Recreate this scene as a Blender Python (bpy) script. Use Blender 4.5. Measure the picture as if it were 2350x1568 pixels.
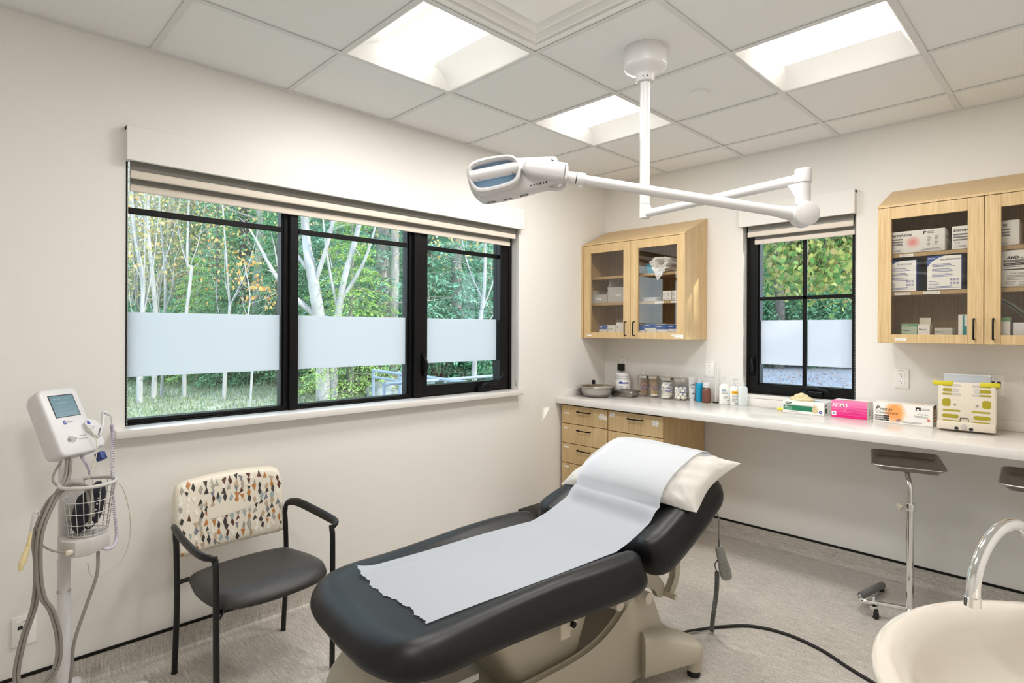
import bpy, bmesh, math, random
import numpy as np
from mathutils import Matrix, Vector, Euler

for o in list(bpy.data.objects):
    bpy.data.objects.remove(o)
SC = bpy.context.scene
COL = SC.collection
PI = math.pi
R = math.radians

# ------------------------------------------------------------------ camera
# window wall is y = 0, counter wall is x = 0, floor z = 0, the room lies in x < 0, y < 0
CAM = Vector((-4.0175, -2.948, 1.4749))
YAW, ROLL, FPX = 0.7942, 0.004, 1317.17
cam = bpy.data.cameras.new('camera')
cam.sensor_width = 36.0
cam.lens = FPX / 2350 * 36.0
cam.shift_y = -27.1 / 2350
cam.clip_start = 0.05
cam.clip_end = 300
camo = bpy.data.objects.new('camera', cam)
COL.objects.link(camo)
f_ = Vector((math.cos(YAW), math.sin(YAW), 0))
r0 = Vector((math.sin(YAW), -math.cos(YAW), 0))
u0 = Vector((0, 0, 1))
rr = r0 * math.cos(ROLL) + u0 * math.sin(ROLL)
uu = u0 * math.cos(ROLL) - r0 * math.sin(ROLL)
camo.matrix_world = Matrix(((rr.x, uu.x, -f_.x, CAM.x), (rr.y, uu.y, -f_.y, CAM.y), (rr.z, uu.z, -f_.z, CAM.z), (0, 0, 0, 1)))
SC.camera = camo

# ------------------------------------------------------------------ light
SC.view_settings.view_transform = 'Standard'
SC.view_settings.look = 'None'
SC.view_settings.gamma = 1.0
SC.view_settings.use_curve_mapping = False
SC.view_settings.exposure = 0.75
LENS_POWER = 3.0             # glow of the ceiling light lenses
LAMP_WATTS = 8.0             # the lamp in each ceiling light
w = bpy.data.worlds.new('sky')
SC.world = w
w.use_nodes = True
nt = w.node_tree
bg = nt.nodes['Background']
tc = nt.nodes.new('ShaderNodeTexCoord')
sep = nt.nodes.new('ShaderNodeSeparateXYZ')
rmp = nt.nodes.new('ShaderNodeValToRGB')
nt.links.new(tc.outputs['Generated'], sep.inputs[0])
nt.links.new(sep.outputs['Z'], rmp.inputs[0])
nt.links.new(rmp.outputs[0], bg.inputs['Color'])
rmp.color_ramp.elements[0].position = 0.0
rmp.color_ramp.elements[0].color = (0.80, 0.90, 1.0, 1)
rmp.color_ramp.elements[1].position = 0.8
rmp.color_ramp.elements[1].color = (0.60, 0.78, 1.0, 1)
bg.inputs['Strength'].default_value = 2.45
sl = bpy.data.lights.new('sun', 'SUN')
sl.energy = 3.0
sl.angle = R(1.0)
sl.color = (1.0, 0.92, 0.80)
so = bpy.data.objects.new('sun', sl)
COL.objects.link(so)
SUN_DIR = Vector((-0.80, 1.6, -0.92)).normalized()
so.rotation_euler = SUN_DIR.to_track_quat('-Z', 'Y').to_euler()
try:
    SC.cycles.max_bounces = 10
    SC.cycles.diffuse_bounces = 8
    SC.cycles.glossy_bounces = 3
    SC.cycles.transmission_bounces = 4
    SC.cycles.transparent_max_bounces = 12
    SC.cycles.sample_clamp_indirect = 10.0
    SC.cycles.caustics_reflective = False
    SC.cycles.caustics_refractive = False
except Exception:
    pass

# ------------------------------------------------------------------ materials
def srgb(r, g, b):
    def c(v):
        v /= 255.0
        return v / 12.92 if v <= 0.04045 else ((v + 0.055) / 1.055) ** 2.4
    return (c(r), c(g), c(b), 1.0)

MATS = {}
def mat(name, col, rough=0.5, metal=0.0, spec=0.5, bump=None, var=None, trans=None, coat=0.0, emit=None, sub=None):
    """col linear rgb(a); bump=(scale, strength[, stretch]); var=(scale, amount, stretch xyz)"""
    if name in MATS:
        return MATS[name]
    m = bpy.data.materials.new(name)
    m.use_nodes = True
    n = m.node_tree.nodes
    l = m.node_tree.links
    b = n['Principled BSDF']
    col = tuple(col)[:3] + (1.0,)
    b.inputs['Base Color'].default_value = col
    b.inputs['Roughness'].default_value = rough
    b.inputs['Metallic'].default_value = metal
    b.inputs['Specular IOR Level'].default_value = spec
    b.inputs['Coat Weight'].default_value = coat
    if emit:
        b.inputs['Emission Color'].default_value = tuple(emit[0])[:3] + (1.0,)
        b.inputs['Emission Strength'].default_value = emit[1]
    if var or bump:
        t = n.new('ShaderNodeTexCoord')
    if var:
        mp = n.new('ShaderNodeMapping')
        mp.inputs['Scale'].default_value = var[2] if len(var) > 2 else (1, 1, 1)
        ns = n.new('ShaderNodeTexNoise')
        ns.inputs['Scale'].default_value = var[0]
        ns.inputs['Detail'].default_value = 6
        l.new(t.outputs['Object'], mp.inputs[0])
        l.new(mp.outputs[0], ns.inputs['Vector'])
        rp = n.new('ShaderNodeValToRGB')
        a = var[1]
        rp.color_ramp.elements[0].position = 0.32
        rp.color_ramp.elements[1].position = 0.68
        rp.color_ramp.elements[0].color = tuple(c * (1 - a) for c in col[:3]) + (1,)
        rp.color_ramp.elements[1].color = tuple(min(1, c * (1 + a)) for c in col[:3]) + (1,)
        l.new(ns.outputs['Fac'], rp.inputs[0])
        l.new(rp.outputs[0], b.inputs['Base Color'])
    if bump:
        mp2 = n.new('ShaderNodeMapping')
        if len(bump) > 2:
            mp2.inputs['Scale'].default_value = bump[2]
        n2 = n.new('ShaderNodeTexNoise')
        n2.inputs['Scale'].default_value = bump[0]
        n2.inputs['Detail'].default_value = 4
        bp = n.new('ShaderNodeBump')
        bp.inputs['Strength'].default_value = bump[1]
        bp.inputs['Distance'].default_value = 0.004
        l.new(t.outputs['Object'], mp2.inputs[0])
        l.new(mp2.outputs[0], n2.inputs['Vector'])
        l.new(n2.outputs['Fac'], bp.inputs['Height'])
        l.new(bp.outputs[0], b.inputs['Normal'])
    if trans:   # thin translucent sheet
        out = n['Material Output']
        tr = n.new('ShaderNodeBsdfTranslucent')
        tr.inputs['Color'].default_value = tuple(trans[1])[:3] + (1.0,)
        mx = n.new('ShaderNodeMixShader')
        mx.inputs[0].default_value = trans[0]
        l.new(b.outputs[0], mx.inputs[1])
        l.new(tr.outputs[0], mx.inputs[2])
        l.new(mx.outputs[0], out.inputs['Surface'])
    MATS[name] = m
    return m

def glass(name, tint=(1, 1, 1), refl=1.0, rough=0.0):
    """thin pane: straight-through transmission plus a fresnel reflection"""
    if name in MATS:
        return MATS[name]
    m = bpy.data.materials.new(name)
    m.use_nodes = True
    n = m.node_tree.nodes
    l = m.node_tree.links
    n.remove(n['Principled BSDF'])
    t = n.new('ShaderNodeBsdfTransparent')
    t.inputs['Color'].default_value = tuple(tint) + (1,)
    g = n.new('ShaderNodeBsdfGlossy')
    g.inputs['Roughness'].default_value = rough
    fr = n.new('ShaderNodeLayerWeight')      # Schlick reflectance, the same from both sides
    fr.inputs['Blend'].default_value = 0.5
    pw = n.new('ShaderNodeMath')
    pw.operation = 'POWER'
    pw.inputs[1].default_value = 5.0
    mu = n.new('ShaderNodeMath')
    mu.operation = 'MULTIPLY_ADD'
    mu.inputs[1].default_value = 0.9
    mu.inputs[2].default_value = 0.036 * refl
    mx = n.new('ShaderNodeMixShader')
    l.new(fr.outputs['Facing'], pw.inputs[0])
    l.new(pw.outputs[0], mu.inputs[0])
    l.new(mu.outputs[0], mx.inputs[0])
    l.new(t.outputs[0], mx.inputs[1])
    l.new(g.outputs[0], mx.inputs[2])
    l.new(mx.outputs[0], n['Material Output'].inputs['Surface'])
    MATS[name] = m
    return m

def leafmat(name, cols, transl=0.35, rough=0.6):
    """foliage: every leaf takes its own colour out of the list"""
    if name in MATS:
        return MATS[name]
    m = bpy.data.materials.new(name)
    m.use_nodes = True
    n = m.node_tree.nodes
    l = m.node_tree.links
    b = n['Principled BSDF']
    b.inputs['Roughness'].default_value = rough
    b.inputs['Specular IOR Level'].default_value = 0.25
    g = n.new('ShaderNodeNewGeometry')
    rp = n.new('ShaderNodeValToRGB')
    e = rp.color_ramp.elements
    while len(e) < len(cols):
        e.new(0.5)
    for i, c in enumerate(cols):
        e[i].position = i / max(1, len(cols) - 1)
        e[i].color = tuple(c)[:3] + (1,)
    l.new(g.outputs['Random Per Island'], rp.inputs[0])
    l.new(rp.outputs[0], b.inputs['Base Color'])
    tr = n.new('ShaderNodeBsdfTranslucent')
    l.new(rp.outputs[0], tr.inputs['Color'])
    mx = n.new('ShaderNodeMixShader')
    mx.inputs[0].default_value = transl
    l.new(b.outputs[0], mx.inputs[1])
    l.new(tr.outputs[0], mx.inputs[2])
    l.new(mx.outputs[0], n['Material Output'].inputs['Surface'])
    MATS[name] = m
    return m

def flooring(name):
    m = bpy.data.materials.new(name)
    m.use_nodes = True
    n = m.node_tree.nodes
    l = m.node_tree.links
    b = n['Principled BSDF']
    b.inputs['Roughness'].default_value = 0.42
    b.inputs['Specular IOR Level'].default_value = 0.4
    t = n.new('ShaderNodeTexCoord')
    fac = []
    for sc, st in ((11.0, (12, 1.0, 12)), (48.0, (7, 1.0, 7)), (190.0, (1.8, 0.6, 1.8))):
        mp = n.new('ShaderNodeMapping')
        mp.inputs['Scale'].default_value = st
        ns = n.new('ShaderNodeTexNoise')
        ns.inputs['Scale'].default_value = sc
        ns.inputs['Detail'].default_value = 3
        ns.inputs['Roughness'].default_value = 0.6
        l.new(t.outputs['UV'], mp.inputs[0])
        l.new(mp.outputs[0], ns.inputs['Vector'])
        fac.append(ns)
    a = n.new('ShaderNodeMath'); a.operation = 'ADD'
    l.new(fac[0].outputs['Fac'], a.inputs[0]); l.new(fac[1].outputs['Fac'], a.inputs[1])
    a2 = n.new('ShaderNodeMath'); a2.operation = 'ADD'
    l.new(a.outputs[0], a2.inputs[0]); l.new(fac[2].outputs['Fac'], a2.inputs[1])
    a3 = n.new('ShaderNodeMath'); a3.operation = 'MULTIPLY'; a3.inputs[1].default_value = 1 / 3
    l.new(a2.outputs[0], a3.inputs[0])
    rp = n.new('ShaderNodeValToRGB')
    e = rp.color_ramp.elements
    e[0].position = 0.37; e[0].color = srgb(146, 140, 134)
    e[1].position = 0.63; e[1].color = srgb(220, 215, 208)
    x = e.new(0.5); x.color = srgb(189, 183, 175)
    l.new(a3.outputs[0], rp.inputs[0])
    l.new(rp.outputs[0], b.inputs['Base Color'])
    MATS[name] = m
    return m

def woodmat(name, light, dark):
    """straight-grained oak laminate, grain along z"""
    m = bpy.data.materials.new(name)
    m.use_nodes = True
    n = m.node_tree.nodes
    l = m.node_tree.links
    b = n['Principled BSDF']
    b.inputs['Roughness'].default_value = 0.42
    b.inputs['Specular IOR Level'].default_value = 0.45
    t = n.new('ShaderNodeTexCoord')
    outs = []
    for sc, st in ((22.0, (5, 5, 0.16)), (70.0, (4.0, 4.0, 0.10))):
        mp = n.new('ShaderNodeMapping')
        mp.inputs['Scale'].default_value = st
        ns = n.new('ShaderNodeTexNoise')
        ns.inputs['Scale'].default_value = sc
        ns.inputs['Detail'].default_value = 5
        ns.inputs['Distortion'].default_value = 0.25
        l.new(t.outputs['Object'], mp.inputs[0])
        l.new(mp.outputs[0], ns.inputs['Vector'])
        outs.append(ns)
    mx = n.new('ShaderNodeMath'); mx.operation = 'ADD'
    l.new(outs[0].outputs['Fac'], mx.inputs[0]); l.new(outs[1].outputs['Fac'], mx.inputs[1])
    hf = n.new('ShaderNodeMath'); hf.operation = 'MULTIPLY'; hf.inputs[1].default_value = 0.5
    l.new(mx.outputs[0], hf.inputs[0])
    rp = n.new('ShaderNodeValToRGB')
    rp.color_ramp.elements[0].position = 0.36; rp.color_ramp.elements[0].color = dark
    rp.color_ramp.elements[1].position = 0.58; rp.color_ramp.elements[1].color = light
    l.new(hf.outputs[0], rp.inputs[0])
    l.new(rp.outputs[0], b.inputs['Base Color'])
    MATS[name] = m
    return m

M_WALL = mat('wall_paint', srgb(231, 229, 225), 0.55, bump=(180, 0.08))
M_CEIL = mat('ceiling_tile', srgb(234, 235, 235), 0.8, bump=(260, 0.25), var=(420, 0.05))
M_TBAR = mat('ceiling_grid', srgb(218, 219, 219), 0.5)
M_FLOOR = flooring('vinyl_flooring')
M_BLACK = mat('black_frame', srgb(9, 9, 9), 0.40, spec=0.22)
M_BLKTRIM = mat('black_trim', srgb(18, 17, 16), 0.55, spec=0.3)
M_GLASS = glass('window_glass', (0.93, 0.98, 0.97), 0.9)
M_CABGLASS = glass('cabinet_glass', (0.93, 0.92, 0.90), 1.25)
M_FROST = mat('frosted_film', (0.80, 0.86, 0.90), 0.6, trans=(0.80, (0.82, 0.78, 0.79)))
M_OAK = woodmat('oak_laminate', srgb(212, 184, 138), srgb(190, 159, 112))
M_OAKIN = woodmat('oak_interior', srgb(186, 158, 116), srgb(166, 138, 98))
M_QUARTZ = mat('white_quartz', srgb(226, 222, 218), 0.22, var=(9, 0.025))
M_VINYL = mat('black_vinyl', srgb(12, 12, 14), 0.40, spec=0.40, bump=(700, 0.05))
M_GREYVINYL = mat('charcoal_vinyl', srgb(52, 50, 49), 0.48, bump=(600, 0.05))
M_PAPER = mat('exam_paper', srgb(208, 213, 221), 0.75, trans=(0.12, (0.8, 0.82, 0.86)), bump=(60, 0.12))
def see_through(m, k):
    """thin tissue: part of the light goes straight through"""
    n = m.node_tree.nodes; l = m.node_tree.links
    out = n['Material Output']
    src = out.inputs['Surface'].links[0].from_socket
    t = n.new('ShaderNodeBsdfTransparent')
    mx = n.new('ShaderNodeMixShader')
    mx.inputs[0].default_value = k
    l.new(src, mx.inputs[1]); l.new(t.outputs[0], mx.inputs[2]); l.new(mx.outputs[0], out.inputs['Surface'])
see_through(M_PAPER, 0.34)
M_PILLOW = mat('pillow_cover', srgb(208, 204, 198), 0.75, trans=(0.12, (0.95, 0.93, 0.9)), bump=(15, 1.6))
M_BEIGE = mat('beige_plastic', srgb(188, 180, 163), 0.42)
M_BEIGE2 = mat('pale_beige_plastic', srgb(214, 204, 188), 0.42)
M_WHITEP = mat('white_plastic', srgb(212, 211, 213), 0.32)
M_WHITEM = mat('white_enamel', srgb(218, 217, 218), 0.25)
M_GREYP = mat('light_grey_plastic', srgb(196, 193, 190), 0.4)
M_CABLE = mat('grey_cable', srgb(140, 136, 130), 0.5)
M_DKGREY = mat('dark_grey_plastic', srgb(104, 104, 103), 0.45)
M_CHROME = mat('chrome', (0.86, 0.86, 0.86), 0.06, metal=1.0)
M_STEEL = mat('stainless_steel', (0.62, 0.60, 0.56), 0.24, metal=1.0)
M_STEEL2 = mat('worn_steel', (0.40, 0.375, 0.34), 0.30, metal=1.0, var=(14, 0.12))
M_RUBBER = mat('black_rubber', srgb(24, 23, 23), 0.6)
M_SINK = mat('glazed_ceramic', srgb(220, 213, 203), 0.12, coat=0.4)
M_LENS = mat('light_lens', (0.9, 0.9, 0.88), 0.5, emit=((1.0, 0.98, 0.95), LENS_POWER))
M_REFL = mat('light_reflector', srgb(244, 243, 240), 0.5)
M_PRINT = mat('black_print', srgb(40, 40, 44), 0.6)
M_GREYPRINT = mat('grey_print', srgb(126, 126, 130), 0.6)
M_LABEL = mat('white_label', srgb(246, 245, 242), 0.5)
M_BLUEPRINT = mat('blue_print', srgb(52, 70, 160), 0.5)
M_BLIND = mat('blind_fabric', srgb(150, 148, 142), 0.7)
M_BLINDBAR = mat('blind_bar', srgb(226, 216, 203), 0.5)
M_CLEAR = glass('clear_plastic', (0.90, 0.92, 0.92), 1.4, 0.05)
M_JAR = glass('jar_glass', (0.975, 0.985, 0.98), 1.3)

def cmat(name, r, g, b, rough=0.5, **k):
    return mat(name, srgb(r, g, b), rough, **k)
# ------------------------------------------------------------------ mesh builder
def catmull(pts, n=6, closed=False):
    P = [Vector(p) for p in pts]
    out = []
    N = len(P)
    for i in range(N if closed else N - 1):
        if closed:
            a, b, c, d = P[(i - 1) % N], P[i], P[(i + 1) % N], P[(i + 2) % N]
        else:
            b, c = P[i], P[i + 1]
            a = P[i - 1] if i else b * 2 - c
            d = P[i + 2] if i + 2 < N else c * 2 - b
        for k in range(n):
            t = k / n
            out.append(0.5 * ((2 * b) + (c - a) * t + (2 * a - 5 * b + 4 * c - d) * t * t + (3 * b - a - 3 * c + d) * t ** 3))
    if not closed:
        out.append(P[-1])
    return out

class MB:
    """collects shapes in world (or thing-local) coordinates for ONE mesh object"""
    def __init__(s, M=None):
        s.v = []; s.f = []; s.mi = []; s.mats = []; s.M = M or Matrix.Identity(4); s.flat = []
    def m(s, material):
        if material not in s.mats:
            s.mats.append(material)
        return s.mats.index(material)
    def add(s, vs, fs, material, M=None):
        T = s.M @ M if M is not None else s.M
        o = len(s.v)
        s.v += [T @ Vector(p) for p in vs]
        k = s.m(material)
        for f in fs:
            s.f.append([o + i for i in f]); s.mi.append(k)
        return s
    def bm(s, b, material, M=None):
        b.verts.index_update()
        s.add([v.co.copy() for v in b.verts], [[v.index for v in f.verts] for f in b.faces], material, M)
        b.free()
        return s
    def box(s, c, d, material, bev=0.0, seg=2, M=None):
        if bev <= 0:
            x, y, z = d[0] / 2, d[1] / 2, d[2] / 2
            vs = [(c[0] + i * x, c[1] + j * y, c[2] + k * z) for i in (-1, 1) for j in (-1, 1) for k in (-1, 1)]
            return s.add(vs, [(0, 1, 3, 2), (4, 6, 7, 5), (0, 4, 5, 1), (2, 3, 7, 6), (0, 2, 6, 4), (1, 5, 7, 3)], material, M)
        b = bmesh.new()
        bmesh.ops.create_cube(b, size=1)
        for v in b.verts:
            v.co = Vector((v.co.x * d[0] + c[0], v.co.y * d[1] + c[1], v.co.z * d[2] + c[2]))
        bmesh.ops.bevel(b, geom=list(b.edges), offset=min(bev, min(d) * 0.49), segments=seg, profile=0.5, affect='EDGES')
        return s.bm(b, material, M)
    def b2(s, lo, hi, material, bev=0.0, seg=2, M=None):
        return s.box([(lo[i] + hi[i]) / 2 for i in range(3)], [abs(hi[i] - lo[i]) for i in range(3)], material, bev, seg, M)
    def ring_faces(s, nr, n, closed=False):
        fs = []
        for i in range(nr if closed else nr - 1):
            a, b = i * n, ((i + 1) % nr) * n
            for j in range(n):
                k = (j + 1) % n
                fs.append((a + j, a + k, b + k, b + j))
        return fs
    def loft(s, rings, material, cap=True, M=None, closed=False):
        n = len(rings[0])
        vs = [p for r in rings for p in r]
        fs = s.ring_faces(len(rings), n, closed)
        if cap and not closed:
            fs.append(tuple(reversed(range(n))))
            o = (len(rings) - 1) * n
            fs.append(tuple(o + i for i in range(n)))
        return s.add(vs, fs, material, M)
    def tube(s, pts, r, material, seg=10, smooth=0, cap=True, closed=False, M=None, flat=None):
        P = catmull(pts, smooth, closed) if smooth else [Vector(p) for p in pts]
        n = len(P)
        rad = r if isinstance(r, (list, tuple)) else None
        rings = []
        prev = None
        for i in range(n):
            if closed:
                t = P[(i + 1) % n] - P[i - 1]
            else:
                t = P[min(i + 1, n - 1)] - P[max(i - 1, 0)]
            if t.length < 1e-9:
                t = Vector((0, 0, 1))
            t.normalize()
            if prev is None:
                ref = Vector((0, 0, 1)) if abs(t.z) < 0.9 else Vector((1, 0, 0))
                a = ref.cross(t).normalized()
            else:
                a = (prev - t * prev.dot(t))
                a = a.normalized() if a.length > 1e-6 else t.orthogonal().normalized()
            prev = a
            b = t.cross(a)
            if rad:
                q = i / (n - 1) * (len(rad) - 1)
                k = min(int(q), len(rad) - 2)
                ri = rad[k] + (rad[k + 1] - rad[k]) * (q - k)
            else:
                ri = r
            ra, rb = (ri, ri) if flat is None else (ri * flat[0], ri * flat[1])
            rings.append([P[i] + a * (ra * math.cos(2 * PI * j / seg)) + b * (rb * math.sin(2 * PI * j / seg)) for j in range(seg)])
        return s.loft(rings, material, cap, M, closed)
    def cyl(s, p, q, r, material, seg=20, r2=None, M=None):
        return s.tube([p, q], [r, r if r2 is None else r2], material, seg, M=M)
    def lathe(s, prof, material, c=(0, 0, 0), seg=28, M=None, cap=False, sx=1.0, sy=1.0):
        prof = [(.00005 if r == .001 else r, z) for r, z in prof]
        rings = [[(c[0] + sx * r * math.cos(2 * PI * j / seg), c[1] + sy * r * math.sin(2 * PI * j / seg), c[2] + z) for j in range(seg)] for r, z in prof]
        return s.loft(rings, material, cap, M)
    def prism(s, poly, a, b, material, plane='xy', M=None, bev=0.0):
        """poly: 2-D outline; a, b: extents along the third axis"""
        def to3(p, h):
            return {'xy': (p[0], p[1], h), 'xz': (p[0], h, p[1]), 'yz': (h, p[0], p[1])}[plane]
        if bev > 0:
            n = len(poly)
            cx = sum(p[0] for p in poly) / n; cy = sum(p[1] for p in poly) / n
            def ins(d):
                out = []
                for i in range(n):
                    p0, p1, p2 = Vector(poly[i - 1]), Vector(poly[i]), Vector(poly[(i + 1) % n])
                    t = (p2 - p0)
                    nn = Vector((-t.y, t.x)).normalized()
                    if nn.dot(Vector((cx, cy)) - p1) < 0:
                        nn = -nn
                    out.append(tuple(p1 + nn * d))
                return out
            sg = 1 if b > a else -1
            lv = [(a, bev), (a + sg * bev * .3, bev * .3), (a + sg * bev, 0), (b - sg * bev, 0), (b - sg * bev * .3, bev * .3), (b, bev)]
            return s.loft([[to3(p, h) for p in ins(d)] for h, d in lv], material, True, M)
        return s.loft([[to3(p, a) for p in poly], [to3(p, b) for p in poly]], material, True, M)
    def sphere(s, c, r, material, seg=16, rings=10, sc=(1, 1, 1), M=None):
        rs = []
        for i in range(1, rings):
            th = PI * i / rings
            rs.append([(c[0] + sc[0] * r * math.sin(th) * math.cos(2 * PI * j / seg), c[1] + sc[1] * r * math.sin(th) * math.sin(2 * PI * j / seg), c[2] + sc[2] * r * math.cos(th)) for j in range(seg)])
        return s.loft(rs, material, True, M)
    def quad(s, pts, material, M=None):
        return s.add(pts, [tuple(range(len(pts)))], material, M)
    def grid(s, fn, nu, nv, material, M=None):
        vs = [fn(i / nu, j / nv) for i in range(nu + 1) for j in range(nv + 1)]
        fs = [(i * (nv + 1) + j, (i + 1) * (nv + 1) + j, (i + 1) * (nv + 1) + j + 1, i * (nv + 1) + j + 1) for i in range(nu) for j in range(nv)]
        return s.add(vs, fs, material, M)
    def text(s, txt, size, material, M, align='LEFT', shear=0.0, sx=1.0, bold=0.0):
        """flat lettering in the local xy plane of M, reading along +x"""
        c = bpy.data.curves.new('t', 'FONT')
        c.body = txt; c.size = size; c.align_x = align; c.shear = shear; c.resolution_u = 2
        c.offset = bold
        o = bpy.data.objects.new('t', c)
        COL.objects.link(o)
        me = o.to_mesh()
        vs = [(v.co.x * sx, v.co.y, v.co.z) for v in me.vertices]
        fs = [list(p.vertices) for p in me.polygons]
        o.to_mesh_clear()
        bpy.data.objects.remove(o); bpy.data.curves.remove(c)
        return s.add(vs, fs, material, M)
    def pad(s, outline, layers, material, warp=None, spine=None, M=None):
        """upholstered shape: rings of an outline, inset d at height h, closed by a fan at both ends"""
        if spine is None:
            spine = lambda p: (0, 0)
        rings = []
        for d, h in layers:
            ring = []
            for p in outline:
                c = spine(p)
                dx, dy = p[0] - c[0], p[1] - c[1]
                L = math.hypot(dx, dy)
                k = max(0.0, 1 - d / L) if L > 1e-9 else 0
                q = (c[0] + dx * k, c[1] + dy * k)
                hh = h(q[0], q[1]) if callable(h) else h
                ring.append(warp(q[0], q[1], hh) if warp else (q[0], q[1], hh))
            rings.append(ring)
        return s.loft(rings, material, True, M)
    def build(s, name, parent=None, sharp=40, local=False, props=None):
        me = bpy.data.meshes.new(name)
        root = parent
        while root is not None and root.parent is not None:
            root = root.parent
        if root is not None and not local:
            inv = root.matrix_basis.inverted()
            vs = [inv @ p for p in s.v]
        else:
            vs = s.v
        me.from_pydata([tuple(p) for p in vs], [], s.f)
        for k in s.mats:
            me.materials.append(k)
        me.polygons.foreach_set('material_index', s.mi)
        b = bmesh.new(); b.from_mesh(me)
        if len(b.faces) < 30000:
            bmesh.ops.recalc_face_normals(b, faces=b.faces)
        b.to_mesh(me); b.free()
        me.shade_smooth()
        me.set_sharp_from_angle(angle=R(sharp))
        me.update()
        o = bpy.data.objects.new(name, me)
        COL.objects.link(o)
        if parent is not None:
            o.parent = parent
        for k, v in (props or {}).items():
            o[k] = v
        return o

def thing(name, label, cat, loc=(0, 0, 0), rz=0.0, group=None):
    o = bpy.data.objects.new(name, None)
    o.empty_display_size = 0.05
    o.location = loc
    o.rotation_euler = (0, 0, rz)
    o.matrix_basis = Matrix.LocRotScale(Vector(loc), Euler((0, 0, rz)), None)
    COL.objects.link(o)
    o['label'] = label; o['category'] = cat
    if group:
        o['group'] = group
    return o

def solo(o, label, cat, group=None, kind=None):
    o['label'] = label; o['category'] = cat
    if group:
        o['group'] = group
    if kind:
        o['kind'] = kind
    return o

def struct(mb, name, parent=None, sharp=30):
    o = mb.build(name, parent, sharp)
    if parent is None:
        o['kind'] = 'structure'
    return o

def dup(root, loc, rz, label, group=None, scale=None):
    r = root.copy(); COL.objects.link(r)
    r.location = loc; r.rotation_euler = (0, 0, rz)
    if scale:
        r.scale = scale
    r['label'] = label
    if group:
        r['group'] = group
    for ch in list(root.children):
        c = ch.copy(); COL.objects.link(c); c.parent = r
        for g in list(ch.children):
            d = g.copy(); COL.objects.link(d); d.parent = c
    return r

def rrect(w, h, r, n=5, cx=0, cy=0):
    out = []
    for sx, sy, a in ((1, 1, 0), (-1, 1, 90), (-1, -1, 180), (1, -1, 270)):
        for i in range(n + 1):
            t = R(a + 90 * i / n)
            out.append((cx + sx * (w / 2 - r) + r * math.cos(t), cy + sy * (h / 2 - r) + r * math.sin(t)))
    return out

def frame_M(o, x, y):
    """matrix with origin o, x axis along x, y axis near y"""
    x = Vector(x).normalized(); y = Vector(y); y = (y - x * y.dot(x)).normalized(); z = x.cross(y)
    o = Vector(o)
    return Matrix(((x.x, y.x, z.x, o.x), (x.y, y.y, z.y, o.y), (x.z, y.z, z.z, o.z), (0, 0, 0, 1)))

def pix(px, depth, z=None):
    """point of the scene straight ahead of image column px at the given depth from the lens"""
    p = CAM + f_ * depth + r0 * ((px - 1175) / FPX * depth)
    return Vector((p.x, p.y, 0 if z is None else z))
rng = random.Random(7)
# ------------------------------------------------------------------ room shell
CEIL = 2.706
X0, Y0 = -5.05, -3.58          # far ends of the room (behind and beside the camera)
WX0, WX1, WZ0, WZ1 = -3.470, -1.052, 1.035, 2.30     # window in the left wall
VY0, VY1, VZ0, VZ1 = -1.903, -1.192, 1.030, 2.30     # window in the right wall
T = 0.16

def uvplane(name, pts, uvs, material, parent=None):
    me = bpy.data.meshes.new(name)
    me.from_pydata(pts, [], [tuple(range(i, i + 4)) for i in range(0, len(pts), 4)])
    uv = me.uv_layers.new(name='uv')
    for i, c in enumerate(uvs):
        uv.data[i].uv = c
    me.materials.append(material)
    o = bpy.data.objects.new(name, me)
    COL.objects.link(o)
    o['kind'] = 'structure'
    return o

# floor, and the same sheet coved up the walls to a black cap strip
uvplane('floor', [(X0, Y0, 0), (0, Y0, 0), (0, 0, 0), (X0, 0, 0)], [(X0, Y0), (0, Y0), (0, 0), (X0, 0)], M_FLOOR)
CV = 0.11
def cove(name, p0, p1, nrm, along):
    """coved skirting from p0 to p1; nrm points into the room"""
    p0, p1, nrm = Vector(p0), Vector(p1), Vector(nrm)
    prof = [(0.035, 0.0005), (0.018, 0.003), (0.007, 0.012), (0.003, 0.03), (0.003, CV - 0.008)]
    pts, uvs = [], []
    acc = 0.0
    for i in range(len(prof) - 1):
        a, b = prof[i], prof[i + 1]
        L = math.hypot(b[0] - a[0], b[1] - a[1])
        q = [p0 + nrm * a[0] + Vector((0, 0, a[1])), p1 + nrm * a[0] + Vector((0, 0, a[1])), p1 + nrm * b[0] + Vector((0, 0, b[1])), p0 + nrm * b[0] + Vector((0, 0, b[1]))]
        pts += [tuple(v) for v in q]
        if along == 'x':
            uvs += [(p0.x, acc), (p1.x, acc), (p1.x, acc + L), (p0.x, acc + L)]
        else:
            uvs += [(acc, p0.y), (acc, p1.y), (acc + L, p1.y), (acc + L, p0.y)]
        acc += L
    uvplane('baseboard_' + name, pts, uvs, M_FLOOR)
    mb = MB()
    lo = p0 + Vector((0, 0, CV - 0.008)); hi = p1 + nrm * 0.006 + Vector((0, 0, CV + 0.005))
    mb.b2([min(lo[i], hi[i]) for i in range(3)], [max(lo[i], hi[i]) for i in range(3)], M_BLKTRIM)
    return mb
struct(cove('left', (X0, 0, 0), (0, 0, 0), (0, -1, 0), 'x'), 'trim_1')
struct(cove('right', (0, Y0, 0), (0, 0, 0), (-1, 0, 0), 'y'), 'trim_2')

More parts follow.
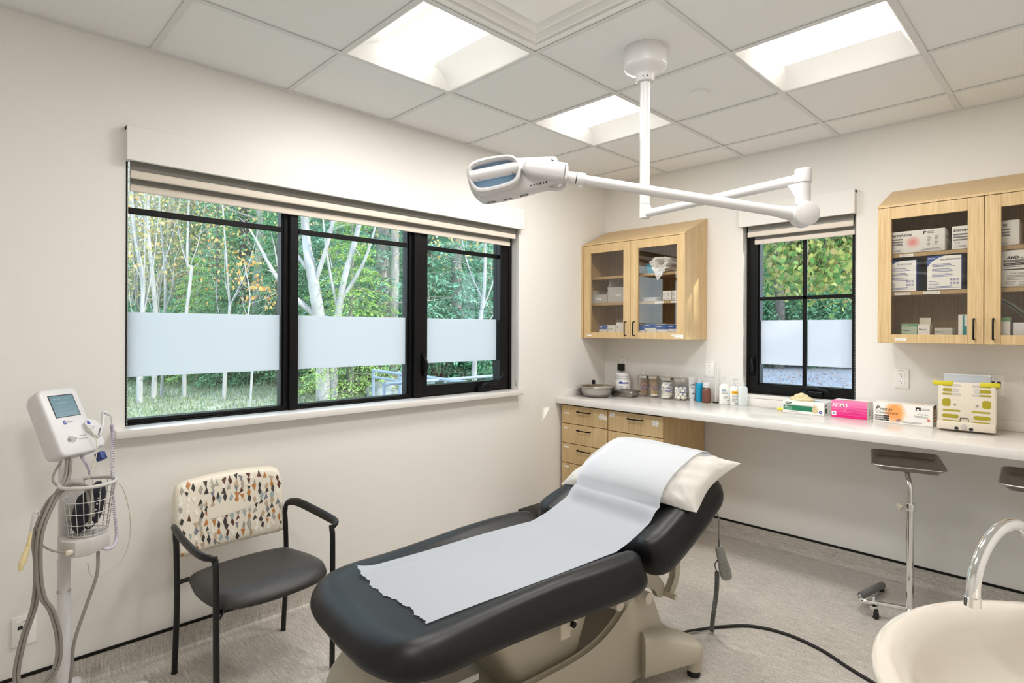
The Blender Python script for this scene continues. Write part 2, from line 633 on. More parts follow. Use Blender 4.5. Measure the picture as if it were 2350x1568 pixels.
mb = MB()
mb.b2((X0 - T, 0, -0.1), (WX0, T, CEIL + .3), M_WALL)
mb.b2((WX1, 0, -0.1), (0, T, CEIL + .3), M_WALL)
mb.b2((WX0, 0, -0.1), (WX1, T, WZ0 - .035), M_WALL)
mb.b2((WX0, 0, WZ1), (WX1, T, CEIL + .3), M_WALL)
struct(mb, 'wall_left')
mb = MB()
mb.b2((0, Y0 - T, -0.1), (T, VY0, CEIL + .3), M_WALL)
mb.b2((0, VY1, -0.1), (T, T, CEIL + .3), M_WALL)
mb.b2((0, VY0, -0.1), (T, VY1, VZ0 - .02), M_WALL)
mb.b2((0, VY0, VZ1), (T, VY1, CEIL + .3), M_WALL)
struct(mb, 'wall_right')
mb = MB(); mb.b2((X0, Y0 - T, -0.1), (0, Y0, CEIL + .3), M_WALL); struct(mb, 'wall_front')
mb = MB(); mb.b2((X0 - T, Y0 - T, -0.1), (X0, 0, CEIL + .3), M_WALL); struct(mb, 'wall_back')

# ------------------------------------------------------------------ ceiling: lay-in tiles, T grid, edge angle
GX = [-0.323 - 0.6105 * k for k in range(8)]
GY = [-0.581 - 0.6105 * k for k in range(5)]
LX = [0.0] + GX + [X0]
LY = [0.0] + GY + [Y0]
def cell(i, j):
    return (LX[i + 1], LX[i], LY[j + 1], LY[j])
LIGHT_CELLS = [(2, 1), (4, 1), (2, 3), (4, 3), (6, 3)]
DIFF_CELL = (4, 2)
mb = MB()
for i in range(len(LX) - 1):
    for j in range(len(LY) - 1):
        if (i, j) in LIGHT_CELLS or (i, j) == DIFF_CELL:
            continue
        x0, x1, y0, y1 = cell(i, j)
        mb.b2((x0, y0, CEIL + .0055), (x1, y1, CEIL + .02), M_CEIL)
# plenum deck above, closes the recesses
mb.b2((X0, Y0, CEIL + .22), (0, 0, CEIL + .25), M_CEIL)
struct(mb, 'ceiling')
mb = MB()
for x in GX:
    mb.b2((x - .012, Y0, CEIL), (x + .012, 0, CEIL + .0015), M_TBAR)
    mb.b2((x - .0085, Y0, CEIL + .0015), (x + .0085, 0, CEIL + .0056), M_TBAR)
for y in GY:
    mb.b2((X0, y - .012, CEIL - .0001), (0, y + .012, CEIL + .0014), M_TBAR)
    mb.b2((X0, y - .0085, CEIL + .0014), (0, y + .0085, CEIL + .0055), M_TBAR)
mb.b2((X0, -.022, CEIL - .001), (0, 0, CEIL + .0055), M_TBAR)
mb.b2((-.022, Y0, CEIL - .001), (0, 0, CEIL + .0055), M_TBAR)
struct(mb, 'trim_3')

# ------------------------------------------------------------------ recessed lights
def troffer(i, j, label):
    x0, x1, y0, y1 = cell(i, j)
    cx, cy = (x0 + x1) / 2, (y0 + y1) / 2
    t = thing('ceiling_light', label, 'ceiling light', (cx, cy, CEIL), 0, 'recessed ceiling lights')
    h = .2925
    mb = MB()
    # housing and rim
    for sx in (-1, 1):
        mb.b2((cx + sx * h - .004, cy - h, CEIL + .001), (cx + sx * h + .004, cy + h, CEIL + .10), M_REFL)
    for sy in (-1, 1):
        mb.b2((cx - h, cy + sy * h - .004, CEIL + .001), (cx + h, cy + sy * h + .004, CEIL + .10), M_REFL)
    mb.b2((cx - h, cy - h, CEIL + .10), (cx + h, cy + h, CEIL + .11), M_REFL)
    mb.build('housing', t)
    # curved side reflectors, along y
    for s in (-1, 1):
        mb = MB()
        def fn(u, v, s=s):
            a = u
            return (cx + s * (.286 - .150 * a), cy - .286 + .572 * v, CEIL + .003 + .075 * math.sin(a * PI / 2) ** 0.8)
        mb.grid(fn, 8, 1, M_REFL)
        mb.build('reflector', t)
    # end plates
    for s in (-1, 1):
        mb = MB()
        def fn(u, v, s=s):
            return (cx - .286 + .572 * u, cy + s * (.288 - .045 * v), CEIL + .002 + .072 * v)
        mb.grid(fn, 1, 4, M_REFL)
        mb.build('end_plate', t)
    mb = MB()
    def fn(u, v):
        a = (u - .5) * 2
        return (cx + .145 * a, cy - .258 + .516 * v, CEIL + .078 - .055 * (1 - a * a))
    mb.grid(fn, 12, 1, M_LENS)
    mb.build('lens', t, props={'label': 'glowing white lens'})
    al = bpy.data.lights.new('lamp', 'AREA')
    al.shape = 'RECTANGLE'
    al.size = .272; al.size_y = .50
    al.energy = LAMP_WATTS
    al.color = (1.0, 0.965, 0.92)
    ao = bpy.data.objects.new('lamp', al)
    COL.objects.link(ao)
    ao.parent = t
    ao.location = (0, 0, .004)
    return t
troffer(2, 1, 'small-looking square ceiling light furthest back, behind the white lamp pole')
troffer(4, 1, 'square ceiling light on the left, beside the air diffuser')
troffer(2, 3, 'square ceiling light on the right, above the upper cabinets')
troffer(4, 3, 'square ceiling light nearest the camera, just above the frame')
troffer(6, 3, 'square ceiling light behind the camera')

# ------------------------------------------------------------------ air diffuser
x0, x1, y0, y1 = cell(*DIFF_CELL)
cx, cy = (x0 + x1) / 2, (y0 + y1) / 2
t = thing('air_diffuser', 'square white stepped air diffuser set in the ceiling grid', 'air vent', (cx, cy, CEIL))
def sqring(mb, a, za, b, zb, material):
    vs = []
    for (h, z) in ((a, za), (b, zb)):
        vs += [(cx - h, cy - h, z), (cx + h, cy - h, z), (cx + h, cy + h, z), (cx - h, cy + h, z)]
    mb.add(vs, [(k, (k + 1) % 4, 4 + (k + 1) % 4, 4 + k) for k in range(4)], material)
mb = MB()
sqring(mb, .295, CEIL + .004, .262, CEIL + .004, M_REFL)
sqring(mb, .262, CEIL + .004, .225, CEIL + .075, M_REFL)
sqring(mb, .300, CEIL + .004, .300, CEIL + .12, M_REFL)
mb.b2((cx - .3, cy - .3, CEIL + .12), (cx + .3, cy + .3, CEIL + .125), M_REFL)
mb.build('frame', t)
for a, b, z in ((.232, .165, .018), (.172, .105, .026)):
    mb = MB()
    sqring(mb, a, CEIL - z * .2, a - .010, CEIL - z * .2, M_REFL)
    sqring(mb, a - .010, CEIL - z * .2, b, CEIL + .060, M_REFL)
    sqring(mb, a, CEIL - z * .2, b + .004, CEIL + .066, M_REFL)
    mb.build('vane', t)
mb = MB()
mb.b2((cx - .115, cy - .115, CEIL - .010), (cx + .115, cy + .115, CEIL - .004), M_REFL, .003)
for k in range(4):
    mb.b2((cx - .012 + (.09 if k < 2 else -.09), cy - .012 + (.09 if k % 2 else -.09), CEIL - .006), (cx + .012 + (.09 if k < 2 else -.09), cy + .012 + (.09 if k % 2 else -.09), CEIL + .12), M_REFL)
mb.build('centre_plate', t)

# ------------------------------------------------------------------ round speaker in the ceiling
mb = MB()
mb.lathe([(.001, -.011), (.040, -.010), (.044, -.006), (.046, .0035), (.043, .0060)], M_CEIL, (-1.238, -1.500, CEIL + .0), 32)
solo(mb.build('ceiling_speaker'), 'small round white speaker on a ceiling tile between two lights', 'speaker')

# ------------------------------------------------------------------ windows
def bar(mb, lo, hi, material=M_BLACK, bev=.002):
    mb.b2(lo, hi, material, bev, 1)

# window_1: two fixed lights and a casement
YF0, YF1 = .075, .150          # frame depth
mb = MB()
bar(mb, (WX0, YF0, WZ0 - .015), (WX1 - .028, YF1, WZ0 + .012))          # bottom
bar(mb, (WX0, YF0, 2.235), (WX1 - .028, YF1, 2.29))                     # head
bar(mb, (WX0, YF0, WZ0), (WX0 + .018, YF1, 2.29))                       # left jamb
bar(mb, (-1.085, YF0 - .012, WZ0), (-1.064, YF1, 2.29))                 # right jamb
bar(mb, (-2.742, YF0 + .010, WZ0), (-2.665, YF1, 2.29))                 # mullion 1
bar(mb, (-2.718, YF0 - .012, WZ0), (-2.672, YF0 + .02, 2.29))
bar(mb, (-1.945, YF0 + .010, WZ0), (-1.880, YF1, 2.29))                 # mullion 2
bar(mb, (-1.920, YF0 - .012, WZ0), (-1.872, YF0 + .02, 2.29))
win1 = struct(mb, 'window_1')
mb = MB()   # stops of the two fixed lights
for a, b in ((WX0 + .018, -2.742), (-2.665, -1.945)):
    bar(mb, (a, YF0 + .012, WZ0 + .012), (b, YF1, WZ0 + .030))
    bar(mb, (b - .010, YF0 + .022, WZ0 + .012), (b, YF1, 2.24))
    bar(mb, (a, YF0 + .022, WZ0 + .012), (a + .008, YF1, 2.24))
mb.build('glazing_stop', win1)
mb = MB()   # casement sash
bar(mb, (-1.880, YF0 - .004, WZ0 + .012), (-1.815, YF1, 2.24))
bar(mb, (-1.170, YF0 - .004, WZ0 + .012), (-1.085, YF1, 2.24))
bar(mb, (-1.815, YF0 - .004, WZ0 + .012), (-1.170, YF1, WZ0 + .078))
mb.build('sash', win1)
for a, b in ((WX0 + .026, -2.752), (-2.657, -1.955), (-1.815, -1.170)):
    mb = MB(); mb.b2((a, .1125, WZ0 + .03), (b, .1165, 2.235), M_GLASS); mb.build('pane', win1)
    mb = MB(); bar(mb, (a, .094, 1.990), (b, .108, 2.018)); mb.build('muntin', win1)
    mb = MB(); mb.b2((a + .004, .1095, 1.2545), (b - .004, .1115, 1.5475), M_FROST)
    mb.build('privacy_film', win1, props={'label': 'white frosted privacy band'})
# casement hardware
mb = MB()
mb.tube([(-1.846, .070, 1.175), (-1.846, .045, 1.205), (-1.846, .040, 1.25), (-1.846, .050, 1.285), (-1.846, .071, 1.30)], [.007, .011, .012, .010, .006], M_BLACK, 10, 4)
mb.b2((-1.858, .062, 1.185), (-1.834, .073, 1.325), M_BLACK, .004)
mb.build('sash_lock', win1)
mb = MB()
mb.b2((-1.40, .040, WZ0 + .006), (-1.28, .075, WZ0 + .034), M_BLACK, .008)
mb.tube([(-1.37, .045, WZ0 + .035), (-1.34, .030, WZ0 + .062), (-1.26, .028, WZ0 + .060), (-1.20, .040, WZ0 + .085), (-1.165, .045, WZ0 + .115)], [.008, .010, .009, .008, .007], M_BLACK, 10, 5)
mb.sphere((-1.165, .045, WZ0 + .118), .011, M_BLACK, 10, 6)
mb.build('crank_handle', win1)
mb = MB()   # projecting sill
mb.b2((-3.512, -.062, 1.006), (-1.078 + .018, YF0 + .002, 1.040), M_QUARTZ, .003)
mb.b2((-3.47, .0015, 1.0005), (-1.052, YF0, 1.010), M_QUARTZ)
mb.build('sill', win1)

# window_2: one casement with a cross of muntins, in the counter wall
mb = MB()
bar(mb, (YF0, VY0, VZ0 - .012), (YF1, VY1, VZ0 + .016))
bar(mb, (YF0, VY0, 2.235), (YF1, VY1, 2.29))
bar(mb, (YF0, VY0, VZ0), (YF1, VY0 + .012, 2.29))
bar(mb, (YF0 - .01, VY1 - .022, VZ0), (YF1, VY1, 2.29))
win2 = struct(mb, 'window_2')
mb = MB()
bar(mb, (YF0 - .006, VY1 - .074, VZ0 + .014), (YF1, VY1 - .022, 2.24))
bar(mb, (YF0 - .006, VY0 + .012, VZ0 + .014), (YF1, VY0 + .040, 2.24))
bar(mb, (YF0 - .006, VY0 + .036, VZ0 + .014), (YF1, VY1 - .070, VZ0 + .066))
bar(mb, (YF0 + .012, VY0 + .036, VZ0 + .060), (YF1, VY1 - .070, VZ0 + .074))
bar(mb, (YF0 + .012, VY1 - .084, VZ0 + .06), (YF1, VY1 - .070, 2.24))
mb.build('sash', win2)
mb = MB(); mb.b2((.1125, VY0 + .038, VZ0 + .05), (.1165, VY1 - .074, 2.235), M_GLASS); mb.build('pane', win2)
mb = MB()
bar(mb, (.092, -1.585, VZ0 + .06), (.110, -1.560, 2.24))
bar(mb, (.092, VY0 + .038, 1.688), (.1095, VY1 - .074, 1.712))
mb.build('muntin', win2)
for a, b in ((VY0 + .042, -1.587), (-1.558, VY1 - .084)):
    mb = MB(); mb.b2((.1095, a, 1.238), (.1115, b, 1.548), M_FROST); mb.build('privacy_film', win2, props={'label': 'white frosted privacy band'})
mb = MB()
mb.tube([(.068, VY1 - .046, 1.165), (.045, VY1 - .046, 1.19), (.040, VY1 - .046, 1.235), (.052, VY1 - .046, 1.275), (.070, VY1 - .046, 1.29)], [.007, .011, .012, .010, .006], M_BLACK, 10, 4)
mb.b2((.060, VY1 - .058, 1.155), (.072, VY1 - .034, 1.30), M_BLACK, .004)
mb.build('sash_lock', win2)
mb = MB()
mb.b2((.035, -1.70, VZ0 + .014), (.072, -1.58, VZ0 + .045), M_BLACK, .010)
mb.tube([(.035, -1.60, VZ0 + .045), (.028, -1.625, VZ0 + .066), (.028, -1.70, VZ0 + .06), (.040, -1.74, VZ0 + .04)], [.010, .013, .011, .008], M_BLACK, 10, 5)
mb.build('crank_handle', win2)
mb = MB()
mb.b2((-.012, VY0 + .001, VZ0 - .026), (YF0 + .002, VY1 - .001, VZ0 - .002), M_QUARTZ, .003)
mb.build('sill', win2)

# ------------------------------------------------------------------ roller blinds under painted valances
def chain(mb, pts, r=.0023, step=.0062, material=None):
    P = catmull(pts, 40)
    acc = 0; last = P[0]; nxt = 0
    mb.tube(pts, .0007, material, 5, 12)
    for p in P:
        acc += (p - last).length; last = p
        if acc >= nxt:
            mb.sphere(tuple(p), r, material, 6, 4); nxt += step
M_CHAIN = mat('bead_chain', srgb(176, 176, 172), 0.35, metal=0.6)

t = thing('roller_blind', 'raised roller blind with cream valance over the wide window', 'blind', (-2.26, 0, 2.2))
mb = MB()
mb.b2((-3.474, -.046, 2.198), (-1.042, -.028, 2.346), M_WALL, .001, 1)
mb.b2((-3.474, -.030, 2.198), (-3.458, -.001, 2.346), M_WALL)
mb.b2((-1.058, -.030, 2.198), (-1.042, -.001, 2.346), M_WALL)
mb.b2((-3.474, -.030, 2.330), (-1.042, -.001, 2.346), M_WALL)
mb.build('valance', t)
mb = MB()
mb.b2((-3.452, .012, 2.160), (-1.085, .018, 2.29), M_BLIND)
mb.b2((-3.445, .052, 2.110), (-1.095, .055, 2.25), M_BLIND)
mb.tube([(-3.45, .030, 2.245), (-1.09, .030, 2.245)], .026, M_BLIND, 14)
mb.build('fabric', t)
mb = MB(); mb.b2((-3.452, .002, 2.132), (-1.085, .022, 2.166), M_BLINDBAR, .003); mb.build('cassette_bar', t)
mb = MB(); mb.b2((-3.445, .044, 2.082), (-1.098, .060, 2.114), M_BLINDBAR, .004); mb.build('hem_bar', t)
mb = MB()
chain(mb, [(-3.462, .006, 2.20), (-3.462, .006, 1.6), (-3.462, .006, 1.046)], material=M_CHAIN)
chain(mb, [(-3.4635, -.008, 2.20), (-3.4635, -.008, 1.6), (-3.4635, -.008, 1.046)], material=M_CHAIN)
mb.build('bead_chain', t)
mb = MB()
chain(mb, [(-1.060, .012, 2.19), (-1.060, .012, 1.7), (-1.060, .012, 1.12), (-1.060, .022, 1.085), (-1.060, .032, 1.12), (-1.060, .032, 1.7), (-1.060, .032, 2.19)], material=M_CHAIN)
mb.build('bead_chain', t)

t = thing('roller_blind', 'raised roller blind with white valance over the narrow window', 'blind', (0, -1.55, 2.2))
mb = MB()
mb.b2((-.046, -1.905, 2.202), (-.028, -1.178, 2.350), M_WALL, .001, 1)
mb.b2((-.030, -1.905, 2.202), (-.001, -1.890, 2.350), M_WALL)
mb.b2((-.030, -1.193, 2.202), (-.001, -1.178, 2.350), M_WALL)
mb.b2((-.030, -1.905, 2.334), (-.001, -1.178, 2.350), M_WALL)
mb.build('valance', t)
mb = MB()
mb.b2((.012, -1.885, 2.160), (.018, -1.222, 2.29), M_BLIND)
mb.b2((.052, -1.883, 2.110), (.055, -1.255, 2.25), M_BLIND)
mb.tube([(.030, -1.885, 2.245), (.030, -1.215, 2.245)], .026, M_BLIND, 14)
mb.build('fabric', t)
mb = MB(); mb.b2((.002, -1.885, 2.132), (.022, -1.222, 2.166), M_BLINDBAR, .003); mb.build('cassette_bar', t)
mb = MB(); mb.b2((.044, -1.883, 2.082), (.060, -1.255, 2.114), M_BLINDBAR, .004); mb.build('hem_bar', t)
mb = MB()
for xx in (.010, .026):
    chain(mb, [(xx, -1.896, 2.20), (xx, -1.896, 1.7), (xx, -1.896, 1.05)], material=M_CHAIN)
mb.build('bead_chain', t)
mb = MB()
for xx in (.015, .03):
    chain(mb, [(xx, -1.198, 2.20), (xx, -1.198, 1.7), (xx, -1.198, 1.05)], material=M_CHAIN)
mb.build('bead_chain', t)
# ------------------------------------------------------------------ worktop and drawer units
CT = 0.950                      # worktop height
mb = MB()
mb.b2((-.645, Y0 + .002, CT - .044), (-.002, -.002, CT), M_QUARTZ, .003)
w_top = mb.build('worktop')
solo(w_top, 'long white worktop running along the wall under the narrow window', 'countertop')
mb = MB()
mb.b2((-.018, Y0 + .01, CT), (-.001, VY0 - .0, 1.003), M_QUARTZ, .002)
mb.b2((-.018, VY0, CT), (-.001, VY1, 1.003), M_QUARTZ, .002)
mb.b2((-.018, VY1, CT), (-.001, -.001, 1.003), M_QUARTZ, .002)
mb.b2((-.535, -.018, CT), (-.018, -.001, 1.003), M_QUARTZ, .002)
mb.build('backsplash', w_top)
mb = MB()
mb.b2((-.63, -2.43, CT - .047), (-.05, -2.39, CT - .044), M_BLACK)
mb.build('support_bracket', w_top)

def pull(mb, a, b, out, r=.0045):
    """black bow handle between two points standing off along out"""
    a, b, out = Vector(a), Vector(b), Vector(out)
    d = (b - a).normalized()
    mb.tube([a, a + out * .8, a + out + d * .006, b + out - d * .006, b + out * .8, b], r, M_BLACK, 8)

def dymo(mb, y, z, wd, txt, x, nrow=1, ht=.0115):
    """small white printed strip stuck on a front facing -x"""
    mb.b2((x - .0006, y - wd / 2, z - ht / 2), (x, y + wd / 2, z + ht / 2), M_LABEL)
    M = frame_M((x - .0009, y + wd / 2 - .004, z - ht * .25), (0, -1, 0), (0, 0, 1))
    mb.text(txt, ht * .62, M_PRINT, M, sx=min(1.0, (wd - .008) / max(1e-3, .36 * ht * len(txt))))

def drawer_unit(label, y0, y1, zs, hand, tags):
    """y0 > y1; zs: drawer boundaries from the top down"""
    t = thing('drawer_cabinet', label, 'cabinet', (-.3, (y0 + y1) / 2, 0), 0, 'oak drawer units under the worktop')
    mb = MB()
    mb.b2((-.575, y1 + .001, .10), (-.02, y1 + .019, CT - .045), M_OAK)
    mb.b2((-.575, y0 - .019, .10), (-.02, y0 - .001, CT - .045), M_OAK)
    mb.b2((-.575, y1 + .019, .10), (-.02, y0 - .019, .118), M_OAK)
    mb.b2((-.04, y1 + .019, .118), (-.02, y0 - .019, CT - .05), M_OAKIN)
    mb.b2((-.575, y1 + .019, CT - .075), (-.5, y0 - .019, CT - .045), M_BLKTRIM)
    mb.b2((-.52, y1 + .001, .0), (-.05, y0 - .001, .10), M_BLKTRIM)
    mb.build('body', t)
    for i in range(len(zs) - 1):
        zt, zb = zs[i], zs[i + 1]
        mb = MB()
        mb.b2((-.597, y1 + .0025, zb + .0025), (-.577, y0 - .0025, zt - .0025), M_OAK, .001, 1)
        d = mb.build('drawer', t)
        mb = MB()
        zc = zt - .040 if i == 0 else zt - .040
        pull(mb, (-.597, hand[0], zc), (-.597, hand[1], zc), (-.028, 0, 0))
        mb.build('handle', d)
        if tags[i]:
            for (y, dz, wd, tx) in tags[i]:
                mb = MB()
                dymo(mb, y, zt - dz, wd, tx, -.597)
                mb.build('label_strip', d, props={'label': 'white printed label strip'})
    return t
drawer_unit('oak unit of four drawers in the corner against the window wall', -.024, -.462, [.893, .752, .600, .448, .118], (-.19, -.306),
            [[(-.075, .062, .058, 'SUTURE'), (-.412, .040, .040, 'GLOVES'), (-.418, .054, .072, 'DRAPES'), (-.420, .068, .072, 'TRAYS')],
             [(-.062, .036, .034, 'TAPE')], [(-.072, .030, .050, 'GAUZE')], [(-.07, .03, .05, 'LINEN')]])
drawer_unit('oak drawer unit ending at the open knee space, behind the pillow', -.464, -.915, [.893, .747, .600, .448, .118], (-.640, -.758),
            [[(-.502, .022, .040, 'SWABS'), (-.498, .036, .034, 'TUBES'), (-.855, .036, .046, 'SCALPELS'), (-.858, .050, .050, 'BLADES'), (-.855, .064, .040, 'RAZORS')],
             [(-.835, .024, .048, 'SPECULA')], [], []])

# ------------------------------------------------------------------ glazed wall cabinets with sloping tops
def wall_cabinet(label, y0, y1, splits, tags, shelf_z=(1.672, 1.880)):
    """y0 > y1: ends along the wall; splits: door edges"""
    ZB, ZF, ZR, D = 1.410, 2.155, 2.295, .310
    t = thing('wall_cabinet', label, 'cabinet', (0, (y0 + y1) / 2, ZB), 0, 'glazed oak wall cabinets')
    mb = MB()
    side = [(-D, ZB), (-.001, ZB), (-.001, ZR), (-D - .02, ZF - .001), (-D, ZF - .004)]
    for ya, yb in ((y1, y1 + .019), (y0 - .019, y0)):
        mb.prism([(p[0], p[1]) for p in side], ya, yb, M_OAK, 'xz')
    mb.prism([(-.001, ZR), (-.001, ZR + .012), (-D - .021, ZF + .012), (-D - .021, ZF - .0)], y1 - .001, y0 + .001, M_OAK, 'xz')
    mb.b2((-D, y1 + .019, ZB), (-.001, y0 - .019, ZB + .019), M_OAK)
    mb.b2((-D, y1 + .019, ZF - .03), (-.001, y0 - .019, ZF - .012), M_OAKIN)
    mb.b2((-.012, y1 + .019, ZB + .019), (-.001, y0 - .019, ZF - .012), M_OAKIN)
    mid = splits[1]
    mb.b2((-D + .02, mid - .009, ZB + .019), (-.012, mid + .009, ZF - .03), M_OAKIN)
    mb.build('body', t)
    for z in shelf_z:
        for ya, yb in ((y1 + .019, mid - .009), (mid + .009, y0 - .019)):
            mb = MB(); mb.b2((-D + .018, ya, z), (-.012, yb, z + .020), M_OAKIN)
            sh = mb.build('shelf', t)
            tg = [g for g in tags.get(z, []) if yb > g[0] > ya]
            if tg:
                for (y, wd, tx) in tg:
                    mb = MB()
                    dymo(mb, y, z + .008, wd, tx, -D + .018, ht=.014)
                    mb.build('label_strip', sh, props={'label': 'white printed label strip'})
    nd = len(splits) - 1
    for k in range(nd):
        a, b = splits[k] - .0015, splits[k + 1] + .0015         # a > b
        mb = MB()
        x0, x1 = -D - .022, -D - .001
        st = .0635
        mb.b2((x0, b, ZB + .001), (x1, b + st, ZF - .003), M_OAK, .0012, 1)
        mb.b2((x0, a - st, ZB + .001), (x1, a, ZF - .003), M_OAK, .0012, 1)
        mb.b2((x0, b + st, ZB + .001), (x1, a - st, ZB + .048), M_OAK, .0008, 1)
        mb.b2((x0, b + st, ZF - .066), (x1, a - st, ZF - .003), M_OAK, .0008, 1)
        d = mb.build('door', t)
        mb = MB(); mb.b2((-D - .013, b + st - .004, ZB + .044), (-D - .009, a - st + .004, ZF - .062), M_CABGLASS)
        mb.build('glass_pane', d)
        hy = b + .036 if k % 2 == 0 else a - .036
        mb = MB(); pull(mb, (x0, hy, ZB + .026), (x0, hy, ZB + .128), (-.026, 0, 0), .0042); mb.build('handle', d)
        tg = tags.get('door%d' % k)
        if tg:
            for (y, z, wd, tx) in tg:
                mb = MB()
                dymo(mb, y, z, wd, tx, x0, ht=.012)
                mb.build('label_strip', d, props={'label': 'white printed label strip'})
    return t
cabA = wall_cabinet('smaller glass-fronted oak wall cabinet in the corner beside the narrow window', -.022, -.925, [-.030, -.475, -.925],
    {1.672: [(-.70, .075, 'LOCAL ANAES'), (-.835, .085, 'LIDOCAINE 1')], 'door0': [(-.085, 1.432, .045, 'MISC')], 'door1': [(-.868, 1.438, .090, 'DRESSING TRAYS'), (-.880, 1.425, .070, 'STERI STRIP')]})
mb = MB(); mb.b2((-.330, -.0215, 1.410), (-.30, -.002, 2.155), M_OAK); mb.build('filler_strip', cabA)
cabB = wall_cabinet('larger glass-fronted oak wall cabinet cut off by the right edge', -2.095, -3.02, [-2.095, -2.555, -3.02],
    {1.880: [(-2.222, .062, 'STERILE GLOVES')], 1.672: [(-2.205, .072, 'FENESTRATED DRAPE'), (-2.335, .072, 'SURGICAL DRAPE')], 'door0': [(-2.205, 1.430, .050, 'DRESSINGS')]})
# ------------------------------------------------------------------ exam table (local: x = towards the head end, y = towards the window wall)
ET = thing('exam_table', 'black padded power exam table on a beige base in the middle of the room', 'exam table', (-2.04, -1.402, 0), R(-5.45))
TM = ET.matrix_basis.copy()
def outl(pts, n=5):
    return [(p.x, p.y) for p in catmull([(a, b, 0) for a, b in pts], n, True)]

# seat and leg pad: one long pad, bolstered along the sides
seat_o = outl([(-1.135, 0.05), (-1.125, .20), (-1.075, .315), (-.97, .365), (-.75, .362), (-.50, .372), (-.28, .392), (-.12, .392), (-.035, .350), (-.012, .24), (-.012, 0), (-.012, -.24), (-.035, -.350), (-.12, -.392), (-.28, -.392), (-.50, -.372), (-.75, -.362), (-.97, -.365), (-1.075, -.315), (-1.125, -.20), (-1.135, -.05)], 4)
spine = lambda p: (max(-.80, min(-.25, p[0])), 0)
def ztop(x, y, base=.592, bol=.040):
    a = min(1, max(0, (abs(y) - .215) / .10))
    k = a * a * (3 - 2 * a)
    g = min(1, max(0, (x + 1.0) / .55))
    return base + bol * k * (0.25 + .75 * g) 
lay = [(.085, .494), (.060, .490), (.030, .491), (.010, .501), (0, .520), (.002, .540), (.012, .560), (.030, lambda x, y: ztop(x, y) - .020), (.052, lambda x, y: ztop(x, y) - .007), (.078, lambda x, y: ztop(x, y) - .001), (.105, ztop), (.135, ztop), (.165, ztop), (.20, ztop), (.24, ztop), (.29, ztop)]
mb = MB(TM)
mb.pad(seat_o, lay, M_VINYL, spine=spine)
mb.build('seat_cushion', ET, 60)

# back section in its own slope frame
BA = R(21)
BM = TM @ Matrix.Translation((.0, 0, .578)) @ Matrix.Rotation(-BA, 4, 'Y')    # x up the slope, z out of the cushion
back_o = outl([(.012, 0), (.010, .24), (.018, .338), (.065, .378), (.15, .380), (.30, .362), (.45, .340), (.57, .318), (.640, .250), (.668, .12), (.670, 0), (.668, -.12), (.640, -.250), (.57, -.318), (.45, -.340), (.30, -.358), (.15, -.368), (.070, -.366), (.022, -.330), (.012, -.24)], 4)
def zb(x, y):
    a = min(1, max(0, (abs(y) - .19) / .10))
    return .022 + .034 * a * a * (3 - 2 * a)
spb = lambda p: (max(.25, min(.42, p[0])), 0)
mb = MB(BM)
mb.pad(back_o, [(.06, -.098), (.03, -.100), (.008, -.090), (0, -.066), (.0, -.035), (.008, -.008), (.024, lambda x, y: zb(x, y) - .018), (.045, lambda x, y: zb(x, y) - .006), (.07, lambda x, y: zb(x, y) - .001), (.10, zb), (.13, zb), (.17, zb), (.21, zb), (.25, zb)], M_VINYL, spine=spb)
mb.build('back_cushion', ET, 60)
# frames under the pads
mb = MB(TM)
mb.b2((-.98, -.26, .435), (-.06, .26, .482), M_BEIGE, .012)
mb.b2((-1.03, -.03, .43), (-.95, .03, .482), M_BLACK, .004)
mb.build('seat_frame', ET)
mb = MB(BM)
mb.b2((.06, -.24, -.130), (.56, .24, -.098), M_BEIGE, .010)
mb.build('back_frame', ET)
mb = MB(TM)
for y in (-.215, -.185):        # small brackets under the seat
    mb.b2((-.33 + (y + .2) * 2.2, y - .004, .34), (-.28 + (y + .2) * 2.2, y + .004, .46), M_BEIGE2, .002, 1)
mb.tube([(-.305, -.23, .385), (-.305, -.17, .385)], .012, M_BLACK, 10)
mb.build('stirrup_bracket', ET)

# beige body: two side panels with a deep cradle cut-out, trough between, column cover, out-swept rear feet
side = []
def bez(a, b, c, d, n=10):
    return [tuple(Vector(a) * (1 - t) ** 3 + 3 * Vector(b) * t * (1 - t) ** 2 + 3 * Vector(c) * t * t * (1 - t) + Vector(d) * t ** 3) for t in [i / n for i in range(n + 1)]]
top = bez((.045, .372), (-.03, .305), (-.11, .235), (-.32, .228), 14) + bez((-.32, .228), (-.55, .222), (-.82, .215), (-1.00, .31), 14)[1:]
panel = [(.045, .372), (.135, .372), (.185, .345), (.245, .215), (.30, .175)] + [(.30, .10), (.23, .075), (.16, .03)] + [(-.25, .03), (-.90, .03), (-1.03, .06), (-1.06, .16), (-1.045, .29)] + list(reversed(top[1:]))
for s in (-1, 1):
    mb = MB(TM)
    mb.prism(panel, s * .215, s * .185, M_BEIGE, 'xz', bev=.008)
    mb.build('side_panel', ET, 35)
mb = MB(TM)
def trough(u, v):
    k = u * (len(top) - 1); i = min(int(k), len(top) - 2); q = k - i
    x = top[i][0] * (1 - q) + top[i + 1][0] * q; z = top[i][1] * (1 - q) + top[i + 1][1] * q
    e = abs(v - .5) * 2
    return (x, -.19 + .38 * v, z - .055 * (1 - e ** 4) - .004)
mb.grid(trough, 40, 14, M_BEIGE)
mb.build('trough', ET, 60)
mb = MB(TM)     # lift column cover inside, flaring up to the seat frame
rings = []
for t, z in ((0, .07), (.2, .16), (.45, .26), (.7, .355), (.88, .41), (1, .44)):
    hw = .150 + .025 * t * t
    rings.append([(x, y, z) for x, y in rrect(.30 + .30 * t ** 1.6, hw * 2, .05, 5, -.34 - .05 * t, 0)])
mb.loft(rings, M_BEIGE)
mb.build('column_cover', ET, 60)
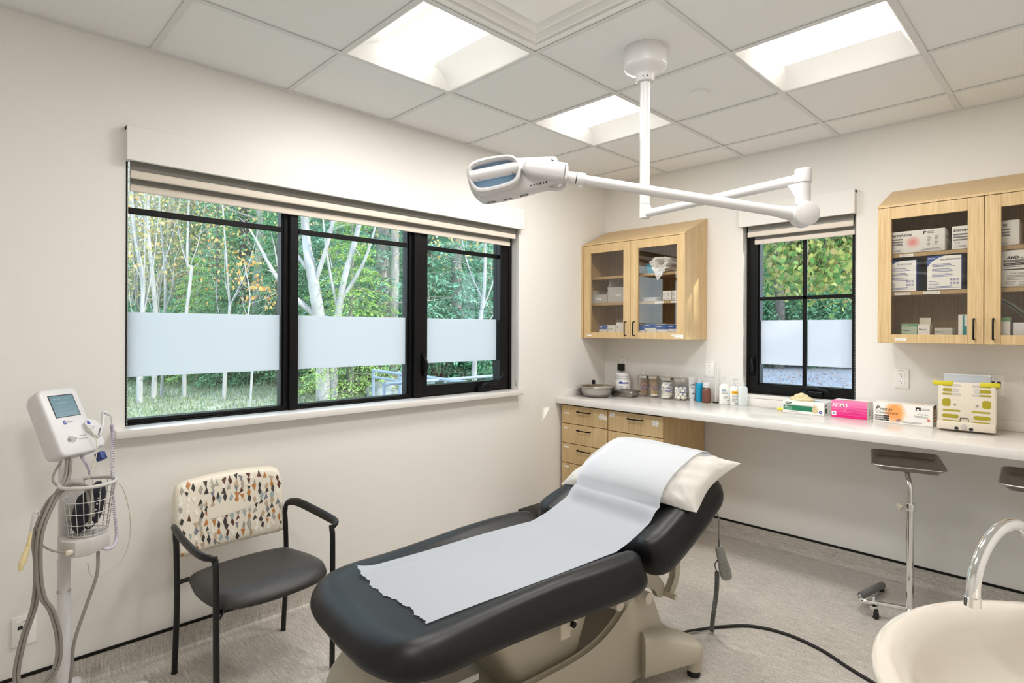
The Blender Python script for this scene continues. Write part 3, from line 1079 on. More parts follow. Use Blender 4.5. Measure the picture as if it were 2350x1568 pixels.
# foot-end housing
mb = MB(TM)
prof = [(-1.09, .012), (-1.10, .12), (-1.085, .22), (-1.05, .30), (-.995, .36), (-.93, .385), (-.90, .36), (-.93, .20), (-.95, .012)]
mb.prism(prof, -.225, .225, M_BEIGE, 'xz', bev=.014)
mb.build('foot_housing', ET, 35)
mb = MB(TM)
for y, z in ((.15, .275), (.135, .265), (-.13, .205), (.155, .19)):
    mb.box((-1.092 + (z - .2) * .28, y, z), (.008, .007, .014), M_BLKTRIM)
mb.build('screw', ET)
mb = MB(TM)      # pale accessory tray edge seen at the foot end
mb.b2((-.90, -.20, .330), (-.72, -.12, .338), M_GREYP, .003)
mb.b2((-.90, -.205, .330), (-.72, -.198, .352), M_GREYP, .002)
mb.build('side_tray', ET)
# feet
def foot(sx, sy):
    mb = MB(TM)
    if sx > 0:
        pts = [(.20, sy * .19, .145), (.30, sy * .235, .138), (.375, sy * .285, .122), (.395, sy * .300, .10)]
        mb.tube(pts, [.075, .060, .050, .040], M_BEIGE, 16, 5, flat=(1.0, .85))
        c = (.300 + .02, sy * .318)
        c = (.335, sy * .312)
        mb = MB(TM)
        rings = []
        for k in range(8):
            t = k / 7
            x = .12 + .215 * t; y = sy * (.185 + .125 * t)
            w = .085 - .026 * t; zt_ = .225 - .070 * t ** 1.3; zb_ = .04 + .038 * t
            dirv = Vector((.215, sy * .125)).normalized(); nv = Vector((-dirv.y, dirv.x))
            ring = []
            for a in range(16):
                th = 2 * PI * a / 16
                ca, sa = math.cos(th), math.sin(th)
                q = abs(ca) ** .36 * (1 if ca > 0 else -1); r_ = abs(sa) ** .36 * (1 if sa > 0 else -1)
                ring.append((x + nv.x * w * q, y + nv.y * w * q, (zt_ + zb_) / 2 + (zt_ - zb_) / 2 * r_))
            rings.append(ring)
        for e in (.6, .25):
            last = rings[-1]
            cc = Vector((0, 0, 0))
            for p in last: cc += Vector(p)
            cc /= 16
            dv = Vector((.215, sy * .125, 0)).normalized() * .018
            rings.append([tuple(cc + (Vector(p) - cc) * (e if e < .6 else .82) + dv * (1.0 if e >= .6 else .75)) for p in last])
        mb.loft(rings, M_BEIGE)
        f = mb.build('foot_arm', ET, 50)
        mb = MB(TM); mb.cyl((c[0], c[1], .028), (c[0], c[1], .10), .033, M_BEIGE, 20); mb.build('foot_sleeve', ET)
        mb = MB(TM); mb.lathe([(.001, .0), (.026, .0), (.028, .006), (.026, .018), (.020, .03)], M_RUBBER, (c[0], c[1], 0), 20); mb.build('rubber_foot', ET)
    else:
        c = (-1.03, sy * .17)
        mb = MB(TM); mb.lathe([(.001, .0), (.028, .0), (.030, .008), (.024, .03), (.02, .06)], M_RUBBER, (c[0], c[1], 0), 20); mb.build('rubber_foot', ET)
for sx in (1, -1):
    for sy in (-1, 1):
        foot(sx, sy)
# pivot barrels and the C-shaped brackets carrying the back
mb = MB(TM)
mb.cyl((.095, -.20, .378), (.095, -.262, .378), .024, M_BEIGE2, 20)
mb.cyl((-.03, -.17, .368), (-.03, -.215, .368), .022, M_BEIGE2, 20)
mb.b2((-.06, -.19, .35), (.12, .19, .40), M_BEIGE, .012)
mb.build('pivot_barrel', ET)
for s in (-1, 1):
    mb = MB(TM)
    outer = [(.30 + .155 * math.cos(R(a)) - .03, .405 + .155 * math.sin(R(a))) for a in range(-55, 66, 10)]
    inner = [(.30 + .118 * math.cos(R(a)) - .03, .405 + .118 * math.sin(R(a))) for a in range(65, -56, -10)]
    mb.prism(outer + inner, s * .155, s * .185, M_BEIGE, 'xz', bev=.004)
    mb.cyl((.345, s * .150, .292), (.345, s * .215, .292), .013, M_BEIGE2, 14)
    arc2 = [(.06, .385), (.12, .415), (.20, .425), (.27, .405), (.325, .355), (.345, .315), (.330, .280), (.30, .285), (.27, .325), (.21, .350), (.15, .345), (.06, .32)]
    mb.prism([(p.x, p.y) for p in catmull([(a, b, 0) for a, b in arc2], 3, True)], s * .130, s * .155, M_BEIGE, 'xz')
    mb.build('back_bracket', ET, 35)

# ------------------------------------------------------------------ pillow lying across the back section
PL = (.445, -.010, .026)       # centre in slope frame: along slope, across, out
PX, PY, PH = .225, .365, .074
def pillow_half(u, v):
    """u, v in -1..1; returns plan position and half thickness"""
    cu, cv = abs(u), abs(v)
    pinch = 1 - .075 * (1 - cv ** 2) * cu ** 6
    x = PX * u * (1 - .07 * math.cos(v * PI / 2) * 1.0) + .055 * (1 - u) / 2 * ((1 - v) / 2) ** 2.2 * 1.3
    y = PY * v * (1 - .085 * math.cos(u * PI / 2))
    th = PH * max(0, (1 - cu ** 3.0)) ** .58 * max(0, (1 - cv ** 4.5)) ** .52
    return x, y, th
def wr(x, y, seed):
    return .007 * math.sin(31 * x + 9 * y + seed) * math.sin(23 * y - 7 * x + seed * 2) + .0035 * math.sin(46 * y + 30 * x * y) * math.cos(12 * x) + .003 * math.sin(83 * x + 41 * y + seed) + .003 * math.sin(67 * y - 31 * x)
pil_mb = MB(BM)
N1, N2 = 60, 90
def crease(u, v):
    """gathers running in from the pinched corners"""
    s = 0
    for cu_, cv_, k, ph_ in ((1, -1, 7, .3), (-1, -1, 6, 1.1), (1, 1, 6, .7), (-1, 1, 7, 2.0)):
        du, dv = (u - cu_) * PX, (v - cv_) * PY
        d = math.hypot(du, dv)
        a = math.atan2(abs(dv), abs(du))
        s -= .011 * max(0, 1 - d / .30) * min(1, d / .05) * abs(math.sin(k * a + ph_ + 6 * d)) ** .6
    return s
def ptop(u, v):
    x, y, th = pillow_half(u, v)
    fold = 1 - min(1, th / PH * 1.2)
    ed = max(abs(u), abs(v)) ** 6
    return (PL[0] + x, PL[1] + y, PL[2] + PH * .42 + th * 1.22 + crease(u, v) * (1 - ed * .6) + wr(x, y, 1.0) * (1 - ed) + .010 * ed * math.sin(17 * y + 9 * x))
def pbot(u, v):
    x, y, th = pillow_half(u, v)
    ed = max(abs(u), abs(v)) ** 6
    return (PL[0] + x, PL[1] + y, PL[2] + PH * .42 - th * .52 + .010 * ed * math.sin(17 * y + 9 * x))
pil_mb.grid(lambda a, b: ptop(a * 2 - 1, b * 2 - 1), N1, N2, M_PILLOW)
pil_mb.grid(lambda a, b: pbot(a * 2 - 1, b * 2 - 1), N1, N2, M_PILLOW)
po = pil_mb.build('pillow', None, 80)
solo(po, 'white crumpled disposable-covered pillow on the raised head end of the black exam table', 'pillow')

# ------------------------------------------------------------------ paper sheet pulled over pillow and seat
inv_b = BM.inverted()
def pillow_top_at(l, wv):
    u = max(-1, min(1, (l - PL[0]) / (PX * .95))); v = max(-1, min(1, (wv - PL[1]) / (PY * .95)))
    x, y, th = pillow_half(u, v)
    return PL[2] + PH * .42 + th * 1.22
HWP = .243
path = []     # (frame, coordinate) centre line
def seat_pt(x):
    return TM @ Vector((x, 0, .598))
def sheet(u, v):
    """u along from the foot edge, v across from -1 to 1"""
    wv = HWP * v
    L1, L2, L3 = .84, .20, .50
    total = L1 + L2 + L3
    d = u * total
    jag = 0
    if u < .001:
        jag = .007 * math.sin(5 * v + .6) + .004 * math.sin(17 * v + 1) + .0022 * math.sin(43 * v) + .0015 * math.sin(97 * v)
    xs = -.945 - .012 * v + (0 if u > .3 else 0)
    if d <= L1:
        x = xs + d * (-.105 - xs) / L1 - jag
        curl = .022 * max(0, (v - .55) / .45) ** 1.5 * max(0, 1 - d / .10) ** 2 if v > 0 else 0
        rip = .0016 * math.sin(9 * x + 4 * v) + .0012 * math.sin(23 * v + 5 * x)
        return TM @ Vector((x, wv, ztop(x, wv) + .0050 + curl + rip))
    # bridge from seat to back, then over the pillow
    p0 = TM @ Vector((-.105, wv, ztop(-.105, wv) + .005))
    lb = .135
    p1 = BM @ Vector((lb, wv, zb(lb, wv) + .010))
    if d <= L1 + L2:
        t = (d - L1) / L2
        c = (TM @ Vector((.005, wv, .612))) * .55 + (p0 + p1) / 2 * .45
        return p0 * (1 - t) ** 2 + c * 2 * t * (1 - t) + p1 * t * t
    t = (d - L1 - L2) / L3
    l = lb + t * .560
    n0 = zb(min(l, .6), wv) + .010
    if l > .60:
        n0 = n0 - (l - .60) * .5
    ph = pillow_top_at(l, wv) + .006
    # taut line from the cushion up to the crest of the pillow
    s = min(1, max(0, (l - .155) / .14)); s = s * s * (3 - 2 * s)
    n = max(n0, n0 + (ph - n0) * s)
    uu_, vv_ = (l - PL[0]) / PX, (wv - PL[1]) / PY
    wg = min(1, max(0, (uu_ + 1.36) / .30)); wg = wg * wg * (3 - 2 * wg)
    n = max(n, n0 + (ph + .012 - n0) * wg)
    if l > PL[0] + PX * .9:
        n = n - (l - PL[0] - PX * .9) * .25
    n += .002 * math.sin(15 * wv + 11 * l)
    return BM @ Vector((l, wv, n))
mb = MB()
mb.grid(lambda a, b: sheet(a, b * 2 - 1), 96, 110, M_PAPER)
so_ = mb.build('exam_paper_sheet', None, 80)
solo(so_, 'white sheet of exam paper with torn foot edge lying over the black table', 'paper')

# ------------------------------------------------------------------ hand control hanging from the back section
HC = thing('hand_control', 'grey hand control on a coiled cord hanging below the head end of the table', 'remote control', (-1.36, -1.70, 0))
mb = MB()
hp, hb = Vector((-1.428, -1.7075, .458)), Vector((-1.402, -1.733, .315))
ax = (hb - hp).normalized()
vw = (CAM - hp).normalized()
M = frame_M(hp, ax, Vector((.7, -.7, 0)))
body = [(0, -.014), (.012, -.019), (.06, -.021), (.11, -.026), (.150, -.024), (.160, -.012), (.160, .012), (.150, .024), (.11, .026), (.06, .021), (.012, .019), (0, .014)]
mb.prism(body, -.011, .011, mat('handset_grey', srgb(142, 142, 139), .45), 'xy', M, .004)
hb_o = mb.build('handset', HC)
mb = MB()
for i in range(4):
    for s in (-1, 1):
        mb.box((.075 + i * .019, s * .009, 0), (.010, .011, .026), M_CABLE, .001, 1, M)
mb.build('button_pad', hb_o)
mb = MB()
mb.tube([(-1.452, -1.690, .640), (-1.432, -1.706, .60), (-1.430, -1.7075, .53), hp], .0034, M_CABLE, 8, 5)
mb.cyl(hp + Vector((0, 0, .035)), hp - Vector((0, 0, .004)), .0055, M_DKGREY, 10)
mb.tube([hp + ax * .06 + Vector((-.012, .012, 0)), (-1.441, -1.694, .375), (-1.436, -1.699, .347), (-1.430, -1.700, .338)], .003, M_DKGREY, 8, 5)
def coil(mb, pts, R0, r, turns, material, seg=6):
    P = catmull(pts, 12)
    n = len(P); out = []
    per = 10
    tot = turns * per
    for k in range(tot + 1):
        q = k / tot * (n - 1); i = min(int(q), n - 2); p = P[i].lerp(P[i + 1], q - i)
        t = (P[i + 1] - P[i]).normalized()
        a = t.orthogonal().normalized(); b = t.cross(a)
        th = 2 * PI * k / per
        out.append(p + a * R0 * math.cos(th) + b * R0 * math.sin(th))
    mb.tube(out, r, material, seg)
coil(mb, [(-1.430, -1.700, .338), (-1.420, -1.692, .24), (-1.390, -1.66, .09), (-1.360, -1.64, .012)], .0085, .0028, 52, M_DKGREY)
mb.tube([(-1.36, -1.64, .014), (-1.40, -1.60, .008), (-1.47, -1.56, .008), (-1.56, -1.53, .008), (-1.62, -1.52, .012)], .003, M_CABLE, 8, 4)
mb.build('coiled_cord', HC)

mb = MB()
mb.tube([(-1.62, -1.53, .0085), (-1.48, -1.545, .0075), (-1.365, -1.600, .0075), (-1.283, -1.650, .0075), (-1.170, -1.750, .0075), (-1.122, -1.893, .0075), (-1.145, -2.056, .0075), (-1.216, -2.201, .0075), (-1.30, -2.38, .0075), (-1.46, -2.62, .0075), (-1.70, -2.95, .0075), (-1.9, -3.3, .0075)], .0072, M_RUBBER, 10, 8)
solo(mb.build('electrical_cable'), 'black power cord curving across the floor from the base of the exam table', 'cord')

# ------------------------------------------------------------------ low black step in the gap behind the table
t = thing('step_stool', 'low black box-like step, only a corner showing between table and window wall', 'step stool', (-1.0, -.33, 0))
mb = MB(); mb.b2((-1.205, -.52, .205), (-.80, -.15, .235), M_BLACK, .006); mb.build('tread', t)
for x in (-1.18, -.825):
    for y in (-.495, -.175):
        mb = MB(); mb.b2((x - .018, y - .018, 0), (x + .018, y + .018, .206), M_BLACK, .003); mb.build('leg', t)

# ------------------------------------------------------------------ guest chair (local: x along its width, y towards its front)
GC = thing('guest_chair', 'black metal armchair with charcoal seat and diamond-patterned back by the window wall', 'chair', (-3.083, -.186, 0), PI + R(3.0))
CM = GC.matrix_basis.copy()
# local +x is world -x, local +y is world -y
M_TUBE = mat('black_tube', srgb(16, 16, 18), 0.42, spec=0.45)
for s in (-1, 1):
    # rear leg rises and leans into the back upright
    mb = MB(CM)
    mb.tube([(s * .240, -.008, .004), (s * .240, .020, .30), (s * .240, .012, .52), (s * .240, .004, .575), (s * .242, .006, .603)], .0115, M_TUBE, 14, 6)
    mb.cyl((s * .240, -.008, 0), (s * .240, -.008, .006), .0125, M_RUBBER, 14)
    mb.build('rear_leg', GC)
    # front leg, bending into the arm
    mb = MB(CM)
    mb.tube([(s * .238, .450, .004), (s * .240, .448, .30), (s * .241, .445, .555), (s * .241, .440, .595), (s * .243, .432, .617)], .0115, M_TUBE, 14, 6)
    mb.cyl((s * .238, .450, 0), (s * .238, .450, .005), .0125, mat('clear_glide', srgb(190, 188, 184), .3), 14)
    mb.build('front_leg', GC)
    mb = MB(CM)
    mb.tube([(s * .240, .002, .575), (s * .243, .006, .610), (s * .252, .024, .632), (s * .266, .090, .640), (s * .276, .22, .630), (s * .278, .35, .622), (s * .272, .415, .620), (s * .256, .440, .617), (s * .243, .435, .602)], [.0115, .0125, .0160, .0190, .0190, .0185, .0165, .0135, .0115], M_TUBE, 16, 6, flat=(1.0, .72))
    mb.build('arm', GC)
    mb = MB(CM)
    mb.tube([(s * .240, .022, .395), (s * .215, .030, .400), (s * .190, .06, .408), (s * .175, .16, .406), (s * .185, .34, .400), (s * .215, .425, .392), (s * .240, .446, .380)], .0095, M_TUBE, 12, 5)
    mb.build('seat_rail', GC)
seat = outl([(-.205, .075), (-.228, .14), (-.245, .26), (-.238, .38), (-.205, .455), (-.12, .498), (0, .510), (.12, .498), (.205, .455), (.238, .38), (.245, .26), (.228, .14), (.205, .075), (.12, .050), (0, .044), (-.12, .050)], 5)
def zs_(x, y):
    return .452 + .020 * (y - .05) / .45 + .010 * math.cos(x * 5) - .030 * max(0, (y - .40) / .11) ** 2 - .008
mb = MB(CM)
spc = lambda p: (max(-.09, min(.09, p[0])), .28)
mb.pad(seat, [(.05, .405), (.018, .404), (.004, .410), (0, .420), (.003, .431), (.014, lambda x, y: zs_(x, y) - .010), (.032, lambda x, y: zs_(x, y) - .003), (.055, zs_), (.085, zs_), (.12, zs_), (.16, zs_)], M_GREYVINYL, spine=spc)
mb.build('seat', GC, 60)
# patterned back
def bf(x, z, d=0.0):
    """front face of the backrest: x across, z up, d out of the face"""
    t = (z - .50) / .30
    return (x, -.002 - .040 * t - .030 * math.cos(x / .24 * PI / 2) + .014 + d, z)
M_CREAM = mat('cream_vinyl', srgb(232, 224, 208), 0.36, spec=0.5)
bo = outl([(-.237, .52), (-.240, .60), (-.239, .70), (-.232, .768), (-.205, .798), (-.12, .808), (0, .811), (.12, .808), (.205, .798), (.232, .768), (.239, .70), (.240, .60), (.237, .52), (.222, .492), (.12, .487), (0, .486), (-.12, .487), (-.222, .492)], 5)
mb = MB(CM)
spk = lambda p: (max(-.12, min(.12, p[0])), .65)
lay2 = [(.06, -.042), (.012, -.040), (.004, -.038), (0, -.030), (0, -.016), (.004, -.005), (.012, 0.003), (.026, .008), (.05, .010), (.08, .010), (.11, .010), (.135, .010)]
mb.pad(bo, lay2, M_CREAM, warp=lambda x, y, h: bf(x, y, h), spine=spk)
cols = [cmat('shard_dark', 62, 60, 58), cmat('shard_maroon', 92, 52, 46), cmat('shard_orange', 190, 124, 66), cmat('shard_tan', 190, 168, 142), cmat('shard_blue', 158, 174, 178), cmat('shard_slate', 128, 128, 140), cmat('shard_grey', 170, 166, 156), cmat('shard_white', 244, 240, 230)]
r9 = random.Random(21)
def dep_(x, z):
    e = min(.240 - abs(x), z - .487, .810 - z)
    pts = [(0, -.005), (.004, -.005), (.012, .003), (.026, .008), (.05, .010)]
    for (a, ha), (b, hb) in zip(pts, pts[1:]):
        if e <= b:
            return ha + (hb - ha) * max(0, e - a) / (b - a)
    return .010
nx, nz = 17, 11
for i in range(nx):
    for j in range(nz):
        if r9.random() < .16:
            continue
        x = -.226 + .452 * (i + .5) / nx + r9.uniform(-.006, .006)
        z = .505 + .292 * (j + (.5 if i % 2 else .15)) / nz + r9.uniform(-.004, .004)
        h, w_ = r9.uniform(.015, .024), r9.uniform(.0065, .0105)
        kind = r9.random()
        if kind < .5:
            sh = [(0, h), (w_, r9.uniform(-.006, .006)), (r9.uniform(-.003, .003), -h), (-w_, r9.uniform(-.006, .006))]
        else:
            sh = [(0, h * .8), (w_ * 1.3, -h * .6), (-w_ * .8, -h * .5 + r9.uniform(-.008, .008))]
            if r9.random() < .5:
                sh = [(a, -b) for a, b in sh]
        if any(not (.4895 < z + b < .808 and abs(x + a) < .236) for a, b in sh):
            continue
        c = Vector((0, 0))
        q = [bf(x + a, z + b, dep_(x + a, z + b) + .0016) for a, b in sh]
        cen = bf(x, z, dep_(x, z) + .0022)
        mat_ = r9.choices(cols, [5, 3, 3, 3, 3, 2, 4, 3])[0]
        mb.add(q + [cen], [(k, (k + 1) % len(q), len(q)) for k in range(len(q))], mat_)
mb.build('backrest', GC, 50)
mb = MB(CM)
for s in (-1, 1):
    mb.b2((s * .215 - .012, -.060, .56), (s * .215 + .020, -.030, .72), M_TUBE, .005)
mb.build('back_bracket', GC)

# ------------------------------------------------------------------ vital signs monitor on a rolling stand
VS = thing('vital_signs_monitor', 'white vital signs monitor with blue-grey screen on a rolling pole stand', 'medical monitor', (-3.712, -.300, 0))
px_, py_ = -3.712, -.300
mb = MB()
mb.cyl((px_, py_, .05), (px_, py_, .62), .0205, M_WHITEP, 24)
mb.cyl((px_, py_, .60), (px_, py_, 1.02), .0182, M_WHITEP, 24)
mb.lathe([(.0206, .612), (.0213, .616), (.0213, .628), (.0184, .632)], M_WHITEP, (px_, py_, 0), 24)
po_ = mb.build('pole', VS)
for q in (((px_ + .013, py_ - .016, .515), (px_ + .0165, py_ - .0195, .515)), ((px_ - .018, py_ - .010, .515), (px_ - .0225, py_ - .0115, .515))):
    mb = MB(); mb.cyl(q[0], q[1], .005, M_STEEL, 10); mb.build('set_screw', po_)
mb = MB()
mb.lathe([(.03, .085), (.045, .075), (.05, .06), (.05, .045), (.03, .04)], M_WHITEP, (px_, py_, 0), 24)
for k in range(5):
    a = R(4 + 72 * k)
    d = Vector((math.cos(a), math.sin(a), 0))
    n = Vector((-d.y, d.x, 0))
    rings = []
    for q, (ww, z0_, z1_) in zip((.02, .10, .18, .235, .262, .272), ((.03, .045, .08), (.026, .043, .075), (.026, .042, .068), (.030, .040, .062), (.026, .040, .058), (.012, .042, .054))):
        p = Vector((px_, py_, 0)) + d * q
        rings.append([tuple(p + n * (ww * cx_) + Vector((0, 0, (z0_ + z1_) / 2 + (z1_ - z0_) / 2 * sz_))) for cx_, sz_ in [(math.cos(2 * PI * j / 12), math.sin(2 * PI * j / 12)) for j in range(12)]])
    mb.loft(rings, M_WHITEP)
mb.build('star_base', VS, 50)
for k in range(5):
    a = R(4 + 72 * k)
    c = Vector((px_ + .24 * math.cos(a), py_ + .24 * math.sin(a), 0))
    mb = MB()
    n = Vector((-math.sin(a), math.cos(a), 0))
    mb.tube([c + n * .012 + Vector((0, 0, .022)), c - n * .012 + Vector((0, 0, .022))], .0218, M_DKGREY, 16)
    mb.cyl(c + Vector((0, 0, .02)), c + Vector((0, 0, .045)), .008, M_GREYP, 10)
    mb.build('caster', VS)
# neck and monitor head; face frame: origin lower left corner of the face
fo = Vector((-3.722, -.352, 1.010))
fx = Vector((.127, .083, 0)).normalized()
fy = Vector((-.0715, .104, .240)).normalized()
FM = frame_M(fo, fx, fy)          # z out of the face
fz = FM.to_3x3() @ Vector((0, 0, 1))
mb = MB()
mb.tube([(px_, py_, 1.0), (px_ + .01, py_ + .01, 1.03), (px_ + .02, py_ + .02, 1.07)], .021, M_GREYP, 16, 4)
mb.build('neck', VS)
W_, H_ = .152, .268
mb = MB(FM)
o1 = rrect(W_, H_, .022, 6, W_ / 2, H_ / 2)
def ins(d, sy=1.0, dy=0):
    return [(W_ / 2 + (x - W_ / 2) * (1 - 2 * d / W_), H_ / 2 + (y - H_ / 2) * (1 - 2 * d / H_) * sy + dy) for x, y in o1]
rings = []
for d, z in ((.009, .0), (.003, -.002), (.0, -.008), (.0, -.020)):
    rings.append([(x, y, z) for x, y in ins(d)])
rings.append([(x, y, -.055) for x, y in ins(.003)])
rings.append([(x, y, -.078 - .012 * (1 - y / H_)) for x, y in ins(.012, .98, .002)])
rings.append([(x, y, -.090 + .004 * y / H_) for x, y in ins(.03, .93, .006)])
mb.loft(rings, M_WHITEP)
# lower right lobe that holds the probe
mb.prism(rrect(.05, .085, .018, 5, W_ + .008, .055), -.060, -.004, M_WHITEP, 'xy', None, .008)
hd = mb.build('monitor_head', VS, 50)
M_SCREEN = mat('lcd_screen', srgb(96, 132, 146), 0.22, spec=0.5)
mb = MB(FM)
mb.b2((.031, .150, -.004), (.127, .240, .0006), M_PRINT)
mb.b2((.034, .152, 0), (.124, .236, .0012), M_SCREEN)
for (a, b, c) in ((.045, .222, .03), (.085, .222, .02), (.045, .205, .05), (.05, .178, .04), (.045, .163, .065)):
    mb.b2((a, b, .0012), (a + c, b + .004, .0014), cmat('lcd_text', 124, 156, 166))
mb.build('screen', hd)
mb = MB(FM)
mb.b2((.050, .121, 0), (.060, .137, .0006), M_BLUEPRINT)
mb.text('W', .009, M_LABEL, Matrix.Translation((.0515, .126, .0008)), sx=.8)
mb.text('Welch', .010, M_GREYPRINT, Matrix.Translation((.064, .1255, .0008)), sx=.8)
mb.text('Spot Vital Signs', .008, M_GREYPRINT, Matrix.Translation((.082, .054, .0006)), sx=.72)
mb.text('WelchAllyn', .007, M_GREYPRINT, Matrix.Translation((.090, .066, .0006)), sx=.72)
mb.build('printed_logo', hd)
mb = MB(FM)
mb.lathe([(.001, .0030), (.0058, .0026), (.0068, .0004)], M_CABLE, (.048, .060, 0), 20)
mb.lathe([(.0082, .0004), (.0090, .0016), (.0098, .0004)], M_GREYP, (.048, .060, 0), 24)
mb.build('power_button', hd)
# thermometer pocket with probe, and the blue probe-cover box
mb = MB(FM)
PMx = Vector((.62, -.78, 0)).normalized(); 
pock = [(.122, .080), (.150, .045), (.185, .078), (.168, .115), (.140, .125), (.118, .112)]
mb.prism(pock, -.028, .012, M_WHITEP, 'xy', None, .004)
mb.b2((.126, .103, .0126), (.138, .115, .0130), M_BLUEPRINT)
Mq = Matrix.Translation((.129, .096, .0127)) @ Matrix.Rotation(R(-28), 4, 'Z')
for k, tx in enumerate(('Welch Allyn', 'SureTemp', 'Rectal')):
    mb.text(tx, .0062, M_PRINT, Mq @ Matrix.Translation((0, -.009 * k, 0)), sx=.7)
pk = mb.build('probe_pocket', hd)
mb = MB(FM)
mb.tube([(.160, .052, .006), (.184, .088, .010), (.200, .122, .012), (.208, .138, .012), (.220, .136, .012), (.232, .124, .012)], [.0055, .006, .0065, .0085, .0075, .0035], M_WHITEP, 12, 5)
mb.sphere((.204, .134, .020), .003, M_PRINT, 8, 5)
mb.tube([(.151, .053, .0135), (.170, .080, .0135)], .0022, M_DKGREY, 6)
mb.build('thermometer_probe', hd)
mb = MB(FM)
mb.box((.164, -.020, -.030), (.026, .032, .028), cmat('probe_cover_blue', 24, 52, 120, .3), .002, 1)
mb.build('probe_cover_box', hd)
# wire basket
bc = Vector((-3.652, -.378, 0))
RZ = .912
def bring(r, z, n=40, sy=1.0):
    return [(bc.x + r * math.cos(2 * PI * k / n), bc.y + r * sy * math.sin(2 * PI * k / n), z) for k in range(n)]
mb = MB()
mb.tube(bring(.084, RZ), .0066, M_GREYP, 10, closed=True)
mb.build('basket_rim', VS)
mb = MB()
for r, z in ((.0785, .858), (.073, .815), (.067, .775)):
    mb.tube(bring(r, z), .0017, M_GREYP, 6, closed=True)
mb.tube(bring(.0605, .735), .0017, M_GREYP, 6, closed=True)
for k in range(20):
    a = 2 * PI * k / 20
    mb.tube([(bc.x + .0838 * math.cos(a), bc.y + .0838 * math.sin(a), RZ), (bc.x + .0605 * math.cos(a), bc.y + .0605 * math.sin(a), .735), (bc.x + .02 * math.cos(a), bc.y + .02 * math.sin(a), .733)], .0015, M_GREYP, 6)
mb.build('wire_basket', VS)
mb = MB()
mb.b2((px_ + .005, py_ - .022, .74), (px_ + .055, py_ + .0, .925), M_GREYP, .006)
mb.build('basket_bracket', VS)
mb = MB()
pol = [(-3.735, -.335), (-3.735, -.42), (-3.700, -.462), (-3.655, -.465), (-3.590, -.40), (-3.590, -.335)]
mb.prism(pol, .672, .728, M_GREYP, 'xy', None, .006)
pw = mb.build('power_supply', VS)
mb = MB()
mb.box((-3.715, -.452, .695), (.022, .020, .018), M_BEIGE2, .004, 1, None)
mb.build('plug', pw)
# hoses and leads
mb = MB()
H = [(-3.705, -.315, 1.0), (-3.715, -.34, .93), (-3.755, -.40, .88), (-3.795, -.43, .78), (-3.80, -.43, .66), (-3.79, -.43, .56), (-3.765, -.43, .50), (-3.745, -.42, .40), (-3.748, -.41, .30), (-3.79, -.40, .235), (-3.83, -.38, .235), (-3.852, -.36, .28), (-3.835, -.36, .40), (-3.805, -.37, .52), (-3.80, -.38, .65), (-3.805, -.39, .76), (-3.77, -.38, .86), (-3.735, -.40, .905), (-3.70, -.42, .925), (-3.665, -.44, .90), (-3.655, -.43, .80)]
mb.tube(H, .0062, M_CABLE, 10, 6)
mb.tube([Vector(p) + Vector((.010, -.006, 0)) for p in H], .0052, M_CABLE, 10, 6)
mb.tube([(-3.715, -.31, 1.0), (-3.74, -.32, .96), (-3.748, -.33, .93), (-3.735, -.34, .91), (-3.70, -.35, .91)], .004, M_CABLE, 8, 5)
mb.tube([(-3.72, -.45, .695), (-3.76, -.44, .71), (-3.79, -.42, .74), (-3.80, -.41, .80)], .0035, M_CABLE, 8, 5)
mb.build('pressure_hose', VS, props={'label': 'grey looped pressure hoses'})
mb = MB()
tip = FM @ Vector((.232, .124, .012))
coil(mb, [tip + Vector((.004, -.004, -.035)), tip + Vector((.008, .0, -.09)), (-3.575, -.36, .93), (-3.572, -.37, .80), (-3.565, -.38, .71), (-3.575, -.40, .672), (-3.60, -.41, .665), (-3.625, -.41, .69), (-3.635, -.41, .74)], .0045, .0022, 120, mat('lilac_cord', srgb(196, 190, 204), .45), 5)
mb.tube([tip, tip + Vector((.003, -.004, -.015)), tip + Vector((.004, -.004, -.037))], .0022, M_GREYP, 6, 3)
coil(mb, [FM @ Vector((.10, .0, -.04)), (-3.645, -.315, .96), (-3.635, -.32, .92)], .0045, .002, 20, mat('lilac_cord', (1, 1, 1)), 5)
mb.build('probe_cord', VS, props={'label': 'lilac coiled probe cord'})
mb = MB()
M_THIN = mat('cream_lead', srgb(212, 202, 182), .5)
mb.tube([(-3.585, -.40, .91), (-3.545, -.37, .87), (-3.515, -.33, .76), (-3.51, -.31, .66), (-3.53, -.30, .58), (-3.58, -.30, .54), (-3.63, -.31, .545), (-3.645, -.32, .60)], .0016, M_THIN, 6, 8)
mb.tube([FM @ Vector((.118, .108, .012)), FM @ Vector((.125, .07, .02)), FM @ Vector((.128, .03, .018)), FM @ Vector((.115, -.03, 0)), (-3.645, -.34, .915)], .0016, M_THIN, 6, 6)
mb.build('thin_lead', VS)
mb = MB()
mb.tube([(-3.625, -.40, .66), (-3.63, -.41, .58), (-3.66, -.41, .48), (-3.695, -.41, .36), (-3.70, -.39, .25), (-3.71, -.36, .12), (-3.70, -.35, .05), (-3.66, -.33, .008), (-3.60, -.29, .006), (-3.53, -.22, .006), (-3.50, -.19, .006), (-3.48, -.20, .006), (-3.49, -.25, .006), (-3.52, -.32, .006)], .0055, M_CABLE, 10, 6)
mb.build('mains_lead', VS)
mb = MB()
mb.tube([(-3.795, -.44, .84), (-3.80, -.445, .855), (-3.812, -.45, .84), (-3.818, -.45, .79)], .004, M_GREYP, 8, 4)
mb.tube([(-3.818, -.45, .79), (-3.826, -.455, .74), (-3.835, -.46, .69)], [.008, .012, .007], mat('aged_clip', srgb(222, 206, 160), .45), 10, 5, flat=(1, .6))
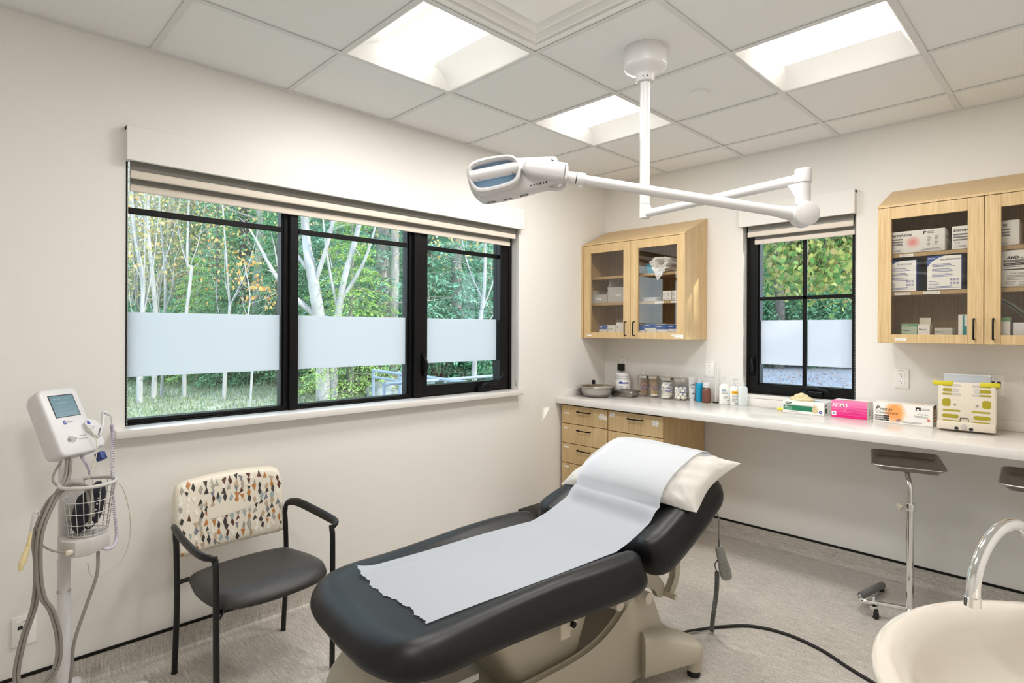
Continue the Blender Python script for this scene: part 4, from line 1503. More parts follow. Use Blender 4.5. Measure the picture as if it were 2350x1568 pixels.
mb.tube([(-3.828, -.465, .745), (-3.842, -.47, .70), (-3.846, -.47, .675)], [.006, .009, .006], mat('aged_clip', (1, 1, 1)), 10, 5)
mb.build('finger_clip', VS, props={'label': 'yellowed finger sensor clip'})

# blood pressure cuff bundled in the basket
CU = thing('blood_pressure_cuff', 'navy fabric pressure cuff stuffed in the wire basket of the monitor stand', 'blood pressure cuff', (-3.648, -.385, .74))
M_NAVY = mat('navy_fabric', srgb(27, 29, 42), .75, bump=(300, .15))
mb = MB()
for (cx_, cy_, cz_, a, b, c, rot) in ((-3.673, -.398, .812, .019, .042, .072, .3), (-3.636, -.382, .828, .028, .040, .085, -.5), (-3.648, -.350, .805, .038, .018, .065, .2)):
    rings = []
    for i in range(9):
        t = i / 8 * 2 - 1
        k = max(.05, (1 - abs(t) ** 3.2)) ** .5
        ring = []
        for j in range(18):
            th = 2 * PI * j / 18
            x = a * k * abs(math.cos(th)) ** .7 * (1 if math.cos(th) > 0 else -1)
            y = b * k * abs(math.sin(th)) ** .7 * (1 if math.sin(th) > 0 else -1)
            ring.append((cx_ + x * math.cos(rot) - y * math.sin(rot) + .012 * t, cy_ + x * math.sin(rot) + y * math.cos(rot) - .008 * t, cz_ + c * t))
        rings.append(ring)
    mb.loft(rings, M_NAVY)
mb.build('cuff_wrap', CU, 50)
mb = MB()
mb.tube([(-3.66, -.430, .905), (-3.655, -.436, .85), (-3.655, -.432, .79), (-3.658, -.425, .765)], .008, M_CABLE, 10, 5, flat=(1.3, .6))
mb.box((-3.656, -.428, .775), (.026, .012, .014), M_GREYP, .003, 1)
mb.build('cuff_tube', CU)
mb = MB()
for k in range(5):
    z = .80 + .02 * k
    mb.box((-3.640 + .004 * k, -.4225, z), (.005, .001, .004), M_LABEL)
mb.build('printed_mark', CU)
# ------------------------------------------------------------------ instrument stands
def mayo(label):
    t = thing('instrument_stand', label, 'instrument stand', (-.557, -2.294, 0), 0, 'chrome tray stands under the worktop')
    ang = R(13.9)
    ld = Vector((math.cos(ang), math.sin(ang), 0)); rd = Vector((math.sin(ang), -math.cos(ang), 0))
    tc_ = Vector((-.428, -2.250, .789))
    TMx = frame_M(tc_, ld, -rd)
    mb = MB(TMx)
    o0 = rrect(.465, .315, .045, 6)
    def rg(d, z):
        return [(x * (1 - 2 * d / .465), y * (1 - 2 * d / .315), z) for x, y in o0]
    mb.loft([rg(.034, -.0125), rg(.030, -.0125), rg(.006, .009), rg(.0035, .012), rg(.005, .0125), rg(.030, -.009), rg(.036, -.0105), rg(.06, -.0108)], M_STEEL2)
    ty_ = mb.build('tray', t)
    mb = MB(TMx)
    mb.tube([(x, y, .0125) for x, y, z in rg(.003, 0)], .0034, M_STEEL, 8, closed=True)
    mb.build('rolled_rim', ty_)
    post = Vector((-.557, -2.294, 0))
    mb = MB()
    mb.tube([tuple(post + Vector((0, 0, .50))), tuple(post + Vector((0, 0, .66))), tuple(post + Vector((.004, .004, .70))), tuple(post + Vector((.018, .012, .725))), tuple(post + Vector((.045, .022, .748))), tuple(post + Vector((.085, .034, .757)))], .0125, M_CHROME, 16, 6)
    fr = [tc_ + ld * a + rd * b + Vector((0, 0, -.0195)) for a, b in ((-.15, -.12), (.17, -.12), (.17, .12), (-.15, .12))]
    mb.tube([tuple(p) for p in fr], .006, M_CHROME, 10, closed=True)
    mb.tube([tuple(post + Vector((.06, .028, .757))), tuple(tc_ + ld * .17 + Vector((0, 0, -.020)))], .007, M_CHROME, 10)
    mb.build('tray_support', t)
    mb = MB()
    mb.cyl(post + Vector((0, 0, .055)), post + Vector((0, 0, .610)), .0160, M_CHROME, 20)
    mb.lathe([(.0205, .572), (.0215, .576), (.0215, .604), (.0205, .608), (.013, .609)], M_CHROME, tuple(post), 20)
    mb.lathe([(.019, .052), (.021, .056), (.021, .074), (.0165, .078)], M_CHROME, tuple(post), 20)
    p_ = mb.build('post', t)
    mb = MB()
    kd = Vector((-.713, .70, 0)); kc = post + Vector((0, 0, .590))
    mb.cyl(kc + kd * .018, kc + kd * .050, .0045, M_CHROME, 10)
    KM = frame_M(kc + kd * .048, Vector((0, 0, 1)), kd.cross(Vector((0, 0, 1))))
    s_ = 1 if (KM.to_3x3() @ Vector((0, 0, 1))).dot(kd) > 0 else -1
    mb.loft([[(r * (1 + .10 * math.cos(5 * 2 * PI * j / 40)) * math.cos(2 * PI * j / 40), r * (1 + .10 * math.cos(5 * 2 * PI * j / 40)) * math.sin(2 * PI * j / 40), s_ * z) for j in range(40)] for r, z in ((.006, -.006), (.0175, -.001), (.019, .005), (.0175, .012), (.008, .014))], M_BEIGE, M=KM)
    mb.build('clamp_knob', p_)
    # base: cross tube, two legs running to the wall side
    mb = MB()
    a = Vector((-.604, -2.092, .075)); b = Vector((-.545, -2.50, .075))
    mb.tube([tuple(Vector((-.43, -2.085, .055))), tuple(Vector((-.56, -2.078, .070))), (-.612, -2.088, .075), (-.624, -2.112, .075), (-.60, -2.17, .075), (-.557, -2.294, .075), (-.535, -2.42, .075), (-.520, -2.475, .075), (-.500, -2.50, .075), (-.45, -2.505, .07), (-.33, -2.490, .055)], .0125, M_CHROME, 14, 6)
    mb.build('base_tube', t)
    for q in (((-.555, -2.0785, .071), (-.225, -2.098, .030)), ((-.455, -2.504, .071), (-.150, -2.475, .030))):
        mb = MB()
        mb.tube([q[0], q[1]], .0190, M_DKGREY, 16)
        mb.sphere(q[1], .0190, M_DKGREY, 12, 8)
        mb.build('leg', t)
    for (x, y) in ((-.613, -2.150), (-.522, -2.450)):
        mb = MB()
        mb.cyl((x, y, .05), (x, y, .096), .006, M_CHROME, 10)
        mb.sphere((x, y, .098), .0075, M_CHROME, 10, 6)
        mb.lathe([(.016, .062), (.018, .058), (.016, .050), (.004, .049)], M_CHROME, (x, y, 0), 14)
        for s in (-1, 1):
            mb.prism([(-.012, .052), (.014, .052), (.004, .018), (-.006, .014), (-.012, .018)], s * .011, s * .013, M_CHROME, 'xz', Matrix.Translation((x - .004, y - .006, 0)) @ Matrix.Rotation(R(35), 4, 'Z'))
        c = mb.build('caster', t)
        mb = MB(Matrix.Translation((x - .006, y - .008, .0225)) @ Matrix.Rotation(R(35), 4, 'Z'))
        mb.tube([(0, -.009, 0), (0, .009, 0)], .0222, M_RUBBER, 20)
        mb.build('wheel', c)
    for (x, y) in ((-.235, -2.097), (-.160, -2.476)):
        mb = MB()
        mb.lathe([(.001, 0), (.016, 0), (.017, .008), (.013, .022)], M_RUBBER, (x, y, 0), 14)
        mb.build('rubber_foot', t)
    return t
m1 = mayo('chrome instrument stand with steel tray, standing in full view under the worktop')
dup(m1, (-.602, -2.808, 0), R(-10.5), 'chrome instrument stand whose tray is cut off by the right edge, nearest the sink')

# ------------------------------------------------------------------ ceiling mounted examination light
EL = thing('examination_light', 'white ceiling-mounted examination light with jointed arms over the table', 'exam light', (-1.829, -1.552, CEIL))
P = Vector((-1.829, -1.552, 0))
mb = MB()
mb.lathe([(.001, CEIL + .012), (.088, CEIL + .010), (.094, CEIL + .004), (.094, 2.636), (.092, 2.628), (.086, 2.622), (.062, 2.610), (.045, 2.601), (.040, 2.594), (.040, 2.572), (.037, 2.568), (.022, 2.5675)], M_WHITEM, tuple(P), 48)
cn = mb.build('ceiling_canopy', EL)
mb = MB()
for a in (200, 225, 320):
    mb.box(tuple(P + Vector((.0402 * math.cos(R(a)), .0402 * math.sin(R(a)), 2.580))), (.004, .004, .004), M_PRINT)
mb.build('screw', cn)
mb = MB()
mb.cyl(P + Vector((0, 0, 2.03)), P + Vector((0, 0, 2.572)), .0218, M_WHITEM, 28)
mb.cyl(P + Vector((0, 0, 1.968)), P + Vector((0, 0, 2.029)), .0222, M_WHITEM, 28)
mb.build('drop_pole', EL)
J = Vector((-1.969, -2.256, 1.987))
d1 = (J - P - Vector((0, 0, 1.987))); d1.z = 0; d1.normalize()
A0 = P + Vector((0, 0, 1.987))
mb = MB()
mb.tube([A0 + d1 * .012, A0 + d1 * .06, A0 + d1 * .40, J - d1 * .01], [.017, .0165, .0165, .0165, .0175, .0185], M_WHITEM, 20, 3)
mb.prism([(.0, .045), (.022, .040), (.034, .020), (.045, .012), (.045, -.012), (0, -.017)], -.010, .010, M_WHITEM, 'xy', frame_M(A0, d1, (0, 0, 1)), .003)
mb.prism([(-.0, -.070), (-.024, -.06), (-.040, -.03), (-.052, -.012), (-.052, .012), (0, .017)], -.012, .012, M_WHITEM, 'xy', frame_M(J, d1, (0, 0, 1)), .003)
a1 = mb.build('lower_arm', EL)
mb = MB()
tm = frame_M(J - d1 * .17 + d1.cross(Vector((0, 0, 1))) * (-.0178) + Vector((0, 0, -.004)), d1 * 1, (0, 0, 1))
nrm = tm.to_3x3() @ Vector((0, 0, 1))
mb.text('Welch Allyn', .016, M_GREYPRINT, tm, bold=.0003)
mb.build('printed_logo', a1)
mb = MB()
mb.lathe([(.001, 2.018), (.0245, 2.018), (.0262, 2.015), (.0262, 1.973), (.0250, 1.9725)], M_WHITEM, (J.x, J.y, 0), 28)
mb.cyl((J.x, J.y, 1.973), (J.x, J.y, 1.900), .0238, M_WHITEM, 28)
mb.lathe([(.0238, 1.900), (.019, 1.899), (.019, 1.895), (.0238, 1.894), (.0238, 1.884)], M_WHITEM, (J.x, J.y, 0), 24)
mb.build('swivel_post', EL)
K = Vector((J.x, J.y, 1.863))
E2 = Vector((-2.444, -1.690, 1.999))
d2 = (E2 - K).normalized()
ax2 = Vector((d2.y, -d2.x, 0)).normalized()
if ax2.dot(CAM - K) < 0:
    ax2 = -ax2
HM = frame_M(K, Vector((0, 0, 1)).cross(ax2), (0, 0, 1))
sg = 1 if (HM.to_3x3() @ Vector((0, 0, 1))).dot(ax2) > 0 else -1
mb = MB(HM)
mb.lathe([(.001, sg * .042), (.037, sg * .042), (.0395, sg * .040), (.0395, sg * .015), (.0372, sg * .0145), (.0372, sg * .0125), (.0395, sg * .012), (.0395, -sg * .018), (.037, -sg * .022), (.001, -sg * .022)], M_WHITEM, (0, 0, 0), 40)
mb.build('elbow_joint', EL)
mb = MB()
mb.tube([K + d2 * .030, K + d2 * .06, K + d2 * .09, K + d2 * .12, K + d2 * .40, E2], [.026, .0215, .0188, .0182, .0176, .0170], M_WHITEM, 24)
mb.build('upper_arm', EL)
mb = MB()
e3 = Vector((-2.4655, -1.668, 2.004))
dd = (e3 - E2).normalized()
mb.cyl(E2 - dd * .012, E2 + dd * .018, .0225, M_WHITEM, 24)
mb.cyl(E2 + dd * .018, E2 + dd * .021, .017, M_PRINT, 20)
mb.tube([E2 + dd * .021, E2 + dd * .045, E2 + dd * .07], [.0225, .021, .0205], M_WHITEM, 24)
mb.sphere(tuple(E2 + Vector((0, 0, -.024)) + dd * .004), .010, M_WHITEM, 12, 8)
mb.build('head_swivel', EL)
# lamp head: frame with x to the right of the head, y up, z towards the room
S = .001518
HC0 = Vector((-2.663, -1.475, 2.006))
HF = frame_M(HC0, (.713, -.701, 0), (0, 0, 1))
def hp_(pts):
    return [((x - 1133) * S, (407 - y) * S) for x, y in pts]
def smooth_(pts, n=4):
    return [(p.x, p.y) for p in catmull([(a, b, 0) for a, b in pts], n, True)]
body = smooth_(hp_([(1072, 402), (1075, 390), (1090, 376), (1115, 368), (1172, 360), (1225, 357), (1268, 355), (1278, 358), (1283, 376), (1286, 400), (1284, 420), (1255, 427), (1228, 434), (1180, 447), (1135, 456), (1110, 458), (1096, 450), (1083, 436), (1075, 420)]), 3)
mb = MB(HF)
mb.prism(body, -.095, .004, M_WHITEP, 'xy', None, .022)
hdm = mb.build('lamp_head', EL, 50)
loop_o = hp_([(1072, 402), (1074, 390), (1086, 378), (1110, 369), (1140, 364), (1168, 361), (1184, 367), (1194, 382), (1196, 398), (1192, 416), (1182, 430), (1160, 440), (1130, 448), (1104, 452), (1090, 446), (1080, 432), (1075, 418)])
loop_i = hp_([(1084, 402), (1086, 394), (1096, 387), (1114, 382), (1140, 376), (1162, 373), (1176, 376), (1184, 386), (1185, 398), (1182, 410), (1174, 419), (1156, 426), (1130, 433), (1108, 436), (1096, 433), (1088, 424), (1085, 413)])
lo_, li_ = smooth_(loop_o, 3), smooth_(loop_i, 3)
def mixr(a, b, t, z):
    return [(p[0] * (1 - t) + q[0] * t, p[1] * (1 - t) + q[1] * t, z) for p, q in zip(a, b)]
mb = MB(HF)
mb.loft([mixr(lo_, li_, 0, -.030), mixr(lo_, li_, 0, .020), mixr(lo_, li_, .08, .036), mixr(lo_, li_, .3, .047), mixr(lo_, li_, .6, .048), mixr(lo_, li_, .92, .038), mixr(lo_, li_, 1.0, .026), mixr(lo_, li_, 1.0, .0062)], M_WHITEP, cap=False)
mb.build('grip_frame', hdm, 50)
M_LBLUE = mat('pale_blue_shell', srgb(168, 208, 240), .4)
mb = MB(HF)
mb.loft([mixr(lo_, li_, .95, .0062), mixr(lo_, li_, .95, .0064)], M_LBLUE)
mb.build('recess_back', hdm, 50, props={'label': 'pale blue recess behind the grip'})
mb = MB(HF)
q0, q1 = hp_([(1080, 412)])[0], hp_([(1190, 389)])[0]
mb.tube([(q0[0], q0[1], .030), (q1[0], q1[1], .030)], .0205, M_WHITEP, 24)
for px__, py__ in ((1101, 421), (1177, 405)):
    a, b = hp_([(px__, py__)])[0]
    mb.box((a, b, .047), (.006, .004, .004), M_DKGREY, .001, 1)
mb.build('grip_bar', hdm)
brk = smooth_(hp_([(1198, 391), (1203, 377), (1214, 370), (1240, 372), (1294, 379), (1302, 385), (1302, 402), (1298, 417), (1288, 419), (1245, 413), (1220, 409), (1205, 402)]), 3)
mb = MB(HF)
mb.prism(brk, -.030, .045, M_WHITEP, 'xy', None, .012)
mb.build('yoke', hdm, 50)
mb = MB(HF)
def slot(px__, py__, w_, h_, z, rot=0):
    a, b = hp_([(px__, py__)])[0]
    mb.box((0, 0, 0), (w_ * S, h_ * S, .004), M_PRINT, 0, 1, Matrix.Translation((a, b, z)) @ Matrix.Rotation(rot, 4, 'Z'))
for k in range(9):
    slot(1104 + 7.2 * k, 450 - 1.55 * k, 3.2 - .2 * k, 5.4 - .5 * k, .0 - .004, R(12))
for k in range(6):
    slot(1219 + 7.0 * k, 426 - 1.6 * k, 2.4, 2.6 + .5 * k, .0015, R(8))
mb.build('vent_slot', hdm)
mb = MB(HF)
for cx_, cy_ in ((1128, 457.6), (1165, 450.2), (1204, 441.4)):
    a, b = hp_([(cx_, cy_)])[0]
    M_ = Matrix.Translation((a, b, -.046)) @ Matrix.Rotation(R(14), 4, 'Z') @ Matrix.Rotation(R(90), 4, 'X')
    mb.tube([(x, y, .001) for x, y in rrect(.030, .016, .0075, 5)], .0016, M_DKGREY, 6, closed=True, M=M_)
    mb.prism(rrect(.027, .013, .006, 5), -.001, .002, M_LENS if False else M_GREYP, 'xy', M_)
mb.build('lens_port', hdm)
mb = MB(HF)
g = hp_([(1245, 421), (1262, 429), (1284, 430), (1296, 424), (1297, 416)])
mb.tube([(x, y, -.02) for x, y in g], .007, M_WHITEP, 10, 4)
mb.build('lower_grip', hdm)

# ------------------------------------------------------------------ wash basin in the near right corner
SX, SY, SR = -2.960, -3.050, .345
VN = thing('vanity', 'white vanity stand below the wash basin', 'vanity', (SX + .05, SY - .2, 0))
mb = MB(); mb.b2((-3.27, Y0 + .003, .10), (-2.50, -2.88, .835), M_WHITEP, .004); mb.b2((-3.2, Y0 + .003, 0), (-2.56, -2.93, .10), M_GREYP); mb.build('cabinet_body', VN)
mb = MB(); mb.b2((-3.29, Y0 + .003, .835), (-2.48, -2.80, .862), M_QUARTZ, .004); mb.build('vanity_top', VN)
WB = thing('wash_basin', 'round glazed white vessel basin at the lower right corner of the view', 'sink', (SX, SY, .862))
mb = MB()
mb.lathe([(.10, .8625), (.235, .864), (.290, .885), (.322, .93), (.338, .972), (.3445, .990), (.3440, .998), (.337, 1.0045), (.322, 1.0055), (.305, .9985), (.292, .982), (.280, .955), (.262, .925), (.225, .895), (.16, .880), (.06, .875), (.03, .874)], M_SINK, (SX, SY, 0), 72)
mb.build('bowl', WB, 60)
mb = MB(); mb.lathe([(.001, .8765), (.026, .8765), (.030, .8755), (.031, .874)], M_CHROME, (SX, SY, 0), 28); mb.build('drain', WB)
FC = thing('faucet', 'chrome gooseneck faucet arching over the round white basin', 'faucet', (-2.597, -2.872, .862))
tip = Vector((-2.833, -2.809, 1.033)); pst = Vector((-2.597, -2.872, 0))
hd_ = Vector((pst.x - tip.x, pst.y - tip.y, 0)); rad_ = hd_.length / 2; hd_.normalize()
cz = 1.033
arc = [tip, tip + Vector((0, 0, .012))]
c0 = Vector((tip.x, tip.y, 1.045)) + hd_ * rad_
for k in range(1, 12):
    a = PI - PI * k / 12
    arc.append(c0 + hd_ * (rad_ * math.cos(a)) + Vector((0, 0, rad_ * .78 * math.sin(a))))
arc += [Vector((pst.x, pst.y, 1.04)), Vector((pst.x, pst.y, .95)), Vector((pst.x, pst.y, .875))]
mb = MB()
mb.tube(arc, .0102, M_CHROME, 20, 4)
mb.lathe([(.0104, 1.030), (.0118, 1.031), (.0118, 1.045), (.0104, 1.046)], M_CHROME, (tip.x, tip.y, 0), 20)
mb.build('spout', FC)
mb = MB(); mb.lathe([(.026, .8625), (.027, .868), (.022, .876), (.018, .90), (.016, .905), (.010, .906)], M_CHROME, (pst.x, pst.y, 0), 24); mb.build('base_collar', FC)
mb = MB(); mb.tube([(pst.x, pst.y, .885), (pst.x + .03, pst.y - .045, .90), (pst.x + .04, pst.y - .07, .915)], [.009, .007, .006], M_CHROME, 12); mb.build('lever', FC)

# ------------------------------------------------------------------ wall outlets
M_PLATE = mat('outlet_plate', srgb(240, 238, 235), .35)
def plate(label, c, kind, axis, tape=None):
    """axis 'x': on the counter wall; 'y': on the window wall"""
    t = thing('wall_outlet', label, 'outlet', c)
    if axis == 'x':
        M = frame_M(c, (0, -1, 0), (0, 0, 1))      # z of the frame points to -x (room)
    else:
        M = frame_M(c, (1, 0, 0), (0, 0, 1))
    mb = MB(M)
    z0 = .0065
    mb.prism(rrect(.0745, .116, .004, 3), 0.0, z0, M_PLATE, 'xy', None, .0025)
    mb.build('cover_plate', t)
    if kind == 'duplex':
        for s in (-1, 1):
            mb = MB(M)
            mb.prism(smooth_([(-.016, s * .021 - .010), (-.016, s * .021 + .010), (-.008, s * .021 + .0155), (.008, s * .021 + .0155), (.016, s * .021 + .010), (.016, s * .021 - .010), (.008, s * .021 - .0155), (-.008, s * .021 - .0155)], 3), z0, z0 + .0022, M_LABEL)
            for dx, hh in ((-.0062, .0085), (.0062, .007)):
                mb.box((dx, s * .021 + .0045, z0 + .0023), (.0018, hh, .001), M_PRINT)
            mb.lathe([(.001, z0 + .0028), (.0026, z0 + .0027), (.0026, z0 + .0018)], M_PRINT, (0, s * .021 - .007, 0), 10)
            mb.build('receptacle', t)
        if tape:
            mb = MB(M); mb.text(tape, .008, M_GREYPRINT, Matrix.Translation((-.016, .0455, z0 + .0004))); mb.build('printed_mark', t)
    else:
        mb = MB(M)
        mb.box((0, .038, z0 + .0005), (.048, .010, .0016), M_LABEL, .0004, 1)
        mb.text('DATA', .006, M_GREYPRINT, Matrix.Translation((-.007, .036, z0 + .0016)))
        mb.build('label_window', t)
        for dx in (-.012, .014):
            mb = MB(M)
            mb.box((dx, .014, z0 + .0004), (.0150, .0140, .0016), M_PRINT)
            mb.text('BA-01', .0045, M_GREYPRINT, Matrix.Translation((dx - .006, .0235, z0 + .0004)))
            mb.build('jack', t)
    return t
plate('white outlet plate low on the window wall behind the monitor stand', (-3.801, -.0005, .288), 'data', 'y')
plate('white outlet in the corner above the wipes tub, with a black adapter plugged in', (-.0005, -.186, 1.198), 'duplex', 'x', 'BA2-W1')
plate('white outlet between the corner wall cabinet and the narrow window', (-.0005, -.947, 1.190), 'duplex', 'x', 'BA2-W2')
plate('white outlet right of the narrow window, above the orange and white box', (-.0005, -2.144, 1.196), 'duplex', 'x', 'BA2-W3')
plate('white data plate with black jacks behind the yellow container', (-.0005, -2.571, 1.186), 'data', 'x')
# ------------------------------------------------------------------ things standing on the worktop
def face_x(x, y, z):
    """frame on a front facing -x: origin at (x,y,z), reading towards -y"""
    return frame_M((x, y, z), (0, -1, 0), (0, 0, 1))
def lines(mb, M, w_, n, dz, h, material, seed=0, z=.0004):
    """greeked small print: thin strips of unequal length"""
    r_ = random.Random(seed)
    for k in range(n):
        L = w_ * r_.uniform(.6, 1)
        mb.quad([(0, -k * dz, z), (L, -k * dz, z), (L, -k * dz + h, z), (0, -k * dz + h, z)], material, M)

# steel basin
bx, by = -.350, -.178
mb = MB()
mb.lathe([(.001, CT + .002), (.085, CT + .002), (.100, CT + .006), (.112, CT + .030), (.135, CT + .078), (.148, CT + .082), (.158, CT + .084), (.159, CT + .080), (.150, CT + .078), (.138, CT + .074), (.116, CT + .028), (.102, CT + .010), (.086, CT + .0055), (.001, CT + .0050)], M_STEEL, (bx, by, 0), 56)
solo(mb.build('steel_basin', None, 50), 'round stainless steel basin in the corner of the worktop', 'basin')
# lidded steel tray
ty, tx = -.326, -.182
t = thing('instrument_tray', 'rectangular steel tray with a lid, beside the steel basin', 'tray', (tx, ty, CT))
mb = MB()
rr_ = [(x, y) for x, y in rrect(.135, .215, .02, 4, tx, ty)]
def sc(k, z):
    return [(tx + (x - tx) * k, ty + (y - ty) * k, z) for x, y in rr_]
mb.loft([sc(.84, CT + .0008), sc(.88, CT + .004), sc(.96, CT + .040), sc(1.06, CT + .044), sc(1.07, CT + .042)], M_STEEL2)
mb.build('pan', t, 50)
mb = MB()
mb.loft([sc(1.04, CT + .0445), sc(1.03, CT + .047), sc(.80, CT + .055), sc(.76, CT + .054)], M_STEEL2)
mb.box((tx, ty, CT + .056), (.02, .06, .004), M_STEEL2, .0015, 1)
mb.build('lid', t, 40)
# disinfectant wipes tub
wx, wy = -.105, -.252
t = thing('wipes_tub', 'white tub of disinfectant wipes with a blue printed label', 'tub', (wx, wy, CT))
mb = MB()
mb.lathe([(.001, CT + .001), (.058, CT + .001), (.061, CT + .006), (.061, CT + .128), (.059, CT + .131), (.0615, CT + .134), (.0615, CT + .148), (.060, CT + .150), (.056, CT + .152)], M_WHITEP, (wx, wy, 0), 40)
mb.build('body', t, 40)
mb = MB(); mb.lathe([(.056, CT + .152), (.0605, CT + .153), (.0610, CT + .166), (.054, CT + .178), (.050, CT + .180), (.001, CT + .181)], M_WHITEP, (wx, wy, 0), 40); mb.build('lid', t, 40)
def wrap(mb, c, r, a0, a1, z0, z1, material, n=14, dz=.0):
    vs = []
    for k in range(n + 1):
        a = R(a0 + (a1 - a0) * k / n)
        vs += [(c[0] + r * math.cos(a), c[1] + r * math.sin(a), z0), (c[0] + r * math.cos(a), c[1] + r * math.sin(a), z1)]
    mb.add(vs, [(2 * k, 2 * k + 2, 2 * k + 3, 2 * k + 1) for k in range(n)], material)
def wtext(mb, c, r, a_mid, z, txt, size, material, sx=1.0, bold=0):
    """lettering wrapped round an upright cylinder; reads left to right from outside"""
    tmp = MB(); tmp.text(txt, size, material, Matrix.Identity(4), 'CENTER', sx=sx, bold=bold)
    vs = []
    for p in tmp.v:
        a = R(a_mid) + p.x / r
        vs.append((c[0] + r * math.cos(a), c[1] + r * math.sin(a), z + p.y))
    mb.add(vs, tmp.f, material)
mb = MB()
c = (wx, wy); A = 225
wrap(mb, c, .0614, A - 62, A + 62, CT + .012, CT + .118, M_LABEL)
wrap(mb, c, .0617, A - 40, A + 38, CT + .094, CT + .106, M_BLUEPRINT)
wrap(mb, c, .0618, A - 34, A - 12, CT + .094, CT + .112, M_BLUEPRINT, 6)
wtext(mb, c, .0620, A + 8, CT + .097, 'Oxivir Tb', .009, M_LABEL)
wtext(mb, c, .0618, A - 4, CT + .084, 'Wipes', .008, M_GREYPRINT)
for k in range(6):
    wrap(mb, c, .0617, A - 40, A - 8 + 6 * (k % 2), CT + .074 - .009 * k, CT + .0765 - .009 * k, M_GREYPRINT, 6)
rp_ = []
for k in range(24):
    a = 2 * PI * k / 24
    aa = R(A + 22) + .012 * math.cos(a) / .0617
    rp_.append((c[0] + .0620 * math.cos(aa), c[1] + .0620 * math.sin(aa), CT + .052 + .012 * math.sin(a)))
mb.tube(rp_, .0012, M_PRINT, 5, closed=True)
wtext(mb, c, .0619, A + 22, CT + .047, '1', .014, M_PRINT)
mb.build('printed_label', t)

# apothecary jars
def jar(x, y, r, h, label, word, fill):
    t = thing('glass_jar', label, 'jar', (x, y, CT), 0, 'lidded glass jars in a row on the worktop')
    mb = MB()
    mb.lathe([(.001, CT + .001), (r - .006, CT + .001), (r, CT + .007), (r, CT + h - .036), (r - .004, CT + h - .028), (r - .004, CT + h - .020)], M_JAR, (x, y, 0), 36)
    mb.build('glass_body', t, 50)
    mb = MB()
    mb.lathe([(r + .001, CT + h - .032), (r + .002, CT + h - .031), (r + .002, CT + h - .012), (r - .001, CT + h - .009), (r * .4, CT + h - .007), (.001, CT + h - .0065)], M_STEEL, (x, y, 0), 36)
    ld = mb.build('lid', t, 40)
    mb = MB()
    mb.lathe([(.001, CT + h + .014), (.0055, CT + h + .011), (.0062, CT + h + .006), (.0035, CT + h + .001), (.003, CT + h - .006), (.006, CT + h - .0068)], M_CHROME, (x, y, 0), 14)
    mb.build('knob', ld)
    # printed oval facing the room
    A = 226
    mb = MB()
    ring = []
    ry = min(.031, h * .17); rx = r * .80
    for k in range(40):
        a = 2 * PI * k / 40
        aa = R(A) + rx * math.cos(a) / r
        ring.append((x + (r + .0006) * math.cos(aa), y + (r + .0006) * math.sin(aa), CT + h * .50 + ry * math.sin(a)))
    mb.tube(ring, .0011, M_BLUEPRINT, 5, closed=True)
    for k, wd in enumerate(word):
        wtext(mb, (x, y), r + .0007, A, CT + h * .50 + (len(word) - 1) * .006 - .0045 - k * .013, wd, .0145 if len(word) == 1 else .0105, M_BLUEPRINT, sx=.9 if len(word) == 1 else .72, bold=.0002)
    for k in range(7):
        aa = R(A) + (k - 3) * .0055 / r * 1.3
        zz = CT + h * .5 - ry * math.sqrt(max(0, 1 - ((k - 3) * .0072 / rx) ** 2)) + .004
        mb.box((x + (r + .0004) * math.cos(aa), y + (r + .0004) * math.sin(aa), zz), (.003, .004, .0035 if k % 2 else .006), M_BLUEPRINT)
    mb.build('printed_oval', t)
    return t
jd = [(-.069, -.425, .0455, .178, 'first glass jar from the corner, packed with flat wooden tongue depressors', ('TONGUE', 'DEPRESSORS')),
      (-.068, -.522, .0455, .178, 'second glass jar from the corner, holding thin wooden cotton-tipped sticks', ('COTTON', 'APPLICATORS')),
      (-.090, -.645, .0515, .178, 'third glass jar from the corner, marked GAUZE and filled with white pads', ('GAUZE',)),
      (-.088, -.760, .0525, .178, 'fourth glass jar from the corner, marked COTTON and half full of cotton balls', ('COTTON',))]
for i, q in enumerate(jd):
    jar(q[0], q[1], q[2], q[3], q[4], q[5], i)
M_STICK = mat('pale_wood_stick', srgb(222, 188, 140), .6)
M_STICK2 = mat('birch_splint', srgb(226, 186, 134), .6)
M_COTTON = mat('cotton', srgb(244, 240, 232), .9, bump=(120, .5))
r5 = random.Random(5)
# tongue depressors: every one a thing of its own
x, y = jd[0][0], jd[0][1]
first = None
k = 0
spots = []
for i in range(3):
    for j in range(6):
        spots.append((-.022 + .022 * i, -.0235 + .0094 * j))
for (dx, dy) in spots:
    mb = MB(Matrix.Identity(4))
    if first is None:
        t = mb
        poly = rrect(.0165, .134, .008, 4, 0, .067)
        mb.prism(poly, -.0008, .0008, M_STICK2, 'xz')
        first = mb.build('tongue_depressor')
        solo(first, 'flat wooden tongue depressor standing in the first glass jar', 'tongue depressor', 'tongue depressors in the glass jar')
        o = first
    else:
        o = first.copy(); COL.objects.link(o)
    o.location = (x + dx * .72, y + dy, CT + .0085)
    o.rotation_euler = (R(r5.uniform(-3, 3)) - dy * 1.2, R(r5.uniform(-4, 4)) + dx * 2.0, R(r5.uniform(-8, 8)) + R(35))
